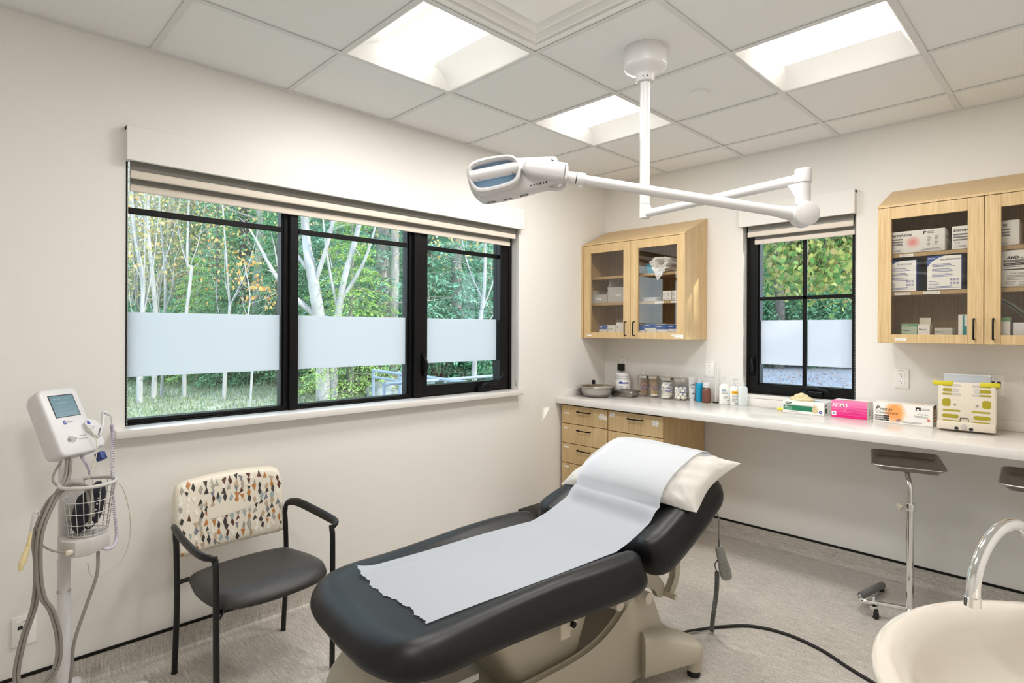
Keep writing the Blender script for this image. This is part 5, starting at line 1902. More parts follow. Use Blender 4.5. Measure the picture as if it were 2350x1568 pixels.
# cotton-tipped applicators
x, y = jd[1][0], jd[1][1]
first = None
for i in range(34):
    a = i * 2.39996; q = .031 * math.sqrt((i + .5) / 34)
    if first is None:
        st = MB(); st.cyl((0, 0, .012), (0, 0, .140), .0013, M_STICK, 8)
        first = thing('cotton_applicator', 'thin wooden cotton-tipped applicator in the second glass jar', 'cotton swab', (0, 0, 0), 0, 'cotton applicators in the glass jar')
        st.build('stick', first)
        cb = MB(); cb.sphere((0, 0, .009), .0034, M_COTTON, 8, 6, (1, 1, 2.6)); cb.build('cotton_tip', first)
        o = first
    else:
        o = dup(first, (0, 0, 0), 0, first['label'])
    o.location = (x + q * math.cos(a) * .85, y + q * math.sin(a) * .85, CT + .0085)
    o.rotation_euler = (-.10 * math.sin(a) * q / .031 + r5.uniform(-.05, .05), .10 * math.cos(a) * q / .031 + r5.uniform(-.05, .05), r5.uniform(0, 3))
# gauze pads
x, y = jd[2][0], jd[2][1]
first = None
for i in range(16):
    if first is None:
        mb = MB(); mb.box((0, 0, .0036), (.060, .060, .0070), M_COTTON, .0028, 2)
        first = mb.build('gauze_pad'); o = first
        solo(first, 'folded white gauze pad stacked in the third glass jar', 'gauze pad', 'gauze pads in the glass jar')
    else:
        o = first.copy(); COL.objects.link(o)
    o.location = (x + r5.uniform(-.004, .004), y + r5.uniform(-.004, .004), CT + .0085 + i * .0077)
    o.rotation_euler = (r5.uniform(-.02, .02), r5.uniform(-.02, .02), r5.uniform(0, 6))
# cotton balls
x, y = jd[3][0], jd[3][1]
first = None
cnt = 0
for lay_ in range(4):
    for i in range(7):
        a = 2 * PI * i / 6 + lay_ * .5; q = .0315 if i < 6 else 0
        if first is None:
            mb = MB()
            rs = []
            for ii in range(1, 9):
                th = PI * ii / 9
                rs.append([(.0142 * (1 + .10 * math.sin(3 * th + 2 * ph_)) * math.sin(th) * math.cos(ph_), .0142 * (1 + .08 * math.sin(4 * ph_ + th)) * math.sin(th) * math.sin(ph_), .0142 * math.cos(th)) for ph_ in [2 * PI * jj / 14 for jj in range(14)]])
            mb.loft(rs, M_COTTON)
            first = mb.build('cotton_ball', None, 80); o = first
            solo(first, 'white cotton ball in the half-full fourth glass jar', 'cotton ball', 'cotton balls in the glass jar')
        else:
            o = first.copy(); COL.objects.link(o)
        o.location = (x + q * math.cos(a), y + q * math.sin(a), CT + .0215 + lay_ * .0215)
        o.rotation_euler = (r5.uniform(0, 6), r5.uniform(0, 6), r5.uniform(0, 6))

# squeeze tube, bottles
t = thing('lotion_tube', 'white squeeze tube standing on its cap between the jars and the blue bottle', 'tube', (-.066, -.842, CT))
mb = MB()
rings = []
for z, a, b in ((.018, .019, .019), (.024, .0225, .0225), (.06, .0235, .020), (.12, .0250, .012), (.165, .0262, .0032), (.180, .0265, .0014)):
    n = Vector((.70, -.71))
    u_ = Vector((.71, -.70)).normalized(); v_ = Vector((.70, .71)).normalized()
    rings.append([(-.066 + u_.x * a * math.cos(th) + v_.x * b * math.sin(th), -.842 + u_.y * a * math.cos(th) + v_.y * b * math.sin(th), CT + z) for th in [2 * PI * k / 24 for k in range(24)]])
mb.loft(rings, M_WHITEP)
mb.build('tube_body', t, 50)
mb = MB(); mb.lathe([(.001, CT + .0), (.018, CT + .0), (.0185, CT + .016), (.0185, CT + .019)], M_WHITEP, (-.066, -.842, 0), 24); mb.build('cap', t)
mb = MB()
TMt = frame_M((-.066 - .70 * .0238 - .71 * .0, -.842 - .71 * .0238, CT + .03), (.71, -.70, 0), (0.04, 0.04, 1))
mb.text('MUKO', .0135, M_PRINT, TMt @ Matrix.Translation((-.017, .085, -.0035)) @ Matrix.Rotation(R(10), 4, 'Z'), shear=.2, bold=.0004)
lines(mb, TMt @ Matrix.Translation((-.016, .074, -.0020)), .03, 2, .006, .002, M_GREYPRINT, 3)
mb.text('Lubri', .011, M_PRINT, TMt @ Matrix.Translation((-.012, .026, .0026)), bold=.0004)
mb.build('printed_label', t)

t = thing('gel_bottle', 'bright blue gel bottle with a white pointed nozzle', 'bottle', (-.066, -.900, CT))
mb = MB()
M_BLUEGEL = mat('blue_gel', srgb(0, 152, 196), .25)
mb.lathe([(.001, CT + .001), (.022, CT + .001), (.0255, CT + .005), (.0255, CT + .128), (.0235, CT + .136), (.018, CT + .141)], M_BLUEGEL, (-.066, -.900, 0), 32)
mb.build('bottle_body', t, 50)
mb = MB(); mb.lathe([(.0185, CT + .138), (.0185, CT + .152), (.010, CT + .155), (.0075, CT + .160), (.0055, CT + .174), (.0025, CT + .187), (.001, CT + .188)], M_WHITEP, (-.066, -.900, 0), 24); mb.build('nozzle', t, 40)
mb = MB()
for k in range(7):
    wrap(mb, (-.066, -.900), .0258, 200, 236 + 10 * (k % 3), CT + .108 - .012 * k, CT + .110 - .012 * k, cmat('blue_text', 0, 110, 160), 5)
mb.build('printed_label', t)

t = thing('pill_bottle', 'brown medicine bottle with a wide white cap', 'bottle', (-.082, -.964, CT))
mb = MB()
M_AMBER = mat('brown_bottle', srgb(112, 70, 55), .22)
mb.lathe([(.001, CT + .001), (.028, CT + .001), (.0325, CT + .005), (.0325, CT + .088), (.030, CT + .100), (.021, CT + .108), (.020, CT + .114)], M_AMBER, (-.082, -.964, 0), 32)
mb.build('bottle_body', t, 50)
mb = MB(); mb.lathe([(.0265, CT + .110), (.0275, CT + .112), (.0265, CT + .138), (.0245, CT + .145), (.020, CT + .149), (.001, CT + .150)], M_WHITEP, (-.082, -.964, 0), 32); mb.build('cap', t, 40)

t = thing('clear_rod_stand', 'tall clear rod on a small round black foot, left of the soap bottles', 'rod stand', (-.05, -1.018, CT))
mb = MB(); mb.lathe([(.001, CT + .0005), (.021, CT + .0005), (.022, CT + .004), (.018, CT + .008), (.006, CT + .010), (.001, CT + .010)], M_RUBBER, (-.05, -1.018, 0), 24); mb.build('foot', t)
mb = MB(); mb.cyl((-.05, -1.018, CT + .008), (-.05, -1.018, CT + .300), .0058, mat('frosted_rod', srgb(232, 234, 232), .3, trans=(.3, (.95, .97, .97))), 16); mb.build('rod', t)

def pump(mb, x, y, z, hgt, dirx=(.71, -.70)):
    mb.lathe([(.013, z), (.013, z + .012), (.006, z + .014), (.004, z + .016), (.004, z + hgt - .008), (.0075, z + hgt - .007), (.0075, z + hgt)], M_WHITEP, (x, y, 0), 18)
    mb.tube([(x, y, z + hgt - .003), (x - dirx[0] * .012, y - dirx[1] * .012, z + hgt - .002), (x - dirx[0] * .030, y - dirx[1] * .030, z + hgt - .008)], [.0055, .0045, .003], M_WHITEP, 10)
t = thing('lotion_bottle', 'white pump bottle with blue and black printed lines', 'bottle', (-.085, -1.098, CT))
M_PALEB = mat('milky_plastic', srgb(240, 242, 240), .3)
mb = MB()
def ovl(cx_, cy_, a, b, z, n=28, e=.8):
    u_ = Vector((.71, -.70)); v_ = Vector((.70, .71))
    out = []
    for k in range(n):
        th = 2 * PI * k / n
        ca, sa = math.cos(th), math.sin(th)
        p = abs(ca) ** e * (1 if ca > 0 else -1) * a; q = abs(sa) ** e * (1 if sa > 0 else -1) * b
        out.append((cx_ + u_.x * p + v_.x * q, cy_ + u_.y * p + v_.y * q, z))
    return out
mb.loft([ovl(-.085, -1.098, .030, .018, CT + .001), ovl(-.085, -1.098, .034, .022, CT + .006), ovl(-.085, -1.098, .034, .022, CT + .118), ovl(-.085, -1.098, .031, .020, CT + .132), ovl(-.085, -1.098, .020, .015, CT + .145), ovl(-.085, -1.098, .013, .013, CT + .148)], M_PALEB)
mb.build('bottle_body', t, 50)
mb = MB(); pump(mb, -.085, -1.098, CT + .148, .046); mb.build('pump_head', t)
mb = MB()
TMt = frame_M((-.085 - .70 * .0224, -1.098 - .71 * .0224, CT), (.71, -.70, 0), (0, 0, 1))
lines(mb, TMt @ Matrix.Translation((-.026, .108, 0)), .046, 1, .008, .003, M_GREYPRINT, 1)
lines(mb, TMt @ Matrix.Translation((-.026, .096, 0)), .050, 1, .008, .005, cmat('sky_print', 110, 160, 200), 4)
lines(mb, TMt @ Matrix.Translation((-.026, .088, 0)), .052, 2, .008, .0030, M_GREYPRINT, 5)
lines(mb, TMt @ Matrix.Translation((-.014, .060, 0)), .034, 3, .007, .003, M_GREYPRINT, 6)
mb.prism([(.014, .030), (.018, .026), (.022, .030), (.024, .034), (.018, .0345), (.012, .034)], .0003, .0006, M_PRINT, 'xy', TMt)
mb.build('printed_label', t)

t = thing('soap_bottle', 'white pump bottle with a yellow-orange label band', 'bottle', (-.062, -1.158, CT))
mb = MB()
q = (-.062, -1.158)
mb.loft([ovl(*q, .024, .018, CT + .001), ovl(*q, .027, .021, CT + .005), ovl(*q, .027, .021, CT + .112), ovl(*q, .024, .019, CT + .126), ovl(*q, .013, .013, CT + .134)], M_PALEB)
mb.build('bottle_body', t, 50)
mb = MB(); pump(mb, q[0], q[1], CT + .134, .052, (-.71, .70)); mb.build('pump_head', t)
mb = MB()
TMt = frame_M((q[0] - .70 * .0214, q[1] - .71 * .0214, CT), (.71, -.70, 0), (0, 0, 1))
mb.quad([(-.024, .078, .0004), (.024, .078, .0004), (.024, .100, .0004), (-.024, .100, .0004)], cmat('amber_label', 244, 186, 40), TMt)
lines(mb, TMt @ Matrix.Translation((-.010, .088, .0003)), .03, 2, .007, .003, cmat('ochre_print', 180, 110, 20), 2)
lines(mb, TMt @ Matrix.Translation((-.022, .066, 0)), .044, 6, .008, .0025, M_GREYPRINT, 8)
lines(mb, TMt @ Matrix.Translation((-.002, .014, 0)), .022, 1, .008, .003, M_PRINT, 8)
mb.build('printed_label', t)

t = thing('plastic_jug', 'milky plastic jug between the soap bottles and the window', 'jug', (-.058, -1.220, CT))
mb = MB()
q = (-.058, -1.220)
mb.loft([ovl(*q, .030, .014, CT + .001), ovl(*q, .032, .016, CT + .005), ovl(*q, .032, .016, CT + .118), ovl(*q, .029, .014, CT + .130), ovl(*q, .012, .011, CT + .138), ovl(*q, .012, .011, CT + .145)], mat('cloudy_jug', srgb(236, 242, 242), .35, trans=(.4, (.95, .98, 1))))
mb.build('jug_body', t, 50)
mb = MB(); mb.lathe([(.0135, CT + .143), (.0135, CT + .157), (.001, CT + .158)], M_WHITEP, (q[0], q[1], 0), 18); mb.build('cap', t)

# adapter plugged into the corner outlet, lead to the small black clip behind the basin
t = thing('power_adapter', 'black plug-in power adapter in the corner outlet with a thin lead', 'power adapter', (-.03, -.180, 1.165))
mb = MB(); mb.b2((-.050, -.208, 1.138), (-.0095, -.160, 1.196), M_BLKTRIM, .004); mb.build('adapter_body', t)
mb = MB()
mb.tube([(-.03, -.184, 1.138), (-.03, -.17, 1.08), (-.035, -.13, 1.0), (-.05, -.10, .975), (-.09, -.075, .965), (-.15, -.048, .985), (-.20, -.042, 1.035)], .0022, M_RUBBER, 8, 6)
mb.tube([(-.05, -.10, .975), (-.10, -.30, .9575), (-.08, -.33, .956), (-.055, -.33, .956)], .0022, M_RUBBER, 8, 6)
mb.build('lead', t)
t = thing('clip_stand', 'small black clip standing behind the steel basin', 'clip', (-.215, -.042, CT))
mb = MB(); mb.box((-.215, -.042, CT + .082), (.020, .024, .062), M_BLKTRIM, .003, 1); mb.build('clip_body', t)
mb = MB(); mb.cyl((-.215, -.042, CT), (-.215, -.042, CT + .054), .005, M_BLKTRIM, 10); mb.lathe([(.001, CT + .0005), (.018, CT + .0005), (.018, CT + .004), (.004, CT + .006)], M_BLKTRIM, (-.215, -.042, 0), 16); mb.build('stand', t)

# scissors
t = thing('scissors', 'steel scissors with yellow plastic grips left of the green glove box', 'scissors', (-.075, -1.44, CT))
M_YEL = mat('yellow_plastic', srgb(236, 218, 40), .4)
mb = MB()
for s in (-1, 1):
    Mx = Matrix.Translation((-.085, -1.455, CT + .007 + .002 * s)) @ Matrix.Rotation(R(98 + 6 * s), 4, 'Z')
    mb.prism([(0, -.005), (.02, -.006), (.10, -.001), (.10, .001), (.02, .006), (0, .005)], -.001, .001, M_STEEL, 'xy', Mx)
mb.lathe([(.001, CT + .012), (.004, CT + .0115), (.0045, CT + .006)], M_STEEL, (-.086, -1.444, 0), 12)
mb.build('blades', t)
for s in (-1, 1):
    mb = MB()
    c = Vector((-.085 + s * .014, -1.490, CT + .008))
    mb.tube([(c.x + .012 * math.cos(a), c.y + .017 * math.sin(a), c.z) for a in [2 * PI * k / 20 for k in range(20)]], .0055, M_YEL, 10, closed=True)
    mb.build('finger_grip', t)

# glove box with green band
def carton(name, label, cat, x0, x1, y0, y1, h, material, z=None, par_name='carton', bev=.001):
    """y0 > y1; front face at x0"""
    z = CT if z is None else z
    t = thing(name, label, cat, ((x0 + x1) / 2, (y0 + y1) / 2, z))
    mb = MB(); mb.b2((x0, y1, z + .0005), (x1, y0, z + h), material, bev, 1)
    mb.build(par_name, t)
    return t
M_CARD = mat('white_card', srgb(236, 234, 230), .55)
M_GREEN = cmat('green_print', 18, 118, 82)
gx0, gy0, gy1, gh = -.168, -1.530, -1.775, .078
t = carton('glove_box', 'white and green box of vinyl gloves with a cream glove puffing out of its top', 'glove box', gx0, -.028, gy0, gy1, gh, M_CARD)
mb = MB()
F = face_x(gx0 - .0003, gy0, CT)
W_ = gy0 - gy1
mb.quad([(.004, .050, 0), (W_ * .80, .050, 0), (W_ * .86, .018, 0), (.004, .018, 0)], M_GREEN, F)
mb.quad([(.004, .056, 0), (W_ * .72, .056, 0), (W_ * .72, .050, 0), (.004, .050, 0)], M_GREYP, F)
mb.prism(smooth_([(.014, .066), (.034, .072), (.054, .066), (.048, .060), (.034, .056), (.020, .060)], 3), .0002, .0005, cmat('dark_green', 26, 62, 54), 'xy', F)
mb.text('CURAD', .0095, M_LABEL, F @ Matrix.Translation((.0185, .0615, .0007)), sx=.8, bold=.0002)
mb.text('VINYL', .0085, M_LABEL, F @ Matrix.Translation((.012, .042, .0004)), sx=.8, bold=.0002)
mb.text('EXAM GLOVES', .0085, M_LABEL, F @ Matrix.Translation((.012, .033, .0004)), sx=.8, bold=.0002)
lines(mb, F @ Matrix.Translation((.012, .027, 0)), .065, 2, .005, .0018, cmat('pale_green', 150, 200, 175), 4)
lines(mb, F @ Matrix.Translation((.012, .008, 0)), .12, 1, .005, .002, M_GREYPRINT, 4)
hand = [(.185, .010), (.205, .012), (.208, .030), (.216, .040), (.213, .044), (.204, .038), (.203, .058), (.199, .058), (.197, .042), (.194, .062), (.190, .062), (.190, .042), (.186, .060), (.182, .058), (.184, .038), (.178, .048), (.174, .046), (.180, .026)]
mb.prism(hand, .0003, .0006, cmat('glove_print', 214, 190, 150), 'xy', F)
mb.lathe([(.001, .0008), (.0095, .0008), (.0095, .0003)], M_BLUEPRINT, (.225, .020, 0), 20, M=F)
mb.text('M', .011, M_LABEL, F @ Matrix.Translation((.2205, .0162, .001)), bold=.0003)
S2 = frame_M((gx0, gy1 - .0003, CT), (1, 0, 0), (0, 0, 1))
mb.quad([(.02, .052, .0002), (.05, .052, .0002), (.05, .064, .0002), (.02, .064, .0002)], M_GREYPRINT, S2)
mb.quad([(.02, .012, .0002), (.06, .012, .0002), (.06, .044, .0002), (.02, .044, .0002)], cmat('dark_green', 1, 1, 1), S2)
mb.quad([(-.02 + .0, -.09, .0003), (.02, -.09, .0003), (.02, -.17, .0003), (-.02, -.17, .0003)], cmat('teal_print', 86, 130, 136), Matrix.Translation((-.095, gy0 - .06, CT + gh)))
mb.build('printed_label', t)
t2 = thing('disposable_glove', 'crumpled cream vinyl glove sticking out of the green and white box', 'glove', (-.10, -1.62, CT + gh))
mb = MB()
M_GLOVE = mat('cream_glove', srgb(240, 228, 186), .5, trans=(.25, (.95, .9, .7)))
r8 = random.Random(3)
def lump(c, r_, sc_):
    rs = []
    for ii in range(1, 9):
        th = PI * ii / 9
        rs.append([(c[0] + sc_[0] * r_ * (1 + .18 * math.sin(4 * th + 3 * ph_ + c[1] * 90)) * math.sin(th) * math.cos(ph_), c[1] + sc_[1] * r_ * (1 + .16 * math.sin(3 * ph_ + 2 * th + c[0] * 70)) * math.sin(th) * math.sin(ph_), c[2] + sc_[2] * r_ * math.cos(th)) for ph_ in [2 * PI * jj / 18 for jj in range(18)]])
    mb.loft(rs, M_GLOVE)
for (dy, dz, r_, sc_) in ((-.03, .010, .016, (1.5, 1.4, .9)), (-.055, .018, .020, (1.3, 1.2, 1.2)), (-.08, .024, .021, (1.2, 1.2, 1.2)), (-.105, .018, .019, (1.3, 1.2, 1.1)), (-.13, .010, .017, (1.2, 1.2, .9)), (-.152, .006, .012, (1, 1.3, .8)), (-.085, .006, .03, (1.3, 2.2, .6))):
    lump((-.10 + r8.uniform(-.008, .008), -1.55 + dy * .9, CT + gh + dz), r_, sc_)
mb.build('crumpled_glove', t2, 80)

# papers on the sill
for k, (lbl, dx, dy, rz_) in enumerate((('printed card lying on the sill of the narrow window, behind the pink box', .035, -1.79, 4), ('white printed sheet under the card on the narrow window sill', .030, -1.70, -3))):
    mb = MB(Matrix.Translation((dx, dy, VZ0 - .0015 + .0012 * (1 - k))) @ Matrix.Rotation(R(rz_), 4, 'Z'))
    mb.box((0, 0, .0004), (.070, .17, .0007), M_CARD)
    for j in range(3):
        mb.box((-.02 + .02 * j, .01 * j, .00085), (.004, .09 - .02 * j, .0002), M_GREYPRINT)
    mb.box((.022, -.06, .00085), (.012, .03, .0002), M_PRINT)
    solo(mb.build('paper_card' if k == 0 else 'paper_sheet'), lbl, 'paper')

# pink mask box
px0, py0_, py1_, ph = -.152, -1.812, -2.003, .102
M_PINK = mat('pink_card', srgb(228, 40, 136), .5)
t = carton('mask_box', 'pink box of masks marked ASTM 3', 'mask box', px0, -.030, py0_, py1_, ph, M_CARD)
mb = MB()
F = face_x(px0 - .0003, py0_, CT)
W_ = py0_ - py1_
bands = [srgb(240, 130, 178), srgb(238, 110, 168), srgb(234, 92, 158), srgb(230, 70, 148), srgb(226, 44, 138), srgb(222, 14, 124)]
for k, c_ in enumerate(bands):
    z1_, z0_ = ph * (1 - k / 6), ph * (1 - (k + 1) / 6)
    mb.quad([(0, z0_ + .0005, 0), (W_, z0_ + .0005, 0), (W_, z1_, 0), (0, z1_, 0)], mat('pink_%d' % k, c_, .5), F)
mb.text('ASTM 3', .030, M_LABEL, F @ Matrix.Translation((.004, .064, .0004)), sx=.86, bold=.0006)
mb.quad([(.002, .012, .0003), (.026, .012, .0003), (.026, .036, .0003), (.002, .036, .0003)], M_LABEL, F)
mb.quad([(.006, .018, .0005), (.020, .018, .0005), (.020, .028, .0005), (.006, .028, .0005)], cmat('teal_print', 1, 1, 1), F)
M_MAG = cmat('magenta_print', 190, 10, 100)
for (a, b, wd, tx) in ((.140, .058, .05, 'PROCEDURAL'), (.086, .048, .1, 'WITH EARLOOP MASK'), (.120, .036, .08, 'MASQUE MEDICAL'), (.060, .026, .14, 'HIGH FILTRATION BARRIER')):
    mb.text(tx, .0085, M_MAG, F @ Matrix.Translation((a, b, .0004)), sx=min(1, wd / (.0052 * len(tx))))
mb.lathe([(.0035, .0006), (.0045, .0003)], M_LABEL, (.073, .043, 0), 14, M=F)
Tq = Matrix.Translation((0, 0, CT + ph + .0003))
mb.quad([(px0 + .001, py1_ + .001, 0), (px0 + .06, py1_ + .001, 0), (px0 + .06, py0_ - .001, 0), (px0 + .001, py0_ - .001, 0)], mat('pink_0', (1, 1, 1)), Tq)
mb.quad([(px0 + .02, py0_ - .10, .0002), (px0 + .05, py0_ - .10, .0002), (px0 + .05, py0_ - .03, .0002), (px0 + .02, py0_ - .03, .0002)], cmat('coral_print', 232, 130, 110), Tq)
S2 = frame_M((px0, py1_ - .0003, CT), (1, 0, 0), (0, 0, 1))
lines(mb, S2 @ Matrix.Translation((.03, .050, 0)), .05, 4, .010, .003, M_GREYPRINT, 9)
mb.build('printed_label', t)

# orange and white glove box
ox0, oy0, oy1, oh = -.172, -2.040, -2.322, .114
t = carton('surgical_glove_box', 'long white box with an orange printed patch, left of the yellow container', 'glove box', ox0, -.052, oy0, oy1, oh, M_CARD)
mb = MB()
F = face_x(ox0 - .0003, oy0, CT)
W_ = oy0 - oy1
r6 = random.Random(6)
M_OR = [cmat('orange_a', 246, 160, 84), cmat('orange_b', 248, 184, 120), cmat('orange_c', 247, 204, 160), cmat('orange_d', 244, 222, 196)]
nxg, nyg = 30, 26
for i in range(nxg):
    for j in range(nyg):
        u_, v_ = (i + .5) / nxg, (j + .5) / nyg
        d = math.hypot((u_ - .5) / .5, (v_ - .5) / .62)
        if d > 1.02: continue
        k = 0 if d < .62 else 1 if d < .78 else 2 if d < .92 else 3
        a, b = .052 + .105 * u_, .006 + .106 * v_
        mb.quad([(a, b, 0), (a + .0030, b, 0), (a + .0030, b + .0036, 0), (a, b + .0036, 0)], M_OR[k], F)
mb.quad([(.075, .03, -.0001), (.140, .03, -.0001), (.140, .104, -.0001), (.075, .104, -.0001)], M_OR[1], F)
mb.text('P', .040, M_PRINT, F @ Matrix.Translation((.008, .066, .0006)), shear=.35, sx=.9)
mb.text('restige', .026, M_PRINT, F @ Matrix.Translation((.034, .070, .0006)), sx=.86)
mb.text('Chloroprene', .023, M_PRINT, F @ Matrix.Translation((.016, .050, .0006)), sx=.86)
for k, tx in enumerate(('POWDER FREE', 'CHLOROPRENE', 'SURGICAL GLOVES')):
    mb.quad([(.008, .034 - .0115 * k, .0004), (.078, .034 - .0115 * k, .0004), (.078, .042 - .0115 * k, .0004), (.008, .042 - .0115 * k, .0004)], M_PRINT, F)
    mb.text(tx, .0070, M_LABEL, F @ Matrix.Translation((.010, .0355 - .0115 * k, .0007)), sx=.85)
mb.quad([(.205, .080, .0004), (.210, .080, .0004), (.210, .096, .0004), (.205, .096, .0004)], M_PRINT, F)
mb.quad([(.205, .092, .0004), (.228, .092, .0004), (.228, .101, .0004), (.205, .101, .0004)], M_PRINT, F)
mb.quad([(.220, .082, .0004), (.228, .082, .0004), (.228, .092, .0004), (.220, .092, .0004)], M_PRINT, F)
lines(mb, F @ Matrix.Translation((.232, .094, .0003)), .038, 2, .006, .002, M_GREYPRINT, 2)
mb.text('25 Sterile Pairs', .0098, M_PRINT, F @ Matrix.Translation((.212, .060, .0006)), sx=.8, shear=.15)
lines(mb, F @ Matrix.Translation((.198, .052, .0003)), .072, 2, .006, .002, M_GREYPRINT, 5)
mb.lathe([(.001, .0009), (.0065, .0009), (.0065, .0003)], cmat('red_dot', 206, 70, 60), (.264, .034, 0), 18, M=F)
mb.text('7', .008, M_LABEL, F @ Matrix.Translation((.2617, .031, .0011)))
mb.text('XXC', .0095, M_PRINT, F @ Matrix.Translation((.118, .020, .0006)), bold=.0003)
mb.tube([(.121 + .0085 * math.cos(a), .016 + .006 * math.sin(a), .0006) for a in [2 * PI * k / 16 for k in range(16)]], .0009, M_BLUEPRINT, 5, closed=True, M=F)
lines(mb, F @ Matrix.Translation((.140, .014, .0003)), .13, 2, .005, .0018, M_GREYPRINT, 7)
S2 = frame_M((ox0, oy1 - .0003, CT), (1, 0, 0), (0, 0, 1))
for k in range(4):
    mb.quad([(.03, .022 + .018 * k, .0002), (.085, .022 + .018 * k, .0002), (.085, .032 + .018 * k, .0002), (.03, .032 + .018 * k, .0002)], cmat('ochre_print', 1, 1, 1), S2)
mb.quad([(.02, .092, .0002), (.09, .092, .0002), (.09, .114, .0002), (.04, .112, .0002)], M_PRINT, S2)
Tq = Matrix.Translation((0, 0, CT + oh + .0003))
mb.quad([(ox0 + .02, oy0 - .24, 0), (ox0 + .06, oy0 - .24, 0), (ox0 + .06, oy0 - .16, 0), (ox0 + .02, oy0 - .16, 0)], M_OR[2], Tq)
mb.build('printed_label', t)

# locked sharps container in its slotted bracket (leaning face towards the room)
t = thing('sharps_container', 'yellow sharps container in a cream slotted locking bracket, at the right end of the worktop', 'sharps container', (-.22, -2.475, CT))
PW, PHH = .236, .238
tilt = R(7)
SF = frame_M((-.252, -2.357, CT + .0215), (.045, -1, 0), (math.sin(tilt), 0, math.cos(tilt)))     # x along the face, y up it, z out to the room
if (SF.to_3x3() @ Vector((0, 0, 1))).x > 0:
    raise RuntimeError('sharps frame')
M_OLIVE = mat('olive_yellow', srgb(160, 148, 14), .4)
mb = MB(SF)
mb.prism(rrect(PW, PHH, .014, 4, PW / 2, PHH / 2), -.006, 0, M_BEIGE2, 'xy', None, .002)
for xx in (.0, PW):
    mb.b2((xx - .002, .004, -.075), (xx + .002, PHH - .03, -.002), M_BEIGE2)
mb.build('bracket_face', t)
def rr2(u0_, u1_, v0_, v1_, r_):
    return rrect((u1_ - u0_) * PW, (v1_ - v0_) * PHH, min(r_, (v1_ - v0_) * PHH * .49), 4, (u0_ + u1_) / 2 * PW, PHH - (v0_ + v1_) / 2 * PHH)
tops = [(.075, .40, .055, .095), (.08, .37, .145, .215), (.075, .40, .255, .290), (.09, .40, .615, .650), (.08, .37, .715, .795), (.09, .40, .845, .882)]
for (a, b, c_, d) in tops:
    for mirror in (0, 1):
        a_, b_ = (a, b) if not mirror else (1 - b, 1 - a)
        mb = MB(SF)
        mb.prism(rr2(a_ - .008, b_ + .008, c_ - .008, d + .008, .012), .0, .0003, M_BEIGE, 'xy')
        mb.prism(rr2(a_, b_, c_, d, .012), .0003, .0006, M_OLIVE, 'xy')
        if c_ < .3:
            m0, m1 = ((.235, .40) if not mirror else (.60, .73))
            mb.prism(rr2(max(m0, a_), min(m1, b_), c_, d, .006), .0006, .0009, M_GREYP, 'xy')
        mb.build('slot_window', t)
for mirror in (0, 1):
    a_, b_ = (.075, .225) if not mirror else (.775, .925)
    mb = MB(SF); mb.prism(rr2(a_, b_, .375, .545, .010), .0, .0006, M_OLIVE, 'xy'); mb.build('square_window', t)
for uu_ in (.30, .69):
    mb = MB(SF)
    mb.lathe([(.001, .002), (.0055, .002), (.0065, 0)], M_STEEL, (uu_ * PW, PHH * .50, 0), 16)
    mb.box((uu_ * PW, PHH * .50, .0022), (.006, .0016, .0006), M_PRINT)
    mb.build('screw', t)
mb = MB(SF)
mb.b2((-.002, -.012, -.07), (PW + .002, .032, .022), M_BEIGE2, .006)
for uu_ in (.345, .60):
    mb.prism(rrect(.018, .016, .007, 4, uu_ * PW, -.003), .0222, .0226, M_PRINT, 'xy')
ba = mb.build('base_ledge', t)
mb = MB(SF)
mb.lathe([(.001, .029), (.0085, .029), (.0105, .027), (.0115, .0222)], M_CHROME, (.47 * PW, .008, 0), 24)
mb.box((.47 * PW, .008, .0294), (.0015, .006, .0008), M_PRINT)
mb.build('lock', ba)
mb = MB(SF)
mb.tube([(.40 * PW, .036, .001), (.40 * PW, .052, .004), (.54 * PW, .052, .004), (.54 * PW, .036, .001)], .0018, M_PRINT, 6)
mb.build('latch_bar', ba)
mb = MB(SF)
mb.b2((.010, .004, -.112), (PW - .010, PHH - .012, -.008), M_OLIVE, .008)
for (a, b) in ((-.024, .062), (PW - .062, PW + .016)):
    mb.b2((a, PHH - .018, -.09), (b, PHH + .004, .003), mat('lime_yellow', srgb(206, 194, 30), .4), .003)
mb.build('container_body', t)
mb = MB(SF)
mb.b2((.020, PHH - .02, -.105), (PW - .022, PHH + .038, -.018), mat('pale_blue_lid', srgb(196, 204, 214), .4), .003)
mb.b2((.018, PHH + .036, -.107), (PW - .020, PHH + .046, -.016), mat('clear_lid', srgb(222, 226, 230), .3), .003)
mb.build('lid', t)

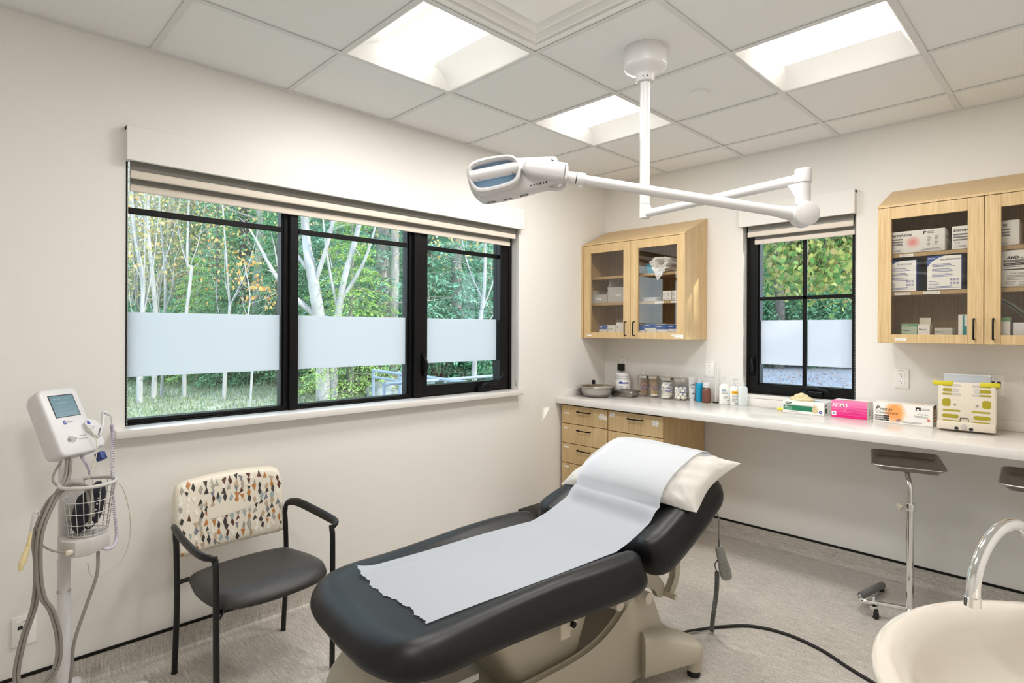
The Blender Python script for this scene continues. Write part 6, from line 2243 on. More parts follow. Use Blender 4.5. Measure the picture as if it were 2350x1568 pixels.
# ------------------------------------------------------------------ contents of the corner wall cabinet
S0, S1, S2z = 1.430, 1.693, 1.901           # heights things stand on
M_BIN = glass('frosty_bin', (.80, .81, .80), 1.4, .12)
M_MILK = mat('milky_bin', srgb(236, 236, 236), .3, trans=(.35, (.9, .9, .9)))
see_through(M_MILK, .42)
def openbin(name, label, x0, x1, y0, y1, z, h, material, cat='bin', tagtx=None, th=.003):
    t = thing(name, label, cat, ((x0 + x1) / 2, (y0 + y1) / 2, z))
    mb = MB()
    mb.b2((x0, y1, z + .0005), (x1, y0, z + .0005 + th), material)
    mb.b2((x0, y1, z), (x0 + th, y0, z + h * .62), material)
    mb.b2((x1 - th, y1, z), (x1, y0, z + h), material)
    for ya, yb in ((y1, y1 + th), (y0 - th, y0)):
        mb.prism([(x0, z), (x1, z), (x1, z + h), (x0 + .03, z + h), (x0, z + h * .62)], ya, yb, material, 'xz')
    mb.b2((x0 - .004, y1 - .002, z + h * .60), (x0 + .004, y0 + .002, z + h * .64), material)
    mb.build('tray_walls', t)
    if tagtx:
        mb = MB(); dymo(mb, (y0 + y1) / 2, z + h * .30, .045, tagtx, x0 - .001, ht=.014); mb.build('label_strip', t)
    return t
openbin('storage_bin', 'clear low storage bin on the middle shelf of the corner cabinet, nearest the corner', -.275, -.06, -.060, -.215, S1, .105, M_MILK, tagtx='STERI S')
openbin('storage_bin', 'clear tall open-fronted bin holding white packets, middle shelf of the corner cabinet', -.275, -.06, -.225, -.425, S1, .185, M_MILK, tagtx='SYRINGES')
first = None
for k, (dy, rz_, rx_) in enumerate(((-.30, .3, .5), (-.33, -.2, .7), (-.36, .5, .4), (-.39, .1, .6))):
    if first is None:
        mb = MB(); mb.box((0, 0, .06), (.006, .034, .115), M_CARD, .002, 1); mb.box((-.0034, 0, .085), (.0006, .016, .02), M_BLUEPRINT)
        first = mb.build('sterile_packet'); o = first
        solo(o, 'white paper packet leaning in the tall clear bin', 'packet', 'packets in the clear bin')
    else:
        o = first.copy(); COL.objects.link(o)
    o.location = (-.21 + .03 * k, dy, S1 + .012); o.rotation_euler = (rx_, -.15, rz_)
M_CARDB = cmat('box_blue', 58, 92, 164)
def smallbox(label, x0, y0, y1, z, h, dep_=.12, base=None, cap=None, capf=.4, txt=None, tm=None, name='supply_box', group=None):
    t = thing(name, label, 'box', (x0 + dep_ / 2, (y0 + y1) / 2, z), 0, group)
    mb = MB(); mb.b2((x0, y1, z + .0005), (x0 + dep_, y0, z + h), base or M_CARD, .001, 1); mb.build('carton', t)
    mb = MB()
    F = face_x(x0 - .0004, y0, z)
    W_ = y0 - y1
    if cap:
        mb.quad([(0, h * (1 - capf), 0), (W_, h * (1 - capf), 0), (W_, h - .001, 0), (0, h - .001, 0)], cap, F)
    if txt:
        for k, tx in enumerate(txt):
            sz = min(.012, h * .22)
            mb.text(tx, sz, tm or M_PRINT, F @ Matrix.Translation((.004, h * (.62 if not cap else (1 - capf) - .28) - k * sz * 1.1, .0003)), sx=min(1, (W_ - .008) / (.55 * sz * len(tx))))
    if cap:
        lines(mb, F @ Matrix.Translation((.005, h * (1 - capf * .55), .0002)), W_ * .5, 1, .01, .004, M_LABEL, 3)
    lines(mb, F @ Matrix.Translation((.006, h * .12, 0)), W_ * .6, 1, .01, .003, M_GREYPRINT, 4)
    mb.build('printed_label', t)
    return t
bz = S0
smallbox('white box with a blue top band, bottom shelf of the corner cabinet nearest the corner', -.295, -.155, -.235, bz, .086, cap=M_CARDB, txt=['Micro'])
smallbox('plain white low box left of the corner cabinet handles, bottom shelf', -.295, -.242, -.312, bz, .082, txt=['Needles'])
smallbox('taller plain white box behind the left door handle of the corner cabinet', -.295, -.318, -.40, bz, .104, txt=['18G'])
t = thing('test_tube_rack', 'clear test tube rack standing behind the small boxes on the bottom shelf', 'rack', (-.12, -.27, bz))
mb = MB()
mb.b2((-.15, -.32, bz), (-.09, -.20, bz + .006), M_MILK); mb.b2((-.15, -.32, bz + .105), (-.09, -.20, bz + .110), M_MILK)
for k in range(6):
    mb.cyl((-.12, -.21 - .02 * k, bz + .006), (-.12, -.21 - .02 * k, bz + .13), .006, M_MILK, 10)
mb.build('rack_body', t)
# right-hand bay
t = thing('blue_tub', 'turquoise plastic tub on the top shelf of the corner cabinet', 'tub', (-.20, -.60, S2z))
M_TURQ = mat('turquoise_plastic', srgb(40, 164, 190), .35)
mb = MB()
def rr3(w_, d_, z):
    return [(-.20 + x, -.597 + y, z) for x, y in rrect(d_, w_, .02, 4)]
mb.loft([rr3(.075, .07, S2z + .001), rr3(.10, .10, S2z + .070), rr3(.112, .112, S2z + .072), rr3(.112, .112, S2z + .076), rr3(.098, .098, S2z + .074), rr3(.074, .07, S2z + .005)], M_TURQ)
mb.build('tub_body', t, 40)
t = thing('plastic_bag', 'crumpled white plastic bag hanging over the top shelf edge of the corner cabinet', 'bag', (-.22, -.75, S2z))
mb = MB()
M_BAG = mat('white_bag', srgb(240, 238, 236), .45, trans=(.15, (.95, .95, .95)))
def bag(u, v):
    a = 2 * PI * v
    L = u
    rad = (.052 + .018 * math.sin(3 * a) * .4) * (1 - .35 * L) * (1 + .10 * math.sin(7 * a + 5 * L))
    ax_ = Vector((-.300 + .20 * L, -.690 - .14 * L, S2z + .060 + .010 * L))
    off = Vector((.25 * math.cos(a) * rad, -math.cos(a) * rad * 1.05, math.sin(a) * rad * (1.0)))
    p = ax_ + off
    if math.sin(a) < -.35:
        drop = (1 - L) ** 2 * .055 * (-.35 - math.sin(a)) / .65 * max(0, 1 - abs(math.cos(a) - .1) * 1.1)
        p += Vector((-.004, 0, -drop))
    if L > .25:
        p.z = max(p.z, S2z + .002)
    else:
        if p.x > -.308: p.x = -.308 + min(0, 0)
    p += Vector((.003 * math.sin(19 * a + 8 * L), .004 * math.sin(23 * a + 13 * L), .004 * math.sin(17 * a - 9 * L)))
    p.x = max(p.x, -.3165)
    return p
mb.grid(bag, 16, 56, M_BAG)
mb.add([tuple(bag(.18, k / 40)) for k in range(40)] + [(-.22, -.715, S2z + .06)], [(k, (k + 1) % 40, 40) for k in range(40)], M_BAG)
bo_ = mb.build('bag_sheet', t, 80)
mb = MB()
mb.quad([(-.255, -.765, S2z + .102), (-.255, -.80, S2z + .102), (-.235, -.80, S2z + .105), (-.235, -.765, S2z + .105)], M_BLUEPRINT)
mb.build('printed_mark', t)
t = thing('plastic_tray', 'shallow white plastic tray on the middle shelf of the corner cabinet', 'tray', (-.22, -.60, S1))
mb = MB()
def rr4(k, z):
    return [(-.215 + x * k, -.602 + y * k, z) for x, y in rrect(.13, .135, .015, 3)]
mb.loft([rr4(.85, S1 + .001), rr4(.95, S1 + .022), rr4(1.04, S1 + .024), rr4(1.04, S1 + .027), rr4(.93, S1 + .024), rr4(.84, S1 + .005)], M_WHITEP)
mb.build('tray_body', t, 40)
for k, lbl in enumerate(('first small white vial box from the left on the middle shelf of the corner cabinet', 'second small white vial box from the left on the middle shelf', 'third small white vial box from the left on the middle shelf')):
    y = -.722 - .0385 * k
    smallbox(lbl, -.285, y, y - .033, S1, .070, .05, txt=['XYL', '2%'], name='vial_box', group='vial boxes on the middle shelf')
t = thing('medicine_vial', 'dark glass vial with a grey cap right of the small vial boxes', 'vial', (-.262, -.856, S1))
mb = MB(); mb.lathe([(.001, S1 + .001), (.015, S1 + .001), (.016, S1 + .004), (.016, S1 + .045), (.010, S1 + .055), (.010, S1 + .06)], M_AMBER, (-.262, -.856, 0), 20); mb.build('glass_body', t)
mb = MB(); mb.lathe([(.0125, S1 + .058), (.0125, S1 + .072), (.001, S1 + .073)], M_GREYP, (-.262, -.856, 0), 18); mb.build('cap', t)
mb = MB(); wrap(mb, (-.262, -.856), .0163, 180, 270, S1 + .012, S1 + .038, M_LABEL, 8); mb.build('printed_label', t)
for k, (y0, y1, h, lbl) in enumerate(((-.500, -.575, .088, 'blue-topped carton furthest left in the bottom row of the right bay'), (-.580, -.672, .094, 'second blue-topped carton in the bottom row, pale front'), (-.678, -.778, .090, 'third blue-topped carton in the bottom row, deep blue lid'), (-.782, -.846, .088, 'fourth blue-topped carton in the bottom row, narrow'))):
    smallbox(lbl, -.295, y0, y1, bz, h, .14, cap=M_CARDB, capf=(.5, .34, .42, .38)[k], txt=['BD', 'Needle'], tm=M_BLUEPRINT, name='needle_box', group='blue-topped cartons on the bottom shelf')
t = thing('specimen_bag', 'clear bag with a reddish label at the right end of the bottom shelf', 'bag', (-.26, -.875, bz))
mb = MB(); mb.b2((-.275, -.897, bz), (-.235, -.852, bz + .095), M_BIN, .012); mb.build('bag_body', t)
mb = MB(); mb.b2((-.2765, -.890, bz + .03), (-.2755, -.860, bz + .06), cmat('red_label', 214, 120, 100)); mb.build('printed_label', t)

# ------------------------------------------------------------------ contents of the right wall cabinet
def packet(label, x0, y0, y1, z, h, title, sub, red=False, depth=.16, group=None):
    t = thing('glove_packet_box', label, 'box', (x0 + depth / 2, (y0 + y1) / 2, z), 0, group)
    mb = MB(); mb.b2((x0, y1, z + .0005), (x0 + depth, y0, z + h), M_CARD, .004, 2); mb.build('carton', t)
    mb = MB()
    F = face_x(x0 - .0006, y0, z)
    W_ = y0 - y1
    mb.text(title, .024, M_PRINT, F @ Matrix.Translation((.006, h * .76, .0003)), sx=.9, shear=.25, bold=.0004)
    for k in range(3):
        mb.quad([(.006, h * .60 - .014 * k, .0002), (.068, h * .60 - .014 * k, .0002), (.068, h * .60 + .008 - .014 * k, .0002), (.006, h * .60 + .008 - .014 * k, .0002)], M_GREYPRINT, F)
    mb.text(sub, .018, M_GREYPRINT, F @ Matrix.Translation((.012, h * .22, .0003)))
    lines(mb, F @ Matrix.Translation((.010, h * .14, .0002)), .05, 2, .007, .002, M_GREYPRINT, 2)
    if red:
        for k in range(9):
            rr_ = .034 - .0032 * k
            g = 232 - 9 * k
            mb.lathe([(.0005, .0003 + k * .00005), (rr_, .0003 + k * .00005)], cmat('blush_%d' % k, 236, g - 10, g - 14), (.115, h * .47, 0), 24, M=F)
        mb.quad([(.160, h * .78, .0002), (.166, h * .78, .0002), (.166, h * .92, .0002), (.160, h * .92, .0002)], cmat('teal_dark', 52, 70, 84), F)
        mb.quad([(.166, h * .86, .0002), (.174, h * .86, .0002), (.174, h * .92, .0002), (.166, h * .92, .0002)], cmat('teal_dark', 1, 1, 1), F)
        lines(mb, F @ Matrix.Translation((.180, h * .88, .0002)), .04, 2, .008, .0025, M_GREYPRINT, 3)
        for a in (.180, .212):
            lines(mb, F @ Matrix.Translation((a, h * .66, .0002)), .016, 7, .0075, .0025, M_GREYPRINT, int(a * 1000))
        lines(mb, F @ Matrix.Translation((.150, h * .12, .0002)), .10, 2, .006, .002, M_GREYPRINT, 5)
    mb.build('printed_label', t)
    return t
packet('white glove carton with a faded red patch, top shelf of the right cabinet', -.292, -2.136, -2.392, S2z, .120, 'DermAssist', '6.5', True)
packet('white glove carton marked 7.0 beside the one with the red patch', -.292, -2.420, -2.540, S2z, .120, 'DermAssist', '7.0')
packet('faded white carton on the top shelf behind the far right door', -.285, -2.580, -2.685, S2z, .125, 'Derm', '7.5')
t = thing('clear_sleeve', 'clear plastic sleeve slumped behind the glove carton with the red patch', 'bag', (-.18, -2.36, S2z))
mb = MB()
def slv(u, v):
    return (-.29 + .14 * u, -2.30 - .115 * v - .006 * math.sin(5 * u), S2z + .004 + .150 * (1 - abs(v - .45) * 1.5) * (1 - .12 * u) * (1 if .02 < v < .98 else 0))
mb.grid(slv, 6, 14, M_CLEAR); mb.build('sleeve', t, 60)
def drape(label, y0, y1, z, h, hand):
    t = thing('drape_box', label, 'box', (-.20, (y0 + y1) / 2, z), 0, 'blue and white drape boxes')
    mb = MB(); mb.b2((-.285, y1, z + .0005), (-.11, y0, z + h), M_CARDB, .0015, 1); mb.build('carton', t)
    mb = MB(); F = face_x(-.2856, y0, z); W_ = y0 - y1
    mb.quad([(.003, .002, 0), (W_ - .003, .002, 0), (W_ - .003, h - .002, 0), (.003, h - .002, 0)], M_LABEL, F)
    arcp = [(.003, h - .002)] + [(.003 + .072 * math.sin(a), h - .044 + .042 * (1 - math.cos(a)) ** .8) for a in [PI / 2 * (1 - k / 8) for k in range(9)]]
    mb.add([(x, y, .0003) for x, y in [(.003, h - .002), (.075, h - .002), (.050, h - .012), (.028, h - .026), (.012, h - .042), (.003, h - .058)]], [(0, 1, 2, 3, 4, 5)], M_CARDB, F)
    mb.text('Dynarex', .011, M_LABEL, F @ Matrix.Translation((.006, h - .016, .0006)), sx=.8, bold=.0003)
    mb.text(hand, .017, mat('pen_ink', srgb(52, 56, 120), .6), F @ Matrix.Translation((.056, h - .026, .0006)), shear=.5, sx=.84 if len(hand) > 11 else .9)
    for k, b in enumerate((h - .046, h - .072, h - .098)):
        lines(mb, F @ Matrix.Translation((.024, b, .0002)), .10, 3, .0064, .0022, M_BLUEPRINT, 11 + k)
    for b in (.060, .040):
        for j in range(15):
            if (j * 7 + int(b * 1000)) % 5:
                mb.quad([(.098 + .0026 * j, b - .012, .0002), (.0994 + .0026 * j, b - .012, .0002), (.0994 + .0026 * j, b, .0002), (.098 + .0026 * j, b, .0002)], M_BLUEPRINT, F)
    lines(mb, F @ Matrix.Translation((.010, .046, .0002)), .05, 3, .008, .0022, M_BLUEPRINT, 21)
    lines(mb, F @ Matrix.Translation((.006, .018, .0002)), W_ - .012, 2, .007, .0022, M_BLUEPRINT, 25)
    mb.build('printed_label', t)
drape('blue and white drape box with handwriting, middle shelf, touching the left door stile', -2.118, -2.268, S1, .170, 'fenestrated')
drape('larger blue and white drape box with handwriting, in the centre of the middle shelf', -2.312, -2.462, S1, .182, 'non-fenestrated')
t = thing('clear_sleeve', 'clear plastic wrap beside the centre drape box', 'bag', (-.2, -2.5, S1))
mb = MB(); mb.grid(lambda u, v: (-.28 + .14 * u, -2.468 - .045 * v - .004 * math.sin(9 * u), S1 + .002 + .19 * (1 - v) ** .6), 6, 8, M_CLEAR); mb.build('sleeve', t, 60)
t = thing('swab_packet', 'large white packet with black bars on the middle shelf behind the far right door', 'packet', (-.24, -2.70, S1))
mb = MB(); mb.b2((-.285, -2.80, S1 + .0005), (-.14, -2.585, S1 + .196), M_CARD, .012, 3); mb.build('packet_body', t, 50)
mb = MB(); F = face_x(-.2856, -2.585, S1)
mb.text('AMD', .020, M_PRINT, F @ Matrix.Translation((.052, .140, .0003)), shear=.2, bold=.0008)
mb.text('Medicom', .014, M_PRINT, F @ Matrix.Translation((.096, .139, .0003)), shear=.2)
for a, b, hh in ((.124, .135, 0), (.108, .120, 0), (.086, .091, 0)):
    mb.quad([(.040, a, .0002), (.150, a, .0002), (.150, b, .0002), (.040, b, .0002)], M_PRINT, F)
mb.text('NON-STERILE SPONGES', .008, M_LABEL, F @ Matrix.Translation((.046, .1265, .0004)), sx=.85)
mb.text('GAUZE 4 x 4  8 PLY', .008, M_LABEL, F @ Matrix.Translation((.046, .1110, .0004)), sx=.85)
mb.text('Code: A7056', .010, M_PRINT, F @ Matrix.Translation((.066, .066, .0003)))
lines(mb, F @ Matrix.Translation((.046, .100, .0002)), .09, 1, .008, .0025, M_GREYPRINT, 3)
lines(mb, F @ Matrix.Translation((.054, .058, .0002)), .08, 4, .007, .002, M_GREYPRINT, 5)
lines(mb, F @ Matrix.Translation((.046, .026, .0002)), .045, 3, .007, .002, M_GREYPRINT, 6)
lines(mb, F @ Matrix.Translation((.098, .026, .0002)), .045, 3, .007, .002, M_GREYPRINT, 7)
mb.tube([(.02, .176, .0008), (.06, .184, .0008), (.10, .186, .0008), (.14, .192, .0008)], .0012, M_PRINT, 5, 4, M=F)
mb.build('printed_label', t)
M_MEP = cmat('pale_green_card', 176, 192, 170)
M_MEPT = cmat('mint_print', 90, 150, 100)
smallbox('grey-green dressing carton furthest left on the bottom shelf of the right cabinet', -.292, -2.200, -2.272, bz, .086, .10, base=M_MEP, cap=M_MEPT, capf=.18, txt=['Mepore'], tm=M_PRINT, name='dressing_box')
dbx = smallbox('white dressing carton with its lid flap standing open', -.294, -2.276, -2.328, bz, .082, .09, txt=['Mepitel'], name='dressing_box')
mb = MB(); mb.b2((-.235, -2.322, bz + .080), (-.232, -2.272, bz + .118), mat('card_inside', srgb(206, 200, 184), .6)); mb.build('lid_flap', dbx)
smallbox('low grey-green dressing carton with a mint triangle', -.292, -2.348, -2.424, bz, .064, .10, base=cmat('grey_card', 196, 196, 184), txt=['Mepore'], tm=M_PRINT, name='dressing_box')
tb = smallbox('upright white carton with a teal stripe beside the left door handle of the right cabinet', -.292, -2.448, -2.52, bz, .132, .10, name='dressing_box')
mb = MB(); F = face_x(-.2926, -2.448, bz)
mb.quad([(.018, .0, .0002), (.025, .0, .0002), (.025, .128, .0002), (.018, .128, .0002)], cmat('teal_stripe', 0, 138, 142), F)
mb.quad([(.018, .0, .0003), (.033, .0, .0003), (.033, .070, .0003), (.018, .080, .0003)], cmat('teal_stripe', 1, 1, 1), F)
mb.build('teal_stripe', tb)
smallbox('white carton with a green top band behind the far right door', -.296, -2.575, -2.652, bz, .114, .10, cap=cmat('leaf_green', 96, 160, 96), capf=.16, name='dressing_box')
t = thing('storage_bin', 'opaque white bin on the bottom shelf behind the far right door', 'bin', (-.2, -2.74, bz))
mb = MB(); mb.b2((-.305, -2.86, bz), (-.10, -2.662, bz + .090), M_WHITEP, .004); mb.build('bin_body', t)
t = thing('emesis_sleeve', 'grey-green curved plastic pouch slumped over the white bin', 'pouch', (-.2, -2.70, bz + .09))
mb = MB()
def pch(u, v):
    s_ = u
    y = -2.585 - .135 * s_; z = bz + .205 - .112 * s_ ** 1.4 + .012 * math.sin(PI * v)
    return (-.300 + .12 * v + .01 * s_, y, max(z, bz + .0925))
mb.grid(pch, 12, 6, mat('sage_plastic', srgb(150, 158, 146), .4))
mb.grid(lambda u, v: tuple(Vector(pch(u, v)) + Vector((.0, -.012, .006))), 12, 6, mat('sage_plastic', (1, 1, 1)))
mb.build('pouch_sheet', t, 60)
# ------------------------------------------------------------------ outside: ground, wood edge, railing
rg = np.random.default_rng(11)
def gz(x, y):
    a = min(1, max(0, (x - 1.5) / 2.5)) * min(1, max(0, (.55 * x + 2.2 - y) / 2.0))       # gravel yard side
    b = .030 * max(0, y - 4) + .075 * max(0, x + 1.2) * min(1, max(0, (y - 2.0) / 4)) * min(1, max(0, (9 - x) / 6))
    return -.16 + b * (1 - a) + .42 * a
def ground(name, xs, ys, material, keep, wob=.03):
    mb = MB()
    nx_, ny_ = len(xs), len(ys)
    vs = [(x, y, gz(x, y) + wob * (math.sin(1.7 * x + .6 * y) * math.sin(1.3 * y - .4 * x))) for x in xs for y in ys]
    fs = [(i * ny_ + j, (i + 1) * ny_ + j, (i + 1) * ny_ + j + 1, i * ny_ + j + 1) for i in range(nx_ - 1) for j in range(ny_ - 1) if keep(xs[i] + .4, ys[j] + .4)]
    mb.add(vs, fs, material)
    return struct(mb, name)
M_SOIL = mat('woodland_ground', srgb(160, 160, 142), .9, var=(2.2, .35), bump=(9, .6))
M_GRAVEL = mat('gravel_yard', srgb(120, 121, 134), .9, var=(16, .35), bump=(40, .8))
ground('ground_meadow', [-14 + .8 * i for i in range(56)], [.161 + .8 * j for j in range(46)], M_SOIL, lambda x, y: y >= .55 * x + 1.6 or x < .5)
ground('ground_yard', [.161 + .8 * i for i in range(44)], [-15.839 + .8 * j for j in range(50)], M_GRAVEL, lambda x, y: y < .55 * x + 1.6 and (x >= .5 or y < .5))

def leaves(mb, cen, dirs, nor, L, W, material, shape='diamond'):
    """a cloud of separate small leaves"""
    n = len(cen)
    d = dirs / np.linalg.norm(dirs, axis=1, keepdims=True)
    s = np.cross(d, nor); s /= np.linalg.norm(s, axis=1, keepdims=True) + 1e-9
    if shape == 'diamond':
        pr_ = [(0, 0), (.45, .5), (1, 0), (.45, -.5)]
    else:   # lobed leaf
        pr_ = [(0, 0), (.02, .20), (-.06, .46), (.20, .40), (.42, .56), (.46, .33), (.64, .36), (.72, .17), (1, 0), (.72, -.17), (.64, -.36), (.46, -.33), (.42, -.56), (.20, -.40), (-.06, -.46), (.02, -.20)]
    k = len(pr_)
    out = np.zeros((n, k, 3))
    for i, (a, b) in enumerate(pr_):
        out[:, i] = cen + d * (L * a)[:, None] + s * (W * b)[:, None]
    o = len(mb.v)
    mb.v += [Vector(p) for p in out.reshape(-1, 3).tolist()]
    m_ = mb.m(material)
    mb.f += [[o + i * k + j for j in range(k)] for i in range(n)]
    mb.mi += [m_] * n

def unit(n):
    v = rg.normal(size=(n, 3)); return v / np.linalg.norm(v, axis=1, keepdims=True)

M_BARKP = mat('pale_bark', srgb(164, 159, 158), .8, var=(6, .22, (1, 1, .35)), bump=(30, .5))
M_BARKG = mat('grey_bark', srgb(150, 142, 138), .85, var=(8, .3, (1, 1, .3)), bump=(26, .7))
M_BARKD = mat('dark_bark', srgb(88, 80, 76), .9, var=(8, .3, (1, 1, .3)), bump=(26, .7))
M_FIR1 = leafmat('fir_green', [srgb(98, 148, 112), srgb(140, 188, 142), srgb(116, 168, 124), srgb(172, 206, 156)])
M_FIR2 = leafmat('fir_bluegreen', [srgb(104, 156, 136), srgb(150, 196, 172), srgb(126, 174, 150), srgb(178, 212, 184)])
M_FIR3 = leafmat('cedar_yellowgreen', [srgb(136, 176, 96), srgb(184, 208, 124), srgb(158, 192, 108), srgb(200, 216, 142)])
M_LEAFA = leafmat('autumn_leaves', [srgb(190, 176, 120), srgb(214, 190, 130), srgb(150, 158, 100), srgb(206, 160, 110), srgb(176, 170, 130)], .45)
M_LEAFO = leafmat('orange_leaves', [srgb(214, 158, 84), srgb(226, 186, 120), srgb(196, 132, 74)], .45)
M_MAPLE = leafmat('maple_leaves', [srgb(84, 130, 70), srgb(122, 156, 84), srgb(184, 178, 100), srgb(104, 142, 76), srgb(190, 164, 108), srgb(78, 122, 76)], .4)
M_LAUREL = leafmat('laurel_leaves', [srgb(70, 116, 84), srgb(100, 150, 110), srgb(128, 174, 138), srgb(84, 132, 98)], .3, .4)
M_GRASS = leafmat('grass_blades', [srgb(124, 142, 106), srgb(152, 160, 130), srgb(172, 170, 146), srgb(106, 132, 92)], .35)

def conifer_mesh(h, rad, material, bark, seed, z0=.5, droop=.35, dens=1.5, ls=.85, step=1.0):
    r_ = np.random.default_rng(seed)
    tr = MB()
    tr.tube([(0, 0, -.2), (.03, .02, h * .3), (-.02, .03, h * .65), (0, 0, h)], [.017 * h, .014 * h, .009 * h, .002 * h], bark, 10, 6)
    fo = MB()
    C, D, N, L, W = [], [], [], [], []
    z = z0
    br = MB()
    while z < h * .97:
        q = (z - z0) / (h - z0)
        bl = rad * (1 - q) ** .75 * (.75 + .25 * min(1, q * 6))
        nb = 6
        a0 = r_.uniform(0, 6.28)
        for k in range(nb):
            a = a0 + 2 * PI * k / nb + r_.uniform(-.3, .3)
            b = bl * r_.uniform(.7, 1.15)
            dr = np.array([math.cos(a), math.sin(a), 0]); sd = np.array([-math.sin(a), math.cos(a), 0])
            pts = []
            m_ = max(3, int(b / .17))
            for i in range(m_ + 1):
                t = i / m_
                pts.append(np.array([0, 0, z]) + dr * b * t + np.array([0, 0, b * (.12 * t - droop * t * t)]))
            tr.tube([tuple(p) for p in (pts[0], pts[m_ // 2], pts[-1])], [.010 + .010 * b / 2, .006, .003], bark, 5)
            for i in range(1, m_ + 1):
                t = i / m_
                tw = (.16 + .42 * b / rad * (1 - t * .75)) * .9
                for s in (-1, 1):
                    dd = dr * .62 + sd * s * .75 + np.array([0, 0, -.28 - .25 * r_.random()])
                    nl = int((3 + 5 * tw) * dens)
                    for j in range(nl):
                        u = (j + .6) / nl
                        c = pts[i] + dd * tw * u + r_.normal(size=3) * .022
                        C.append(c); D.append(dd + r_.normal(size=3) * .45 + sd * s * .2); N.append(np.array([0, 0, 1]) + r_.normal(size=3) * .4)
                        L.append(ls * r_.uniform(.10, .19)); W.append(ls * r_.uniform(.032, .058))
        z += step * r_.uniform(.22, .34) * (1 + .4 * q)
    leaves(fo, np.array(C), np.array(D), np.array(N), np.array(L), np.array(W), material)
    return tr, fo

def shrub_mesh(rx, rz, n, material, seed, bark, L0=.10, W0=.05, lobed=False, hollow=.35, nst=5):
    r_ = np.random.default_rng(seed)
    tr = MB(); fo = MB()
    for k in range(nst):
        a = 2 * PI * k / nst
        tr.tube([(0, 0, -.1), (rx * .25 * math.cos(a), rx * .25 * math.sin(a), rz * .8), (rx * .6 * math.cos(a), rx * .6 * math.sin(a), rz * 1.5)], [.03, .02, .006], bark, 6, 4)
    v = r_.normal(size=(n, 3)); v /= np.linalg.norm(v, axis=1, keepdims=True)
    q = (hollow + (1 - hollow) * r_.random(n)) ** .5
    lump = 1 + .22 * np.sin(5 * v[:, 0] + 3 * v[:, 2]) * np.sin(4 * v[:, 1] - 2 * v[:, 2])
    c = v * (q * lump)[:, None] * np.array([rx, rx, rz]) + np.array([0, 0, rz * 1.02])
    d = v * .6 + r_.normal(size=(n, 3)) * .6 + np.array([0, 0, -.25])
    nn = v * .5 + r_.normal(size=(n, 3)) * .6 + np.array([0, 0, .5])
    leaves(fo, c, d, nn, r_.uniform(.7, 1.2, n) * L0, r_.uniform(.7, 1.2, n) * W0, material, 'lobed' if lobed else 'diamond')
    return tr, fo

def tree(name, label, meshes, loc, rz=0, cat='tree', group=None, scale=1.0, parts=('trunk', 'foliage')):
    t = thing(name, label, cat, loc, rz, group)
    for nm, m_ in zip(parts, meshes):
        if m_ is not None and len(m_.v):
            m_.build(nm, t, 60, local=True)
    t.scale = (scale,) * 3
    return t

G_W = 'conifers at the wood edge beyond the wide window'
def spot(px, d):
    p = pix(px, d); return (p.x, p.y, gz(p.x, p.y) - .05)
# conifer prototypes and the ones the wide window shows
protoA = tree('fir_tree', 'mid-green fir standing behind the forked bare sapling, left light of the wide window', conifer_mesh(10.5, 2.5, M_FIR1, M_BARKD, 1), spot(560, 15.5), .3, group=G_W)
protoB = tree('fir_tree', 'blue-green fir filling the right half of the middle light of the wide window', conifer_mesh(10.0, 2.3, M_FIR2, M_BARKG, 2, z0=.3), spot(880, 13.0), 1.0, group=G_W)
protoC = tree('cedar_tree', 'low yellow-green young cedar right of the big forked trunk', conifer_mesh(3.9, 1.25, M_FIR3, M_BARKG, 3, z0=.15, droop=.34, dens=4.0, ls=.5, step=.62), spot(808, 11.4), 2.0, group=G_W)
more = [
    (protoB, 1050, 14.0, 1.9, 1.0, 'blue-green fir behind the bent white trunk, right light of the wide window'),
    (protoA, 640, 13.2, 2.7, .55, 'short dense green fir left of the first mullion of the wide window'),
    (protoA, 500, 12.8, .9, .38, 'small bushy fir low behind the forked sapling'),
    (protoC, 455, 13.6, 1.4, .8, 'small yellow-green cedar just above the frosted band, left light'),
    (protoA, 985, 17.5, 4.0, 1.0, 'dark green fir hidden partly by the second mullion'),
    (protoB, 1150, 15.0, 3.1, 1.0, 'blue-green fir against the right jamb of the wide window'),
    (protoB, 760, 17.5, 5.1, 1.05, 'tall blue-green fir directly behind the big forked trunk'),
    (protoA, 690, 19.0, .2, 1.1, 'tall green fir behind the first mullion'),
    (protoA, 440, 20.5, 1.3, 1.0, 'far green fir right of the kinked white trunk'),
    (protoA, 860, 21.0, 2.3, 1.1, 'far dark fir between the blue-green fir and the forked trunk'),
    (protoA, 1100, 20.0, 3.6, 1.1, 'far green fir behind the right light of the wide window'),
    (protoA, 600, 23.0, 5.5, 1.15, 'far fir in the gap behind the orange-leaved sapling'),
]
for (p, px, d, rz, s_, lb) in more:
    o = dup(p, spot(px, d), rz, lb, G_W, (s_,) * 3)
# rank of far trees closing the view, both windows
k = 0
FAR = ['far tree at the very back of the wood']
for px in range(230, 1330, 78):
    for d in (26, 33):
        k += 1
        o = dup(protoA if k % 3 else protoB, spot(px + (37 if d > 30 else 0), d + (k * 7 % 5) * .5), k * 1.7, FAR[0], 'far trees at the back of the wood', (1.35 if px > 430 else .95,) * 3)
for px in range(1690, 2020, 44):
    for d in (24, 30):
        k += 1
        o = dup(protoA if k % 2 else protoB, spot(px + (22 if d > 26 else 0), d + (k * 5 % 4) * .5), k * 1.3, 'far tree behind the bushes of the narrow window', 'far trees behind the narrow window', (1.25,) * 3)

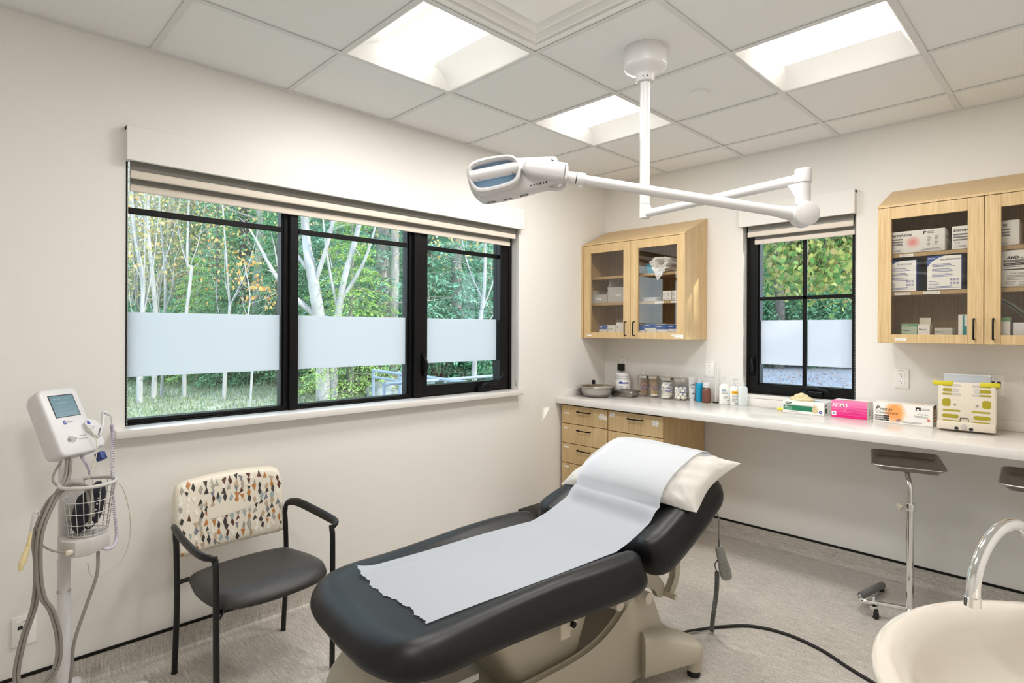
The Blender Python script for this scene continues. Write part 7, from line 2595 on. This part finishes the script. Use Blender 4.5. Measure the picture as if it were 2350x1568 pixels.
for px in range(-620, 240, 86):
    for d in (20, 27):
        k += 1
        dup(protoA if k % 2 else protoB, spot(px + (40 if d > 20 else 0), d + (k * 3 % 4) * .6), k * 1.1, 'far tree left of everything the wide window shows', 'far trees left of the view', (1.2,) * 3)
# pale bare trunks
def bare(name, label, px, d, pts, r0_, forks=(), leafn=0, leafz=(3, 7), mat_=None, seed=0, lm=None, spread=1.2):
    """pts: (sideways, z) along the picture plane's direction; forks: (t, sideways, rise, r)"""
    base = Vector(spot(px, d))
    sd = r0; dp = f_
    r_ = random.Random(seed)
    P_ = [Vector((0, 0, 0)) + sd * a + dp * r_.uniform(-.12, .12) * min(1, z / 2) + Vector((0, 0, z)) for a, z in pts]
    tr = MB()
    tr.tube(P_, [r0_, r0_ * .9, r0_ * .75, r0_ * .55, r0_ * .3], mat_ or M_BARKP, 12, 6)
    sm = catmull(P_, 6)
    tips = []
    for (t, a, rise, rb) in forks:
        p = sm[min(len(sm) - 1, int(t * (len(sm) - 1)))]
        e = p + sd * a + dp * r_.uniform(-.6, .6) + Vector((0, 0, rise))
        m_ = p.lerp(e, .5) + sd * a * .10 + Vector((0, 0, -rise * .06))
        tr.tube([p, m_, e], [rb, rb * .7, rb * .3], mat_ or M_BARKP, 8, 6)
        tips.append((p, e))
        for _ in range(4):
            q = p.lerp(e, r_.uniform(.35, 1))
            w_ = q + sd * r_.uniform(-.6, .6) + dp * r_.uniform(-.5, .5) + Vector((0, 0, r_.uniform(.1, .7)))
            tr.tube([q, q.lerp(w_, .5) + Vector((0, 0, .05)), w_], [rb * .3, rb * .2, .003], mat_ or M_BARKP, 5, 3)
            tips.append((q, w_))
    fo = None
    if leafn:
        fo = MB()
        q = np.random.default_rng(seed + 50)
        if tips and lm is not None:
            cs = []
            for _ in range(leafn):
                a, b = tips[q.integers(len(tips))]
                cs.append(np.array(a.lerp(b, q.uniform(.4, 1.05))) + q.normal(size=3) * .10)
            cs = np.array(cs)
        else:
            cs = np.stack([q.normal(size=leafn) * spread, q.normal(size=leafn) * spread, q.uniform(leafz[0], leafz[1], leafn)], 1)
        leaves(fo, cs, q.normal(size=(leafn, 3)) + np.array([0, 0, -.5]), q.normal(size=(leafn, 3)), q.uniform(.05, .10, leafn), q.uniform(.035, .07, leafn), lm or M_LEAFA, 'lobed' if lm is not None else 'diamond')
    return tree(name, label, (tr, fo), tuple(base), 0, 'tree', 'bare pale trunks beyond the wide window')
bare('birch_tree', 'leftmost thick white trunk beyond the wide window, splitting near the top', 321, 11, [(0, 0), (-.02, 1.2), (.02, 2.4), (-.10, 3.6), (-.25, 6.5)], .056, [(.36, .40, 2.6, .016), (.30, -.6, 1.1, .010), (.42, .25, 3.0, .014), (.5, -.3, 1.6, .01)], 700, (2.5, 6), seed=1)
bare('birch_tree', 'second thick white trunk from the left beyond the wide window', 353, 11.6, [(0, 0), (.0, 1.5), (.03, 2.6), (-.06, 3.8), (-.10, 7)], .052, [(.25, .4, .7, .010), (.4, -.3, 1.8, .014), (.45, .3, 2.2, .016), (.3, -.5, .8, .008)], 700, (2.6, 6), seed=2)
bare('birch_tree', 'thin pale stem close right of the second white trunk', 371, 11.9, [(0, 0), (.05, 1.4), (.08, 2.6), (-.06, 3.9), (-.2, 6.5)], .028, [(.35, .5, 1.0, .018), (.28, -.35, 1.2, .015)], 500, (2.4, 5.5), seed=3)
bare('birch_tree', 'kinked white trunk standing alone between the birches and the fir', 424, 11.5, [(0, 0), (.04, 1.4), (.14, 2.65), (.09, 2.95), (.20, 6)], .040, [(.62, .35, 1.2, .012), (.7, -.4, 1.2, .012), (.5, .3, .7, .007)], 400, (3, 6.5), seed=4)
bare('birch_tree', 'slim forked white sapling in front of the mid-green fir', 514, 11.2, [(0, 0), (.03, 1.0), (.08, 1.9), (.04, 2.15), (-.12, 4.6)], .040, [(.50, .36, 1.7, .016), (.36, -.42, .9, .013), (.62, -.4, 1.1, .009), (.66, .35, 1.0, .008)], 45, seed=5, lm=M_LEAFO)
bare('birch_tree', 'thin sapling with clusters of orange leaves left of the first mullion', 574, 10.4, [(0, 0), (.02, .9), (-.04, 1.6), (.02, 2.1), (-.06, 2.7)], .022, [(.5, .35, .4, .007), (.55, -.3, .5, .007), (.7, .5, .25, .006), (.8, -.25, .35, .006), (.42, -.3, .2, .006)], 150, seed=6, lm=M_LEAFO)
bare('alder_tree', 'straight grey trunk behind the orange-leaved sapling', 592, 14.5, [(0, 0), (0, 2), (.03, 4), (.0, 6), (.02, 9)], .115, [(.4, 1.3, .5, .03), (.32, -1.2, .3, .03), (.5, -1.3, .6, .03), (.28, 1.0, .2, .02)], 0, mat_=M_BARKG, seed=7)
bare('maple_tree', 'big leaning pale trunk of the middle light, left of its twin stem', 740, 10.8, [(.02, 0), (-.03, 1.2), (-.16, 2.4), (-.35, 3.4), (-.40, 6.5)], .135, [(.34, -1.1, 1.5, .062), (.46, .6, 2.4, .05), (.5, -.9, 1.6, .04)], 700, (3.2, 6.5), seed=8, spread=1.6)
bare('maple_tree', 'second stem of the big forked tree, leaning right in the middle light', 765, 10.9, [(0, 0), (.05, 1.2), (.22, 2.3), (.52, 3.8), (.75, 6.5)], .080, [(.38, -.35, 2.2, .035), (.45, .8, 1.8, .04)], 400, (3.2, 6), seed=9, spread=1.5)
bare('alder_tree', 'grey conifer stem in front of the blue-green fir, middle light', 903, 12.2, [(0, 0), (0, 1.6), (.02, 3), (.0, 5), (.02, 8)], .12, [(.3, .9, .1, .025), (.36, -.9, .1, .025)], 0, mat_=M_BARKG, seed=10)
bare('birch_tree', 'bent white trunk alone in the right light of the wide window', 1089, 11.2, [(0, 0), (.01, .9), (.13, 1.7), (.20, 2.6), (.18, 5.5)], .052, [(.5, .4, 1.5, .02), (.6, -.5, 1.6, .02), (.4, .5, .8, .015)], 500, (2.6, 5), seed=11)
# thin grey stems of the thicket on the left
M_TWIG = mat('thicket_twig', srgb(150, 144, 136), .85)
for k in range(26):
    px = 300 + (k * 37) % 190; d = 14.5 + (k * 13 % 9) * .55
    tr = MB()
    r_ = random.Random(k)
    tr.tube([(0, 0, 0), (r_.uniform(-.2, .2), r_.uniform(-.2, .2), 2), (r_.uniform(-.5, .5), r_.uniform(-.5, .5), 4.5), (r_.uniform(-.9, .9), r_.uniform(-.9, .9), 7.5)], [.035, .028, .02, .006], M_TWIG, 6, 4)
    for _ in range(9):
        z = r_.uniform(1, 6); a = r_.uniform(0, 6.28); L_ = r_.uniform(.5, 1.4)
        tr.tube([(0, 0, z), (math.cos(a) * L_ * .5, math.sin(a) * L_ * .5, z + .5 * L_), (math.cos(a) * L_, math.sin(a) * L_, z + 1.1 * L_)], [.012, .008, .003], M_TWIG, 4, 2)
    fo = MB(); q = np.random.default_rng(k + 90); n = 420
    cs = np.stack([q.normal(size=n) * .7, q.normal(size=n) * .7, q.uniform(1.2, 7.5, n)], 1)
    leaves(fo, cs, q.normal(size=(n, 3)), q.normal(size=(n, 3)), q.uniform(.06, .11, n), q.uniform(.04, .07, n), M_LEAFA)
    tree('thicket_sapling', 'thin grey sapling of the bare thicket behind the white birches', (tr, fo), spot(px, d), 0, 'tree', 'saplings of the thicket behind the birches')
for k in range(9):
    dup(bpy.data.objects['thicket_sapling'], spot(-420 + 72 * k, 12.5 + (k * 5 % 7) * .7), k * .9, 'thin grey sapling left of everything the wide window shows', 'saplings left of the view')
# undergrowth
shr = tree('woodland_shrub', 'dark leafy shrub in the undergrowth of the wood edge', shrub_mesh(.95, .75, 2600, M_LAUREL, 5, M_BARKD, .12, .055), spot(530, 13.2), 0, 'shrub', 'shrubs of the undergrowth beyond the wide window')
for k, (px, d, s_) in enumerate([(300, 14.5, 1.2), (345, 15.5, 1.3), (395, 14.2, 1.1), (455, 14.8, 1.3), (580, 13.6, 1.0), (640, 14.5, 1.3), (705, 14.0, .9), (835, 13.8, .9), (930, 14.0, 1.0), (985, 12.8, .8), (1035, 13.4, 1.0), (1115, 13.0, .9), (1170, 12.4, .9), (480, 17, 1.6), (620, 17.5, 1.7), (1010, 16.5, 1.6), (1130, 17, 1.7), (380, 18, 1.6), (800, 16.5, 1.5)]):
    o = dup(shr, spot(px, d), k * 1.1, 'dark leafy shrub in the undergrowth of the wood edge', 'shrubs of the undergrowth beyond the wide window', (s_,) * 3)
# meadow grass: nobody could count it
mb = MB()
n = 36000
pxs = rg.uniform(-350, 1230, n); ds = 6.0 + 8.0 * rg.random(n) ** .8
lat = (pxs - 1175) / FPX * ds
gx_ = CAM.x + f_.x * ds + r0.x * lat; gy_ = CAM.y + f_.y * ds + r0.y * lat
okm = gy_ > .6
gx_, gy_ = gx_[okm], gy_[okm]; n = len(gx_)
gzv = np.array([gz(a, b) for a, b in zip(gx_, gy_)])
leaves(mb, np.stack([gx_, gy_, gzv - .02], 1), np.stack([rg.normal(size=n) * .35, rg.normal(size=n) * .35, np.ones(n)], 1), rg.normal(size=(n, 3)), rg.uniform(.04, .17, n), rg.uniform(.010, .026, n), M_GRASS)
solo(mb.build('meadow_grass'), 'pale green grass between the building and the wood edge', 'grass', None, 'stuff')
# boulders
M_ROCK = mat('pale_rock', srgb(150, 147, 143), .85, var=(5, .25), bump=(12, .8))
def boulder(label, px, d, sx, sy, sz, seed):
    r_ = random.Random(seed)
    b = bmesh.new()
    bmesh.ops.create_icosphere(b, subdivisions=3, radius=1)
    ph = [r_.uniform(0, 6) for _ in range(6)]
    for v in b.verts:
        c = v.co
        k = 1 + .16 * math.sin(3 * c.x + ph[0]) * math.sin(2.6 * c.y + ph[1]) + .10 * math.sin(6 * c.z + ph[2] + 3 * c.x) + .05 * math.sin(11 * c.y + ph[3])
        v.co = Vector((c.x * sx * k, c.y * sy * k, c.z * sz * k))
    mb = MB(Matrix.Translation(Vector(spot(px, d)) + Vector((0, 0, sz * .35))) @ Matrix.Rotation(r_.uniform(0, 3), 4, 'Z'))
    mb.bm(b, M_ROCK)
    solo(mb.build('boulder', None, 70), label, 'rock', 'boulders in the grass beyond the wide window')
boulder('large grey boulder low in the middle light of the wide window, by its sill', 745, 7.6, .42, .30, .20, 1)
boulder('flat pale boulder in the grass just under the frosted band, middle light', 750, 9.6, .50, .32, .16, 2)
boulder('small pale rock right of the flat boulder', 815, 9.4, .20, .16, .13, 3)
boulder('pale rock against the first mullion, middle light', 700, 9.2, .32, .24, .16, 4)
boulder('low rock in the grass under the left frosted band', 600, 8.6, .30, .22, .10, 5)
boulder('big pale boulder on the bank behind the railing', 880, 11.0, .42, .34, .26, 6)
boulder('pale rock low in the right light behind the railing', 1010, 9.0, .36, .26, .16, 7)
# yellow-leaved shrubs and scrub on the bank
yl = tree('bank_shrub', 'yellow-green shrub under the frosted band of the right light', shrub_mesh(.26, .15, 900, leafmat('scrub_leaves', [srgb(150, 160, 110), srgb(186, 190, 130), srgb(170, 166, 136), srgb(130, 150, 104)], .35), 8, M_BARKD, .04, .018), spot(1015, 10.5), 0, 'shrub', 'low scrub on the bank behind the railing')
for k, (px, d, s_, lb) in enumerate(((1060, 10.8, 1.5, 'grey-green scrub left of the bent white trunk'), (1125, 10.6, 1.3, 'scrub right of the bent white trunk'), (820, 11.6, 1.1, 'scrub above the small pale rock'), (770, 11.6, 1.0, 'low scrub behind the flat boulder'), (920, 11.2, 1.4, 'scrub on the bank at the second mullion'), (965, 10.9, 1.2, 'scrub behind the second mullion'), (700, 11.8, 1.1, 'scrub at the foot of the forked trunk'))):
    dup(yl, spot(px, d), k * 1.9, lb, 'low scrub on the bank behind the railing', (s_,) * 3)
# ramp railing
M_RAIL = mat('railing_paint', srgb(134, 144, 162), .4)
t = thing('handrail', 'pale blue-grey pipe handrail outside, its end post in the middle light', 'handrail', spot(857, 8.0))
pa, pb = pix(857, 8.0, .90), pix(1150, 5.75, .90)
mb = MB(); mb.tube([pa, pb], .022, M_RAIL, 12); mb.build('top_rail', t)
mb = MB(); mb.tube([pa - Vector((0, 0, .09)), pb - Vector((0, 0, .09))], .017, M_RAIL, 12); mb.build('lower_rail', t)
for q in (0, .27, .55, .85):
    p = pa.lerp(pb, q)
    mb = MB(); mb.tube([p, (p.x, p.y, gz(p.x, p.y) - .1)], .022, M_RAIL, 12); mb.build('post', t)
t = thing('handrail', 'second pale pipe handrail with a rounded end, rising to the right behind the first', 'handrail', spot(882, 6.1))
pa, pb = pix(882, 6.15, .885), pix(1165, 7.3, .90)
mb = MB(); mb.tube([(pa.x, pa.y, gz(pa.x, pa.y) - .1), (pa.x, pa.y, .80), (pa.x, pa.y, .86), tuple(pa.lerp(pb, .03)), tuple(pa.lerp(pb, .2)), tuple(pb)], .018, M_RAIL, 12, 4); mb.build('top_rail', t)
for q in (.45, .9):
    p = pa.lerp(pb, q)
    mb = MB(); mb.tube([p, (p.x, p.y, gz(p.x, p.y) - .1)], .016, M_RAIL, 10); mb.build('post', t)

# view of the narrow window: maple, dark trunks, laurels, leaf litter
def dark(label, px, d, r_):
    tr = MB(); tr.tube([(0, 0, -.2), (.05, 0, 2), (-.05, .1, 5), (.1, 0, 9)], [r_ * 1.15, r_, r_ * .8, r_ * .4], M_BARKD, 12, 5)
    fo = MB(); q = np.random.default_rng(int(px)); n = 2600
    v = q.normal(size=(n, 3)) * np.array([1.5, 1.5, 1.2]) + np.array([0, 0, 5.8])
    leaves(fo, v, q.normal(size=(n, 3)), q.normal(size=(n, 3)), q.uniform(.09, .15, n), q.uniform(.07, .12, n), M_MAPLE, 'lobed')
    tree('maple_tree', label, (tr, fo), spot(px, d), 0, 'tree', 'dark trunks beyond the narrow window')
dark('dark trunk left of the vertical muntin of the narrow window', 1788, 18.5, .15)
dark('pale dark trunk at the left edge of the narrow window', 1748, 19.5, .13)
dark('dark trunk behind the vertical muntin of the narrow window', 1846, 23.0, .19)
dark('dark trunk at the right edge of the narrow window', 1936, 21.0, .17)
tr = MB(); fo = MB()
q = np.random.default_rng(77)
b0 = Vector(spot(1990, 8.2))
tr.tube([(0, 0, 0), (0, .1, 1.6), (-.1, .25, 3.2), (0, .3, 6)], [.12, .10, .08, .04], M_BARKD, 10, 5)
C = []
for k in range(54):
    px = q.uniform(1725, 1975); d = q.uniform(6.6, 9.2)
    lo_z = 2.15 if px > 1840 else 2.25
    z = q.uniform(lo_z, 3.7)
    e = Vector(pix(px, d, z)) - b0
    s_ = Vector((0, .25, 2.0 + 1.2 * q.random()))
    tr.tube([s_, s_.lerp(e, .5) + Vector((0, 0, .25)), e], [.022, .013, .004], M_BARKD, 6, 4)
    for _ in range(170):
        t_ = q.uniform(.5, 1.05)
        p = s_.lerp(e, t_) + Vector(q.normal(size=3).tolist()) * .20
        C.append(tuple(p))
C = np.array(C); n = len(C)
leaves(fo, C, q.normal(size=(n, 3)) * .6 + np.array([-.3, 0, -.7]), q.normal(size=(n, 3)) * .5 + np.array([-.4, .3, .5]), q.uniform(.050, .085, n), q.uniform(.055, .085, n), M_MAPLE, 'lobed')
tree('maple_tree', 'yellow-green maple spreading over the upper half of the narrow window', (tr, fo), tuple(b0), 0, 'tree')
la = tree('laurel_bush', 'dark glossy laurel low behind the left half of the narrow window', shrub_mesh(1.2, 1.25, 4200, M_LAUREL, 9, M_BARKD, .13, .06), spot(1770, 20.0), 0, 'shrub', 'laurels beyond the narrow window')
for k, (px, d, s_, lb) in enumerate(((1880, 19.6, 1.2, 'laurel right of the vertical muntin of the narrow window'), (1960, 19.2, 1.15, 'laurel at the right jamb of the narrow window'), (1720, 21.0, 1.3, 'laurel at the left jamb of the narrow window'), (1830, 21.5, 1.5, 'tall laurel behind the muntin of the narrow window'), (1915, 22.0, 1.6, 'tall laurel at the back right of the narrow window'), (1780, 22.5, 1.7, 'tall laurel at the back left of the narrow window'), (1735, 19.4, 1.1, 'small laurel in front of the pale dark trunk'), (1862, 19.0, 1.1, 'small laurel just right of the muntin, in front of the others'), (1930, 18.9, 1.15, 'laurel in front of the trunk at the right edge'))):
    dup(la, spot(px, d), k * 2.1, lb, 'laurels beyond the narrow window', (s_,) * 3)
mb = MB(); n = 1500
pxs = rg.uniform(1690, 2010, n); ds = rg.uniform(9.5, 18, n); lat = (pxs - 1175) / FPX * ds
a_, b_ = CAM.x + f_.x * ds + r0.x * lat, CAM.y + f_.y * ds + r0.y * lat
zz = np.array([gz(x, y) for x, y in zip(a_, b_)]) + .035
leaves(mb, np.stack([a_, b_, zz], 1), np.stack([rg.normal(size=n), rg.normal(size=n), rg.normal(size=n) * .15], 1), np.stack([rg.normal(size=n) * .3, rg.normal(size=n) * .3, np.ones(n)], 1), rg.uniform(.03, .07, n), rg.uniform(.03, .06, n), leafmat('fallen_leaves', [srgb(140, 112, 104), srgb(160, 132, 120), srgb(120, 104, 104), srgb(150, 106, 96)], .2))
solo(mb.build('fallen_leaves'), 'brown fallen leaves scattered over the gravel outside the narrow window', 'leaves', None, 'stuff')

# leafy tree out of view that breaks the sun up before it reaches the narrow window
r_ = shrub_mesh(1.9, 1.9, 1500, M_MAPLE, 21, M_BARKD, .20, .17, True, .2, 4)
cr = MB()
cr.tube([(0, 0, 0), (.1, 0, 2), (0, .1, 4.2)], [.17, .14, .08], M_BARKD, 10, 5)
r_[1].v = [Vector((p.x, p.y, p.z + 3.4)) for p in r_[1].v]
tree('maple_tree', 'leafy maple added outside the counter wall, out of view, to break up the sun', (cr, r_[1]), (3.2, -8.0, gz(3.2, -8.0) - .05), 0, 'tree')
